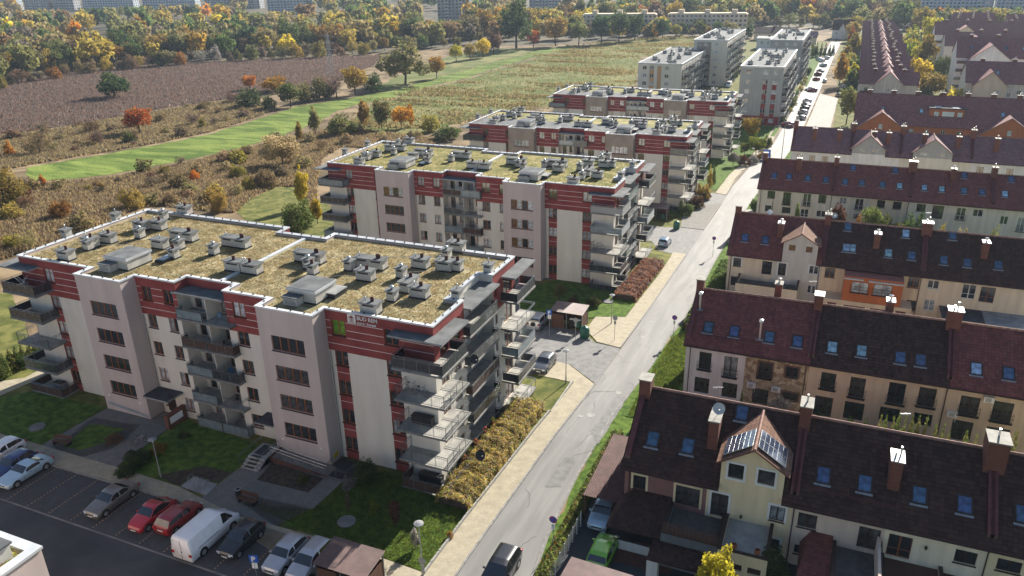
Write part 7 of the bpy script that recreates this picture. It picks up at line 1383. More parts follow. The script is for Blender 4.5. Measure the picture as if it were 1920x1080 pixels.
# ---------------------------------------------------------------- big gabled blocks at the right edge
gb = 'big gabled blocks at the right edge'
gable_block('big tan gabled block with an apricot stair strip, nearest at the right edge', 36.5, 84, 307.5, 325, -9.3, 1.5, 7.2, 'wall_pale', 'tiles_plum', [(x, z) for x in (52.4,56.0,60.2) for z in (-7.2,-4.3,-1.6)]+[(49.6,-2.6),(49.6,-5.4)], axis='x', chim=5, sky=3, cat='apartment block', group=gb, seed=11, gables=[(38.6,48.4,.8,5.2,2.4,'wall_beige',[(45.8,-1.5),(45.8,-4.2),(45.8,-6.9)])], balc=[(36.5,38.4,-5.4),(36.5,38.4,-2.6)])
gable_block('second big gabled block at the right edge, blank pale gable and skylight row', 37.0, 110, 352, 370, -9.4, 4.8, 11.2, 'wall_white', 'tiles_plum', [(x, 2.4) for x in (56,60,66,72,78,84,90)], axis='x', chim=8, sky=12, cat='apartment block', group=gb, seed=12, gables=[(41.0,54.6,4.2,9.6,3.0,'wall_white',[(49.0,1.8),(51.0,1.8)])], balc=[(37.2,41,-6.6),(37.2,41,-3.6),(37.2,41,-.6),(37.2,41,2.4)])
gable_block('third big gabled block at the right edge, behind the pale gable', 37.0, 120, 404, 421, -9.6, 4.0, 9.0, 'wall_pale', 'tiles_plum', [(x, 2.0) for x in (60,70,80)], axis='x', chim=9, cat='apartment block', group=gb, seed=13, gables=[(42,55,3.2,8.0,3.0,'wall_yellow',[(45,0)])])
gable_block('fourth big gabled block at the right edge, farthest of the row', 37.5, 125, 470, 487, -10, 3.2, 8.6, 'wall_white', 'tiles_plum', [(x, 1.2) for x in (60,70,80)], axis='x', chim=9, cat='apartment block', group=gb, seed=14, gables=[(44,58,2.4,7.4,3.0,'wall_beige',[(50,0)])], balc=[(38,43.6,-4),(38,43.6,-1)])
for i in range(9):
    gable_block('far plum roofed terrace house with skylights beyond the big gabled blocks', 52+i*1.8+(i//5)*22, 76+i*1.8+(i//5)*22, 560+(i % 5)*16, 572+(i % 5)*16, -10, -2, 4, 'wall_pale', 'tiles_plum', [], axis='x', chim=3, seed=40+i, cat='terrace house', group='far terrace houses with skylights', sky=0)
# villas
V1 = gable_block('white villa with dark roof and small gable at the end of the street', -14.5, -2.0, 580, 592, -10, -3.8, 1.6, 'wall_white', 'tiles_dark', [(-12,-6.5),(-9.5,-6.5),(-4,-6.5)], axis='x', chim=2, cat='villa', gables=[(-10.4,-6.6,-3.4,-.4,2,'wall_white',[(-8.5,-5.6)])], seed=5)
V2 = gable_block('white flat roofed villa between the grey blocks', -54, -41, 505, 520, -10, -3.6, -2.9, 'wall_white', 'felt_pale', [(-51,-6),(-47.5,-6),(-44,-6)], axis='x', chim=1, cat='villa', seed=6)
for i, (x, y, w_, d_, h_, m, lb) in enumerate(((-62,560,24,12,5,'tiles_dark','dark roofed house behind the tan grey block'),(-96,640,16,10,5,'tiles_dark','dark hut among the trees left of the grey blocks'),(-36,540,14,10,4.5,'tiles_wine_old','brown roofed house beyond the grey blocks'),(60,700,16,11,5,'tiles_plum','brick red house among trees beyond the terraces'),(120,640,15,11,6,'tiles_dark','dark gabled house at the right edge far off'),(-150,600,22,10,5,'tiles_wine_old','low red roofed house right of the dark poplars'),(20,760,30,12,4,'felt_pale','long white shed beyond the terraces'))):
    gable_block(lb, x, x+w_, y, y+d_, -10, -10+h_, -10+h_+3, 'wall_white' if i % 2 else 'wall_beige', m, [(x+3,-7.5),(x+8,-7.5)], axis='x', chim=1, cat='house', seed=60+i)
# ---------------------------------------------------------------- housing estate on the skyline
def slab_block(label, cx, cy, w_, d_, h_, rz, wallm, n, fl, group='tower blocks on the skyline', seed=1, band=None):
    rr = random.Random(seed); T = thing('tower_block', label, 'tower block', (cx, cy, -10), rz, group)
    b = MB(); b.box(-w_/2, -d_/2, -2, w_/2, d_/2, h_); b.box(-w_/2+1, -d_/2+1, h_, w_/2-1, d_/2-1, h_+.6)
    for i in range(3): x = -w_/2+w_*(i+.5)/3; b.box(x-2, -2, h_+.6, x+2, 2, h_+3)
    b.build('wall', wallm, T); fw_ = w_/n; fh = h_/fl; q = MB(); q2 = MB()
    for i in range(n):
        for k in range(fl):
            x = -w_/2+fw_*(i+.5); z = fh*k+1.0; loggia = (i % 4 == 2)
            if loggia: q2.box(x-fw_*.42, -d_/2-.9, z-.9, x+fw_*.42, -d_/2, z-.75); q2.box(x-fw_*.42, -d_/2-.93, z-.75, x+fw_*.42, -d_/2-.87, z+.15)
            q.box(x-fw_*.28, -d_/2-.03, z, x+fw_*.28, -d_/2+.02, z+fh*.48)
    nd = max(2, int(d_/3.4))
    for sx in (-1, 1):
        for i in range(nd):
            for k in range(fl): y = -d_/2+d_*(i+.5)/nd; z = fh*k+1.0; q.box(min(sx*w_/2, sx*(w_/2+.03)), y-.7, z, max(sx*w_/2, sx*(w_/2+.03)), y+.7, z+fh*.48)
    q.build('windows', 'glass_room', T)['kind'] = 'stuff'
    if q2.v: q2.build('balconies', band or 'render_white', T)['kind'] = 'stuff'
    return T
slab_block('pale tower block rising above the wood left of the tallest poplars', -345, 682, 29, 16, 46, .45, 'wall_panel', 9, 16, seed=2, band='render_white')
slab_block('pair of grey blue tower blocks above a white shed, left of the lattice mast', -600, 775, 50, 16, 44, .6, 'wall_panel_blue', 14, 15, seed=3)
slab_block('slim blue tower block on the skyline, half hidden by trees', -512, 880, 15, 14, 44, .5, 'wall_panel_blue', 5, 15, seed=4)
slab_block('tower block right of the tallest poplars on the skyline', -312, 835, 34, 14, 44, .35, 'wall_panel', 10, 15, seed=5)
for i in range(5):
    slab_block('long low housing block above the woods at the upper left', -1130+i*92, 800+i*17, 78, 13, 24+(i % 2)*3, .21, ['wall_panel_blue','wall_panel','wall_panel_blue'][i % 3], 20, 8, group='long low blocks at the upper left', seed=10+i)
slab_block('left cream apartment block behind the dark poplars', -168, 612, 56, 12, 12.6, .2, 'wall_beige', 18, 4, seed=21, group='long blocks behind the dark poplars')
slab_block('right cream apartment block behind the dark poplars', -104, 625, 58, 12, 12.6, .12, 'wall_beige', 18, 4, seed=22, group='long blocks behind the dark poplars')
slab_block('grey blue block above the grey street blocks', -60, 1000, 60, 15, 44, .0, 'wall_panel_blue', 18, 15, seed=23)
for i in range(4): slab_block('towering pale blue block at the upper right skyline', 78+i*58, 825-i*4, 56, 15, 46, .0, 'wall_panel_blue', 18, 16, seed=30+i, group='pale blue blocks at the upper right')
# lattice mast and floodlight masts
def mast(label, x, y, h_, w_, cat='mast', fine=True, m='galvanised'):
    T = thing('lattice_mast', label, cat, (x, y, gz(y))); b = MB(); k = 10 if fine else 6
    for sx in (-1, 1):
        for sy in (-1, 1): b.tube((sx*w_/2, sy*w_/2, 0), (sx*w_*.1, sy*w_*.1, h_), .09, 4, r2=.05)
    for i in range(k):
        z0, z1 = h_*i/k, h_*(i+1)/k; a0, a1 = w_/2*(1-.8*i/k), w_/2*(1-.8*(i+1)/k)
        for s_ in (-1, 1):
            b.tube((-a0, s_*a0, z0), (a1, s_*a1, z1), .04, 3); b.tube((a0, s_*a0, z0), (-a1, s_*a1, z1), .04, 3); b.tube((s_*a0, -a0, z0), (s_*a1, a1, z1), .04, 3); b.tube((s_*a0, a0, z0), (s_*a1, -a1, z1), .04, 3)
    b.build('lattice', m, T); c = MB()
    for z in (.72, .84, .95): c.box(-w_*1.1, -.08, h_*z, w_*1.1, .08, h_*z+.16)
    c.build('cross_arms', m, T)
mx_, my_, mh_ = (-207.76,290.40,23.98); mast('grey lattice power mast between reed field and bushes', mx_, my_, mh_, 3.2)
# allotment cabins glimpsed among the trees
for i, (x, y) in enumerate([(-513.23,558.38),(-488.75,551.77),(-508.57,618.10),(-524.03,669.82),(-374.85,581.84),(-375.11,614.66),(-554.38,434.17),(-610.02,439.99),(-399.42,686.40),(-448.06,585.91),(-502.25,702.15),(-154.83,718.97),(-157.04,787.36)]):
    gable_block('small white garden cabin glimpsed between the trees', x, x+9, y, y+6, -10, -7.2, -5.2, 'wall_white', ['felt_pale','tiles_wine_old','felt_pale'][i % 3], [(x+2,-8.4),(x+6,-8.4)], axis='x', chim=0, cat='cabin', seed=80+i, group='garden cabins among the trees', name='garden_cabin')

rr = random.Random(77)
for i in range(22):
    x, y = rr.uniform(26, 35), 300+i*13+rr.uniform(-4, 4); h_ = rr.uniform(6, 12); k = rr.choice(['gold','olive','green','lime','bronze','yellow'])
    tree(x, y, h_*.8, h_, rr.choice(['round','tall','bush']), k, '%s tree in the green strip between terrace row and gabled blocks' % CN[k], group='trees between terrace and gabled blocks', lod=0, rnd=rr, cat='tree', name='garden_tree')
for i in range(12):
    x, y = rr.uniform(-3, 1.5), 345+i*19+rr.uniform(-4, 4); h_ = rr.uniform(5, 10); k = rr.choice(['gold','olive','green','yellow'])
    tree(x, y, h_*.8, h_, rr.choice(['round','tall']), k, '%s tree between the far street and the terrace row' % CN[k], group='trees along the far street', lod=0, rnd=rr, cat='tree', name='street_tree')
for i in range(16):
    x, y = rr.uniform(-48, -20), 428+i*7+rr.uniform(-3, 3); h_ = rr.uniform(3, 7); k = rr.choice(['deep','olive','green','gold'])
    tree(x, y, h_*.8, h_, rr.choice(['round','cone','bush']), k, '%s garden tree beyond the grey blocks' % CN[k], group='garden trees beyond the grey blocks', lod=0, rnd=rr, cat='tree', name='garden_tree')

rr = random.Random(91)
for i in range(46):
    x, y = rr.uniform(-215, -62), rr.uniform(566, 602); h_ = rr.uniform(6, 11.5); k = rr.choice(['deep','olive','green','gold','tan','deep'])
    tree(x, y, h_*.9, h_, rr.choice(['round','wide','tall','bush']), k, '%s tree in the belt before the long cream blocks' % CN[k], group='trees before the long cream blocks', lod=0, rnd=rr, cat='tree', name='woodland_tree')

# ---------------------------------------------------------------- vehicles
# profile stations: (t, shoulder z, top z, half width factor); cabin where top > shoulder + .3
PROF = dict(
 sedan=dict(L=4.5, W=1.74, st=[(0,.52,.56,.80),(.03,.62,.68,.93),(.12,.70,.80,.98),(.26,.80,.90,1),(.30,.83,.95,1),(.42,.88,1.36,1),(.50,.90,1.42,1),(.66,.92,1.40,1),(.80,.93,1.05,1),(.86,.93,1.0,.99),(.96,.86,.95,.95),(1,.58,.64,.86)], ws=(.30,.44), rw=(.66,.81)),
 coupe=dict(L=4.6, W=1.80, st=[(0,.48,.52,.80),(.03,.58,.63,.93),(.14,.68,.76,.99),(.30,.78,.86,1),(.34,.80,.9,1),(.46,.84,1.24,1),(.56,.86,1.30,1),(.66,.88,1.26,1),(.82,.90,1.0,1),(.88,.90,.96,.99),(.97,.80,.86,.94),(1,.55,.6,.86)], ws=(.34,.48), rw=(.66,.83)),
 hatch=dict(L=3.95, W=1.70, st=[(0,.55,.60,.82),(.03,.66,.72,.94),(.14,.76,.86,.99),(.25,.84,.96,1),(.29,.88,1.02,1),(.42,.92,1.42,1),(.52,.94,1.49,1),(.78,.96,1.47,1),(.88,.96,1.36,.98),(.96,.93,1.0,.95),(1,.62,.68,.90)], ws=(.29,.44), rw=(.87,.965)),
 beetle=dict(L=4.08, W=1.72, st=[(0,.45,.5,.66),(.04,.60,.66,.82),(.14,.76,.84,.94),(.24,.82,.94,.97),(.29,.84,1.0,.98),(.42,.88,1.40,1),(.52,.9,1.49,1),(.64,.9,1.44,1),(.78,.88,1.16,.98),(.88,.82,.98,.93),(.96,.66,.78,.82),(1,.46,.52,.68)], ws=(.29,.44), rw=(.68,.82)),
 mpv=dict(L=4.2, W=1.76, st=[(0,.58,.64,.82),(.03,.72,.80,.94),(.12,.84,.96,.99),(.20,.92,1.06,1),(.24,.96,1.12,1),(.38,1.0,1.58,1),(.50,1.02,1.66,1),(.86,1.02,1.62,1),(.94,1.0,1.4,.98),(.985,.96,1.0,.95),(1,.62,.68,.92)], ws=(.24,.40), rw=(.90,.985)),
 suv=dict(L=4.55, W=1.84, st=[(0,.66,.72,.84),(.03,.82,.90,.95),(.14,.92,1.02,.99),(.24,.98,1.10,1),(.29,1.02,1.16,1),(.40,1.06,1.62,1),(.52,1.08,1.70,1),(.88,1.08,1.66,1),(.95,1.05,1.4,.98),(.985,1.0,1.06,.95),(1,.66,.72,.92)], ws=(.29,.42), rw=(.91,.985)),
 van=dict(L=5.4, W=1.98, st=[(0,.66,.74,.84),(.02,.86,.96,.93),(.09,1.02,1.20,.98),(.13,1.10,1.32,.99),(.15,1.14,1.40,1),(.27,1.2,2.06,1),(.33,1.2,2.22,1),(.96,1.2,2.22,1),(.985,1.2,2.14,.99),(1,1.1,2.05,.98)], ws=(.15,.29), rw=(2,3)),
)
CARS = {}
def car_meshes(kind_, paint_):
    key = (kind_, paint_)
    if key in CARS: return CARS[key]
    P_ = PROF[kind_]; L, W_ = P_['L'], P_['W']; st = P_['st']; N = 34
    ts = sorted({i/N for i in range(N+1)} | {s_[0] for s_ in st}); T_ = [s_[0] for s_ in st]
    f = lambda k, t: float(np.interp(t, T_, [s_[k] for s_ in st]))
    rings = []
    for t in ts:
        zs, zt, wf = f(1, t), f(2, t), f(3, t); w_ = W_/2*wf; cab = max(0, zt-zs-.12); y = -L/2+t*L; zb = .20 if 0 < t < 1 else .28
        tw = w_*(.94-.20*min(1, cab/.5)*(0.5 if kind_ == 'van' else 1)); z1 = zs+min(.05, (zt-zs)*.5)
        half = [(w_*.90, zb), (w_*.985, zb+.10), (w_, zs*.72), (w_*.985, zs), (w_*.94, z1), (w_*.94+(tw-w_*.94)*.9, zt-.07 if cab > .1 else z1+(zt-z1)*.4), (tw*.93, zt-.015), (tw*.5, zt+.012)]
        rings.append((y, half+[(-a, b_) for a, b_ in reversed(half)]))
    body, glass, trim = MB(), {k: MB() for k in ('windscreen', 'rear_window', 'side_window', 'side_window2')}, MB()
    m = len(rings[0][1]); ws, rw = P_['ws'], P_['rw']
    for i in range(len(rings)-1):
        ta, tb = ts[i], ts[i+1]; tm = (ta+tb)/2; ya, ra = rings[i]; yb, rb_ = rings[i+1]; zs, zt = f(1, tm), f(2, tm)
        for j in range(m-1):
            p = [(ra[j][0], ya, ra[j][1]), (rb_[j][0], yb, rb_[j][1]), (rb_[j+1][0], yb, rb_[j+1][1]), (ra[j+1][0], ya, ra[j+1][1])]
            top = j in (5, 6, 7, 8, 9); sidew = j in (4, m-2-4); dst = body
            if ws[0] <= tm <= ws[1]-.02 and j in (6, 7, 8): dst = glass['windscreen']
            elif rw[0]+.01 <= tm <= rw[1]-.01 and j in (6, 7, 8): dst = glass['rear_window']
            elif sidew and zt-zs > .28 and (tm < (.36 if kind_ == 'van' else (.93 if kind_ in ('mpv', 'suv', 'hatch') else .80))):
                pil = .545 if kind_ not in ('van', 'coupe', 'beetle') else 9
                if abs(tm-pil) > .02: dst = glass['side_window' if j == 4 else 'side_window2']
            dst.poly(p)
        p = [(ra[0][0], ya, ra[0][1]), (ra[-1][0], ya, ra[-1][1]), (rb_[-1][0], yb, rb_[-1][1]), (rb_[0][0], yb, rb_[0][1])]; trim.poly(p)
    for ri, fl in ((0, 0), (-1, 1)):
        y, r = rings[ri]; p = [(a, y, b_) for a, b_ in r]
        if not fl: p.reverse()
        body.poly(p)
    sm = lambda b, nm, mt_: (b.mesh(nm, mt_, True) if b.v else None)
    bm_ = bmesh.new(); me = body.mesh('body', paint_, True); bm_.from_mesh(me); bmesh.ops.remove_doubles(bm_, verts=bm_.verts, dist=.0005); bmesh.ops.recalc_face_normals(bm_, faces=bm_.faces); bm_.to_mesh(me); bm_.free()
    for p in me.polygons: p.use_smooth = True
    gl = [(('side_window' if k == 'side_window2' else k), sm(b, 'side_window' if k == 'side_window2' else k, 'car_glass')) for k, b in glass.items()]
    wr = .31 if kind_ not in ('suv', 'van') else .36; wh = MB(); wh.tube((-.1,0,0), (.1,0,0), wr, 16); tyre = wh.mesh('wheel', 'rubber', False)
    rim = MB(); rim.tube((-.112,0,0), (.112,0,0), wr*.62, 10); 
    for a in range(5): rim.tube((0,0,0), (0, math.cos(a*1.257)*.01, math.sin(a*1.257)*.01), .01, 3)
    rimm = rim.mesh('rim', 'galvanised'); arch = MB(); arch.tube((-.06,0,0), (.06,0,0), wr+.07, 16); archm = arch.mesh('wheel_arch', 'car_trim')
    zl = f(1, .02); zr = f(1, .985)
    hl = MB(); 
    if kind_ == 'beetle': hl.lathe(0, 0, [(0,.04),(.09,.03),(.13,0)], 12)
    else: hl.box(-.17, -.05, -.075, .17, .14, .075)
    tl = MB(); tl.box(-.13, -.12, -.12, .13, .05, .12); pl = MB(); pl.box(-.26, -.012, -.055, .26, .012, .055)
    mi = MB(); mi.box(-.09, -.06, -.06, .09, .05, .07); gr = MB(); gr.box(-W_*.24, -.02, -.06, W_*.24, .03, .06)
    CARS[key] = dict(P=P_, body=me, glass=gl, trim=sm(trim, 'underbody', 'car_trim'), tyre=tyre, rim=rimm, arch=archm, hl=hl.mesh('headlight', 'lamp_clear'), tl=tl.mesh('tail_light', 'lamp_red'), pl=pl.mesh('number_plate', 'plate'), mi=mi.mesh('mirror', paint_), gr=gr.mesh('grille', 'car_trim'), wr=wr, f=f)
    return CARS[key]
def car(kind_, paint_, x, y, head, label, z=0.06, group=None, name='parked_car', cat='car', full=True):
    """head: direction of the nose, degrees; 180 looks towards the camera side (-y)"""
    D = car_meshes(kind_, paint_); P_ = D['P']; L, W_ = P_['L'], P_['W']; f = D['f']
    T = thing(name, label, cat, (x, y, gz(y)+z), rad(head)+math.pi, group)
    sl = math.atan2(gz(y+1)-gz(y-1), 2); T.rotation_euler = (sl*math.cos(rad(head)+math.pi), 0, rad(head)+math.pi)
    put('body', D['body'], T)
    for nm, g in D['glass']:
        if g: put(nm, g, T)
    if D['trim']: put('underbody', D['trim'], T)
    fa, ra = -L/2+L*.18, -L/2+L*(.80 if kind_ != 'van' else .78)
    for yy in (fa, ra):
        for sx in (-1, 1):
            if full: put('wheel_arch', D['arch'], T, (sx*(W_/2-.052), yy, D['wr']+.02))
            wo = put('wheel', D['tyre'], T, (sx*(W_/2-.09), yy, D['wr'])); 
            if full: put('rim', D['rim'], wo)
    if full and kind_ != 'van':
        q = MB()
        for sx in (-1, 1):
            xo = sx*(W_/2+.002)
            for t in (.34, .57) if kind_ in ('coupe', 'beetle', 'hatch') else (.34, .55, .74): y_ = -L/2+t*L; q.box(xo-.006, y_-.006, .32, xo+.006, y_+.006, f(1, t)*.97)
            q.box(xo-.012, -L*.25, .2, xo+.012, L*.24, .3)
            for t in (.50, .70): y_ = -L/2+t*L; q.box(xo-.02, y_-.09, f(1, t)*.86, xo+.02, y_+.03, f(1, t)*.86+.03)
        q.build('door_seams', 'car_trim', T)
    for sx in (-1, 1):
        wf = f(3, .03)*W_/2; h = put('headlight', D['hl'], T, (sx*(wf-.20), -L/2+.05+(.12 if kind_ == 'beetle' else 0), f(1, .03)-.06))
        if kind_ == 'beetle': h.rotation_euler = (rad(60), 0, 0)
        else: h.rotation_euler = (0, 0, sx*rad(22))
        put('tail_light', D['tl'], T, (sx*(f(3, .98)*W_/2-.14), L/2-.02, f(1, .97)-.08 if kind_ != 'van' else .85))
        if full: put('mirror', D['mi'], T, (sx*(W_/2+.07), -L/2+L*(P_['ws'][0]+.07), f(1, .4)+.05))
    put('number_plate', D['pl'], T, (0, -L/2-.012, .38)); put('number_plate', D['pl'], T, (0, L/2+.012, .62 if kind_ != 'van' else .8))
    if full: put('grille', D['gr'], T, (0, -L/2-.0, f(1, .0)-.02))
    if kind_ == 'van':
        q = MB(); q.box(-.012, L/2, .35, .012, L/2+.015, 2.0); q.box(-.09, L/2, .95, -.03, L/2+.04, 1.05); q.build('rear_door_seams', 'car_trim', T)
        for sx in (-1, 1): q = MB(); q.box(sx*(W_/2+.002)-.006, -.3, 1.02, sx*(W_/2+.002)+.006, 1.9, 1.06); q.build('side_rail', 'car_trim', T)
    return T
S_, N_ = 180, 0
car('hatch','paint_white',(-68.11,37.59)[0],(-68.11,37.59)[1],S_,'white hatchback cut by the left edge, first in the car park')
car('hatch','paint_navy',*(-65.17,36.59),S_,'navy blue hatchback between the white one and the ice blue coupe')
car('coupe','paint_ice',*(-63.34,36.36),S_,'pale ice blue coupe at the left end of the car park')
car('sedan','paint_taupe',*(-52.68,36.30),S_,'taupe grey saloon parked alone among empty bays')
car('beetle','paint_red',*(-47.93,36.10),S_,'bright red rounded car with big round headlights')
car('hatch','paint_maroon',*(-45.61,36.60),N_,'dark red small hatchback backing onto the camera, beside the white van')
car('van','paint_white',*(-41.82,35.76),N_,'white panel van seen from its rear doors in the car park', name='white_van', cat='van')
car('hatch','paint_black',*(-38.99,36.35),S_,'black hatchback right of the white van')
car('hatch','paint_silver',*(-34.65,36.23),S_,'silver three door hatchback left of the silver people carrier')
car('mpv','paint_silver',*(-32.41,36.32),S_,'silver people carrier beside the brown bin shelter')
car('suv','paint_black',*(-18.81,40.64),S_,'black estate car driving on the street at the bottom edge', name='moving_car')
car('suv','paint_silver',*(-32.66,84.96),N_,'silver off roader with a spare wheel on its tailgate, by the second bin shelter')
car('hatch','paint_grey',*(-27.56,73.30),S_,'dark grey hatchback parked at the corner of the side road')
car('hatch','paint_ice',*(-13.70,49.91),S_,'silver blue car under the wine red carport')
car('hatch','paint_lime',*(-12.41,45.46),N_,'lime green car with black bonnet stripes beside the purple house')
car('hatch','paint_blue',*(-25.77,128.02),N_,'pale blue car by the second lamp post up the street')
car('suv','paint_maroon',*(-16.24,263.99),60,'wine red car parked beside the grey block')
sw = MB(); sw.lathe(0, 0, [(0,.1),(.24,.1),(.3,.04),(.3,-.06)], 14); 
for o in list(C.objects):
    if o.get('label', '').startswith('silver off roader'): w_ = sw.build('spare_wheel', 'rubber', o, (0, 2.36, .95)); w_.rotation_euler = (-math.pi/2, 0, 0)
for i, (x, y, p, k) in enumerate([(-13.08,279.53,'paint_silver','hatch'),(-13.29,290.69,'paint_white','mpv'),(-13.37,300.24,'paint_black','hatch'),(-13.35,308.47,'paint_silver','sedan'),(-13.51,317.05,'paint_white','hatch'),(-13.15,344.45,'paint_maroon','hatch'),(-14.33,347.08,'paint_white','hatch'),(-13.48,378.07,'paint_red','hatch'),(-13.65,394.42,'paint_maroon','mpv'),(-13.15,408.25,'paint_grey','sedan'),(-12.92,429.48,'paint_silver','suv'),(-14.62,449.94,'paint_white','mpv'),(-16.27,456.93,'paint_silver','hatch'),(-2.52,346.07,'paint_black','hatch'),(-2.80,334.70,'paint_grey','hatch'),(-1.98,356.70,'paint_silver','hatch'),(-0.41,432.71,'paint_silver','hatch'),(0.38,413.87,'paint_black','mpv'),(-12.55,462.91,'paint_white','mpv')]):
    car(k, p, x, y, 90 if i in (5,6) else (35 if i < 13 else 20), '%s car parked along the upper street' % p.split('_')[1], group='cars parked along the upper street', full=False)
car('hatch','paint_white',*(-9.77,373.93),N_,'white car driving up the far street alone', name='moving_car', full=False)
RV = car('van','paint_white',*(-46.99,348.55),S_,'white camper parked behind the far roof', name='camper', cat='camper', full=False)
# ---------------------------------------------------------------- street furniture
def lamp(x, y, h_, label, heads='disc'):
    T = thing('street_lamp', label, 'street lamp', (x, y, gz(y)), 0, 'street lamps'); b = MB()
    b.cyl(0, 0, 0, h_*.28, .075, .07, 8); b.cyl(0, 0, h_*.28, h_-.15, .05, .04, 8); b.build('pole', 'galvanised', T)
    b = MB(); b.lathe(0, 0, [(0,h_+.1),(.12,h_+.09),(.36,h_-.0),(.37,h_-.04),(.12,h_-.1),(.05,h_-.16),(0,h_-.16)], 16); b.build('lamp_head', 'felt_pale', T)
    b = MB(); b.lathe(0, 0, [(.1,h_-.1),(.13,h_-.22),(.05,h_-.3),(0,h_-.3)], 10); b.build('lamp_glass', 'lamp_clear', T); return T
for (x, y, h_), lb in zip(((-51.82,40.68,4.09),(-24.09,38.47,5.03),(-24.04,70.52,4.11),(-24.22,89.03,4.15),(-26.19,150.51,3.40),(-20.11,204.35,4.55)),
    ('street lamp on the shaded lawn by the car park','street lamp at the bottom edge beside the pavement edging','street lamp with a box at the side road corner','street lamp on the lawn in front of the second bin shelter','street lamp by the hedge of the second block','street lamp in the far garden by the road bend')): lamp(x, y, h_, lb)
def disc(b, z, r, m0, m1, back=2, y=-.03):
    for k, (ra, mm, yy) in enumerate(((r, m0, y), (r*.8, m1, y-.004))):
        n = 20; b.poly([(ra*math.cos(2*math.pi*i/n), yy, z+ra*math.sin(2*math.pi*i/n)) for i in range(n)], mm)
    n = 20; b.poly([(r*math.cos(-2*math.pi*i/n), y+.012, z+r*math.sin(-2*math.pi*i/n)) for i in range(n)], back)
def sign(x, y, h_, kind_, label, rz=0.0):
    T = thing('road_sign', label, 'road sign', (x, y, gz(y)), rz); MB().cyl(0, 0, 0, h_, .03, n=6).build('post', 'galvanised', T); b = MB()
    if kind_ == 'nopark':
        disc(b, h_-.3, .32, 1, 0); b.poly([(-.19,-.045,h_-.12),(-.14,-.045,h_-.07),(.19,-.045,h_-.47),(.14,-.045,h_-.52)], 1)
        b.build('sign_plate', ['sign_blue','sign_red','sign_back'], T); c = MB(); c.box(-.14, -.035, h_-1.2, .14, -.02, h_-.68, 0); c.box(-.02, -.04, h_-1.12, .02, -.036, h_-.85, 1); c.poly([(-.07,-.04,h_-.87),(.07,-.04,h_-.87),(0,-.04,h_-.74)], 1); c.build('arrow_plate', ['sign_white','slot_dark'], T)
    elif kind_ == 'back': disc(b, h_-.3, .32, 0, 0, 0); b.box(-.14, -.02, h_-1.15, .14, 0, h_-.68, 0); b.build('sign_plate', 'sign_back', T)
    elif kind_ == 'P':
        b.box(-.32, -.02, h_-.66, .32, 0, h_, 0); b.build('sign_plate', 'sign_blue', T); t = text_part('P', .62, -.19, h_-.56, -.03, T, m='sign_white', bold=.012); b = MB().box(-.2, -.02, h_-1.2, .2, 0, h_-.7); b.build('lower_plate', 'sign_white', T)
    return T
def near(p, q): return p
for a, k, lb in ((((-16.17,44.78,3.30)),'nopark','no parking sign with arrow plate at the weedy verge, nearest the camera'),(((-15.65,86.52,3.61)),'nopark','no parking sign on the sunny grass corner left of the white house'),(((-16.96,124.37,4.33)),'nopark','no parking sign in the green hedge by the third row')):
    sign(a[0], a[1], min(max(a[2], 2.7), 3.6), k, lb)
for a, k, lb in ((((-22.37,83.96,3.69)),'back','grey round sign back at the mouth of the side road'),(((-23.81,38.11,2.08)),'back','grey round sign back on the pavement by the bottom lamp'),(((-26.88,82.36,2.98)),'back','white sign back beside the green bottle bin')):
    sign(a[0]+.0, a[1], min(max(a[2], 2.3), 3.4), k, lb)
a = (-30.13,81.86,3.72); sign(a[0], a[1], a[2], 'P', 'blue parking sign left of the second bin shelter', rad(20)); sign(-34.5, 32.9, 3.3, 'P', 'blue parking sign at the bottom edge before the silver people carrier', rad(20))
def shelter(x, y, label, w_=4.1, d_=2.4, h_=2.35):
    T = thing('bin_shelter', label, 'shelter', (x, y, gz(y)+.08)); b = MB(); n = int(w_/.12)
    for i in range(n):
        xa = -.15+i*(w_+.3)/n; xb = -.15+(i+1)*(w_+.3)/n; xm_ = (xa+xb)/2
        b.poly([(xa,-.2,h_),(xm_,-.2,h_+.05),(xm_,d_+.2,h_+.30),(xa,d_+.2,h_+.25)]); b.poly([(xm_,-.2,h_+.05),(xb,-.2,h_),(xb,d_+.2,h_+.25),(xm_,d_+.2,h_+.30)])
    b.build('roof', 'sheet_wine', T)
    for (xa, ya, xb, yb) in ((0,d_,w_,d_),(0,0,0,d_),(w_,0,w_,d_),(0,0,w_*.42,0)):
        L_ = math.hypot(xb-xa, yb-ya); n = int(L_/.16); p = MB()
        for i in range(n):
            t0, t1 = i/n, (i+.88)/n; p.box(min(xa+(xb-xa)*t0, xa+(xb-xa)*t1)-.015, min(ya+(yb-ya)*t0, ya+(yb-ya)*t1)-.015, .05, max(xa+(xb-xa)*t0, xa+(xb-xa)*t1)+.015, max(ya+(yb-ya)*t0, ya+(yb-ya)*t1)+.015, 1.95)
        p.build('plank_wall', 'wood_brown', T)['kind'] = 'stuff'
    for xx in (0, w_/2, w_):
        for yy in (0, d_): MB().box(xx-.05, yy-.05, 0, xx+.05, yy+.05, h_+yy*.1).build('post', 'metal_rail', T)
    for i in range(2):
        o = thing('wheeled_bin', '%s wheeled bin inside the %s' % (('dark','green')[i], label.split(',')[0]), 'bin', (x+w_*.62+i*.8, y+1.0, gz(y)+.1)); q = MB(); q.prism([(-.3,-.35),(.3,-.35),(.3,.35),(-.3,.35)], .08, 1.05); q.build('body', 'bin_green' if i else 'car_trim', o); MB().box(-.33,-.4,1.05,.33,.38,1.14).build('lid', 'car_trim', o)
    return T
shelter(-30.6, 34.7, 'brown bin shelter at the bottom edge, roof half in the sun')
shelter(-31.0, 84.9, 'second brown bin shelter, on the lawn below the second block')
shelter(-33.2, 144.6, 'third bin shelter, beyond the second lamp up the street')
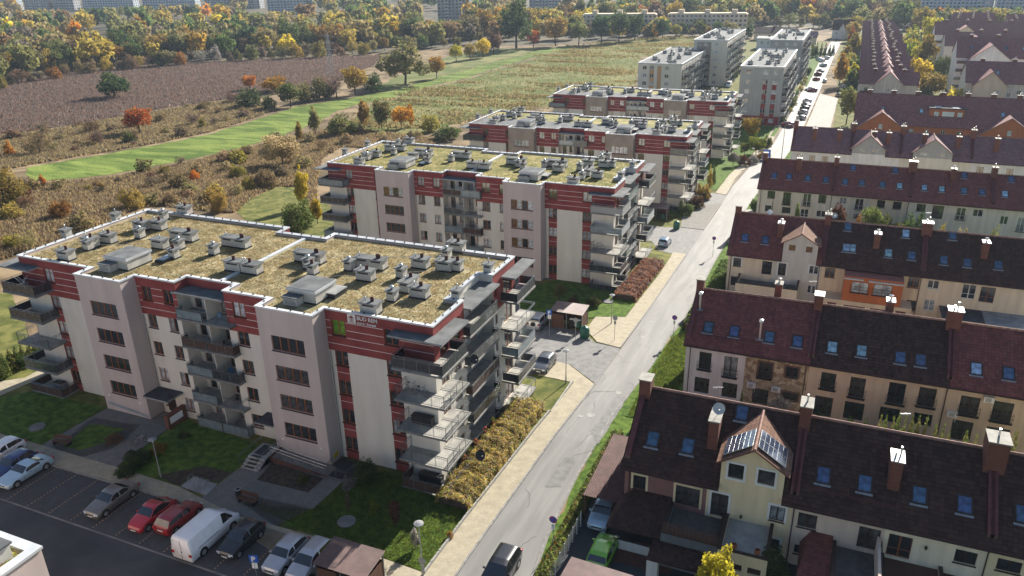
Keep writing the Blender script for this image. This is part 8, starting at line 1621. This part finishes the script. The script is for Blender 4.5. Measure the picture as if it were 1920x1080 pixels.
def bottle_bin(x, y, label):
    T = thing('bottle_bin', label, 'recycling bin', (x, y, gz(y)+.1)); MB().lathe(0, 0, [(.5,0),(.62,.15),(.62,1.1),(.45,1.42),(.15,1.52),(0,1.53)], 12).build('body', 'bin_green', T, smooth=True); MB().lathe(0, 0, [(.16,1.5),(.18,1.6),(.05,1.66),(0,1.66)], 8).build('lid', 'bin_green', T)
bottle_bin(*(-26.00,83.29), 'green bottle bin at the end of the second bin shelter'); bottle_bin(*(-26.07,139.49), 'green bottle bin beside the third bin shelter')
# retaining edge along the nearest lawn: upright concrete palisades, each a piece
RW = thing('palisade_edging', 'grey concrete palisade edging between lawn and pavement', 'edging', (-24.2, 39, 0)); pm = MB().box(-.07, -.085, -.3, .07, .085, .32).mesh('palisade', 'concrete'); line = [(-24.17,38.9),(-24.1,46),(-23.75,56),(-23.5,64)]
k = 0
for (xa, ya), (xb, yb) in zip(line[:-1], line[1:]):
    n = int((yb-ya)/.18)
    for i in range(n):
        t = i/n; x, y = xa+(xb-xa)*t, ya+(yb-ya)*t
        if k < 140: o = put('palisade', pm, RW, (x+24.2, y-39, gz(y)+random.uniform(-.02, .03)+.05))
        k += 1
b = MB()
for y0_, y1_, xa, xb in ((64.2, 71, -23.5, -23.35),): b.box(xa+24.2, y0_-39, -.7, xb+24.2, y1_-39, -.3)
b.build('kerb_stones', 'concrete', RW)
# steps, ramp walls and rails in front of the nearest block
ST = thing('entrance_steps', 'flight of entrance steps with dark mats before the right stair tower', 'steps', (-46.1, 44.5, .05)); 
for i in range(4): MB().box(0, i*.34, 0, 1.9, 3.2, .17*(i+1)).build('step', 'concrete', ST); MB().box(.35, i*.34+.03, .17*(i+1), 1.35, i*.34+.3, .17*(i+1)+.012).build('step_mat', 'felt_dark', ST)
MB().box(.3, 1.5, .68, 1.4, 3.0, .70).build('door_mat', 'felt_dark', ST)
for sx in (0, 1.9): rail('handrail', [(sx, -.1), (sx, 1.4), (sx, 3.1)], .45, 1.0, ST)
RP = thing('access_ramp', 'brick faced access ramp with railing right of the entrance steps', 'ramp', (-44.1, 46.1, .05))
MB().box(0, 0, 0, .18, 1.5, .75).build('side_wall', 'wood_brown', RP); b = MB()
b.poly([(.1,.1,.62),(6.2,.1,.12),(6.2,1.5,.12),(.1,1.5,.62)]); b.poly([(.1,0,-.1),(6.2,0,-.1),(6.2,0,.14),(.1,0,.66)],1); b.poly([(.1,0,.66),(6.2,0,.14),(6.2,.1,.12),(.1,.1,.62)],1); b.build('ramp_body', ['paver_grey','plinth'], RP)
q = MB(); q.tube((.1,.08,1.75),(6.2,.08,1.2),.03,5); q.tube((.1,.08,1.4),(6.2,.08,.85),.02,5)
for i in range(6): q.tube((.1+i*1.2,.08,.7),(.1+i*1.2,.08,1.75-i*.11),.02,4)
q.build('handrail', 'metal_rail', RP)
BW_ = thing('brick_wall', 'low brick wall with white notice panel by the left entrance', 'wall', (-57.4, 46.9, .05)); MB().box(0,0,0,.4,2.4,1.5).build('wall', 'brick_red', BW_, uv=lambda p: (p.x+p.y, p.z)); MB().box(.4,.3,.5,.43,1.9,1.2).build('notice_panel', 'sign_white', BW_)
BR = thing('basement_rail', 'railing round the basement steps beside the yellow notice box', 'railing', (-38.4, 46.3, .05)); rail('railing', [(0,1.5),(.2,0),(2.4,0),(2.6,2.6)], 0, 1.0, BR); MB().box(.1,.1,-.05,2.4,2.6,.12).build('well', 'slot_dark', BR)
for x, y, rz, lb in (((-64.58,41.07)+(.2,'wooden bench at the corner of the flower bed')),((-42.06,40.61)+(.0,'wooden bench on the lawn strip by the path'))):
    T_ = thing('park_bench', lb, 'bench', (x, y, gz(y)+.1), rz)
    for i in range(4): MB().box(-.95,-.25+i*.13,.42,.95,-.15+i*.13,.46).build('seat_slat', 'wood_brown', T_)
    for i in range(3): MB().box(-.95,.30,.55+i*.14,.95,.34,.65+i*.14).build('back_slat', 'wood_brown', T_)
    for sx in (-.75, .75): MB().box(sx-.04,-.25,0,sx+.04,.34,.42).build('leg', 'black_metal', T_)
T_ = thing('litter_bin', 'dark round litter bin beside the bench on the lawn strip', 'litter bin', (*(-43.23,40.91), .2)); MB().cyl(0,0,0,.8,.24,.28,10).build('body','black_metal',T_); MB().lathe(0,0,[(.28,.8),(.3,.86),(.2,.88),(.2,.8)],10).build('rim','galvanised',T_)
for i in range(4):
    T_ = thing('bicycle_hoop', 'metal hoop on the pale bicycle stand slab', 'bicycle rack', (-48.6+i*.6, 41.0, gz(41)+.13), 0, 'bicycle hoops on the pale slab'); q = MB(); pts = [(0, -.35, 0)]+[(0, -.35*math.cos(math.pi*k/8), .45+.35*math.sin(math.pi*k/8)) for k in range(9)]+[(0, .35, 0)]
    for a, c in zip(pts[:-1], pts[1:]): q.tube(a, c, .022, 5)
    q.build('hoop', 'galvanised', T_)
def bicycle(x, y, z, rz, label, m='metal_rail'):
    T = thing('bicycle', label, 'bicycle', (x, y, z), rz); n = 16
    for wx in (-.52, .52):
        q = MB(); pts = [(wx+.33*math.cos(2*math.pi*i/n), 0, .34+.33*math.sin(2*math.pi*i/n)) for i in range(n+1)]
        for a, c in zip(pts[:-1], pts[1:]): q.tube(a, c, .018, 4)
        for i in range(0, n, 2): q.tube((wx,0,.34), pts[i], .004, 3)
        q.build('wheel', 'rubber', T)
    q = MB(); q.tube((-.52,0,.34),(-.12,0,.3),.016,5); q.tube((-.12,0,.3),(-.2,0,.85),.018,5); q.tube((-.12,0,.3),(.38,0,.8),.02,5); q.tube((-.2,0,.8),(.36,0,.86),.018,5); q.tube((.52,0,.34),(.36,0,.98),.018,5); q.tube((-.52,0,.34),(-.2,0,.8),.012,5); q.build('frame', m, T)
    q = MB(); q.tube((.34,-.26,1.0),(.34,.26,1.0),.015,5); q.build('handlebar', 'black_metal', T); MB().box(-.3,-.07,.86,-.08,.07,.92).build('saddle', 'black_metal', T)
bicycle(-29.2, 48.6, 8.86, 0.05, 'bicycle leaning on the corner balcony two floors below the top', 'cloth_blue'); bicycle(-30.3, 48.9, 8.86, .02, 'second bicycle at the left end of the same corner balcony')
bicycle(-30.0, 102.2, 0.45+2.93*1-.1+.1+.0, .05, 'bicycle on a corner balcony of the second block'); bicycle(-57.6, 44.0, .15, .9, 'bicycle leaning at the lawn corner by the left entrance')
# things kept on the balconies of the nearest block
def cafe_set(x, y, z, label, m='felt_pale'):
    T = thing('balcony_table', label, 'table', (x, y, z)); MB().cyl(0,0,.68,.72,.36,n=14).build('table_top', m, T); MB().cyl(0,0,0,.68,.03,n=6).build('leg', 'black_metal', T); MB().cyl(0,0,0,.03,.22,n=10).build('foot', 'black_metal', T)
def chair(x, y, z, rz, label, m='black_metal'):
    T = thing('balcony_chair', label, 'chair', (x, y, z), rz); MB().box(-.22,-.22,.42,.22,.22,.46).build('seat', m, T); MB().box(-.22,.2,.46,.22,.24,.9).build('backrest', m, T)
    for sx in (-.2,.2):
        for sy in (-.2,.2): MB().tube((sx,sy,0),(sx,sy,.42),.018,4).build('leg', m, T)
cafe_set(-27.2, 48.5, .06, 'white round table on the lowest corner balcony', 'plastic_white'); chair(-27.9, 48.9, .06, .8, 'dark chair beside the white round table')
for k, z in enumerate((2.99, 5.92, 8.85, 11.78)):
    cafe_set(-53.4+.3*k, 49.4, z, 'small table on the left middle balcony, floor %s' % ['one','two','three','four'][k], 'felt_pale'); chair(-50.4, 49.6, z, k, 'dark chair on the right middle balcony, floor %s' % ['one','two','three','four'][k], 'cloth_blue' if k % 2 else 'black_metal')
def storage(x, y, z, w_, label, m='fabric_brown'):
    T = thing('storage_chest', label, 'chest', (x, y, z)); MB().box(-w_/2,-.28,0,w_/2,.28,.72).build('body', m, T); MB().box(-w_/2-.03,-.31,.72,w_/2+.03,.31,.8).build('lid', 'car_trim', T)
storage(-29.0, 49.0, .06, 2.2, 'long dark chest on the lowest corner balcony', 'car_trim'); storage(-29.4, 48.95, 5.93, 1.9, 'dark chest on the third corner balcony', 'car_trim')
storage(-74.5, 48.9, .06, 1.2, 'chest on the lowest left balcony', 'fabric_grey')
T_ = thing('drying_rack', 'white folding drying rack on the top left balcony', 'drying rack', (-75.4, 48.6, 11.78), .5); q = MB()
for i in range(7): q.tube((-.5+i*.16,-.25,1.3-.12*i),(-.5+i*.16,.25,1.3-.12*i),.03,4)
q.tube((-.5,-.25,1.35),(.5,-.25,.1),.02,4); q.tube((-.5,.25,1.35),(.5,.25,.1),.02,4); q.build('bars','plastic_white',T_); q = MB(); q.tube((.5,-.25,1.3),(-.5,-.25,.0),.02,4); q.tube((.5,.25,1.3),(-.5,.25,.0),.02,4); q.build('legs_frame','plastic_white',T_)
def dish(x, y, z, rz, label, r=.4, m='dish_grey', mount=0.0):
    T = thing('satellite_dish', label, 'satellite dish', (x, y, z), rz); d = MB().lathe(0,0,[(0,.0),(r*.5,.03),(r*.85,.1),(r,.15)],16).build('reflector', m, T, (0,-.15,.0)); d.rotation_euler = (rad(62),0,0)
    q = MB(); q.tube((0,.1,-.1),(0,-.1,-.05),.02,4); q.tube((0,-.15,-.25),(0,-.62,.12),.012,4); q.box(-.04,-.68,.1,.04,-.58,.18); q.build('arm','galvanised',T)
    if mount: MB().tube((0,.1,-mount),(0,.1,.1),.025,5).build('mount_pole','galvanised',T)
dish(-26.3, 52.6, 10.9, 1.0, 'dark satellite dish at the corner balcony railing of the nearest block', .42, 'slot_dark')
dish(-25.9, 52.2, 1.6, 1.0, 'dark satellite dish above the russet hedge', .5, 'slot_dark')
dish((-5.80,10.48)[0], 53.0, (-5.80,10.48)[1]-.1, .2, 'large grey satellite dish on the long chimney of the purple house', .46, 'dish_grey', .9)
dish((-7.83,8.61)[0], 111.2, (-7.83,8.61)[1], .2, 'white satellite dish on the ridge of the third row', .38, 'plastic_white', .6)
dish((0.60,8.90)[0], 111.4, (0.60,8.90)[1], .2, 'pale satellite dish beside the second chimney of the third row', .4, 'dish_grey', .6)
def aerial(x, y, z, label, rz=0.4):
    T = thing('roof_aerial', label, 'aerial', (x, y, z), rz); MB().tube((0,0,-.9),(0,0,.5),.022,5).build('pole','galvanised',T); q = MB(); q.tube((-.4,0,.42),(.4,0,.42),.012,4)
    for i in range(7): q.tube((-.38+i*.12,-.2+i*.012,.42),(-.38+i*.12,.2-i*.012,.42),.008,3)
    q.build('elements','galvanised',T)
for (x, z), y, lb in (((-6.16,10.78),54.6,'yagi aerial above the large grey satellite dish'),((7.64,8.06),60.5,'white aerial behind the front row ridge'),((-0.60,11.41),78.0,'tall aerial on the second row party chimney'),((11.89,10.28),110.6,'aerial on the double chimney of the third row')): aerial(x, y, z, lb)
# steel flues on the wine red roof
for (x, y, z), h_, lb in (((-4.84,74.50,6.27),1.9,'shiny steel flue standing on the wine red roof of the second row'),((-11.30,76.59,7.67),1.7,'thin white flue near the party wall of the second row roof')):
    T_ = thing('steel_flue', lb, 'flue', (x, y, z)); MB().cyl(0,0,-.2,h_,.12,n=10).build('pipe','metal_bright',T_); MB().lathe(0,0,[(.12,h_),(.26,h_+.08),(.2,h_+.3),(0,h_+.36)],10).build('cowl','metal_bright',T_); MB().box(-.35,-.3,-.02,.35,.25,.08).build('flashing','clear_panel',T_)
# advertising board, tall pole, garden fence
x, y, h_ = (-16.22,198.50,5.46); T_ = thing('advertising_board', 'tall blue advertising board at the road bend', 'billboard', (x, y, gz(y)), .3); MB().box(-.9,-.08,1.0,.9,.08,h_).build('panel','sign_blue',T_); MB().box(-.6,-.1,h_*.55,.6,-.081,h_*.7).build('white_field','sign_white',T_); MB().box(-.1,-.05,0,.1,.05,1.0).build('post','galvanised',T_)
x, y, h_ = (-13.74,215.06,8.88); T_ = thing('lamp_mast', 'tall grey street mast beside the upper pavement', 'street light', (x, y, gz(y))); MB().cyl(0,0,0,h_,.11,.06,8).build('pole','galvanised',T_); q = MB(); q.tube((0,0,h_),(.9,.5,h_+.3),.04,5); q.box(.7,.35,h_+.22,1.4,.75,h_+.34); q.build('luminaire','felt_pale',T_)
T_ = thing('garden_fence', 'wire fence with pale posts between verge and carport yard', 'fence', (-15.0, 41, .2))
for i in range(8): MB().cyl(0,i*1.0,0,1.5,.035,n=6).build('post','render_white',T_)
for i in range(5): MB().tube((0,0,.25+i*.28),(0,7.0,.25+i*.28),.012,3).build('wire','galvanised',T_)
# potted flowers on the lowest side balcony of the nearest block
for i, (y, m) in enumerate(((51.8,'flower_red'),(53.0,'leaf_lime'),(54.4,'flower_red'),(56.5,'flower_red'),(58.2,'leaf_lime'))):
    T_ = thing('flower_pot', 'flowering pot on the lowest balcony rail above the russet hedge', 'plant pot', (-27.2, y, .95), 0, 'pots on the lowest balcony rail'); MB().cyl(0,0,0,.22,.11,.15,8).build('pot','terracotta',T_); v = crown_arrays('bush', 160, .09, 300+i)*[.6,.6,.55]; put('flowers', quad_mesh('flowers', v, ['leaf_green', m], (RNG.random(160) < .4)), T_, (0,0,.15))
# roof corner of the building below the camera
CB = thing('apartment_building', 'pink building corner at the bottom left edge, with coping and vent box', 'apartment block', (-34.65, 19.5, 0))
b = MB(); b.box(-40, -14, -1, 0, 0, 14.9); b.build('wall', 'render_pink', CB)
q = MB(); 
for r_ in ((-40,-.5,.07,.07),(-.5,-14,.07,-.5)): q.box(r_[0], r_[1], 14.9, r_[2], r_[3], 15.05)
q.build('coping', 'coping', CB); MB().box(-39.5,-14,14.9,-.5,-.5,14.92).build('planted_roof', 'roof_green', CB)
scatter_tufts('roof_grass', [(random.uniform(-9,-.6), random.uniform(-4,-.6), 14.92) for _ in range(900)], .12, .12, ['leaf_straw','leaf_lime','leaf_silver'], 4, CB, .6, [.5,.3,.2])
o = MB(); o.box(-3.6,-2.6,14.9,-.75,-.95,15.75,0); o.box(-3.7,-2.7,15.75,-.65,-.85,15.86,1); o = o.build('roof_chimney', ['chimney_render','roof_felt'], CB); MB().cyl(-1.5,-1.35,15.86,16.2,.03,n=6).build('vent_pipe','metal_bright',o); MB().lathe(-1.5,-1.35,[(0,16.28),(.13,16.26),(.14,16.2),(0,16.18)],10).build('vent_cap','plastic_white',o)
# ---------------------------------------------------------------- air
hz = MB(); hz.box(-1500, -120, -14, 1100, 1500, 62); hz = hz.build('haze', 'asphalt_old'); hz['kind'] = 'stuff'; hz.data.materials.clear()
hm = bpy.data.materials.new('haze_air'); hm.use_nodes = True; N = hm.node_tree.nodes; N.remove(N['Principled BSDF']); pv = N.new('ShaderNodeVolumePrincipled'); pv.inputs['Density'].default_value = HAZE; pv.inputs['Color'].default_value = (.66, .80, 1.0, 1); pv.inputs['Anisotropy'].default_value = .2
hm.node_tree.links.new(pv.outputs[0], N['Material Output'].inputs['Volume']); hz.data.materials.append(hm)
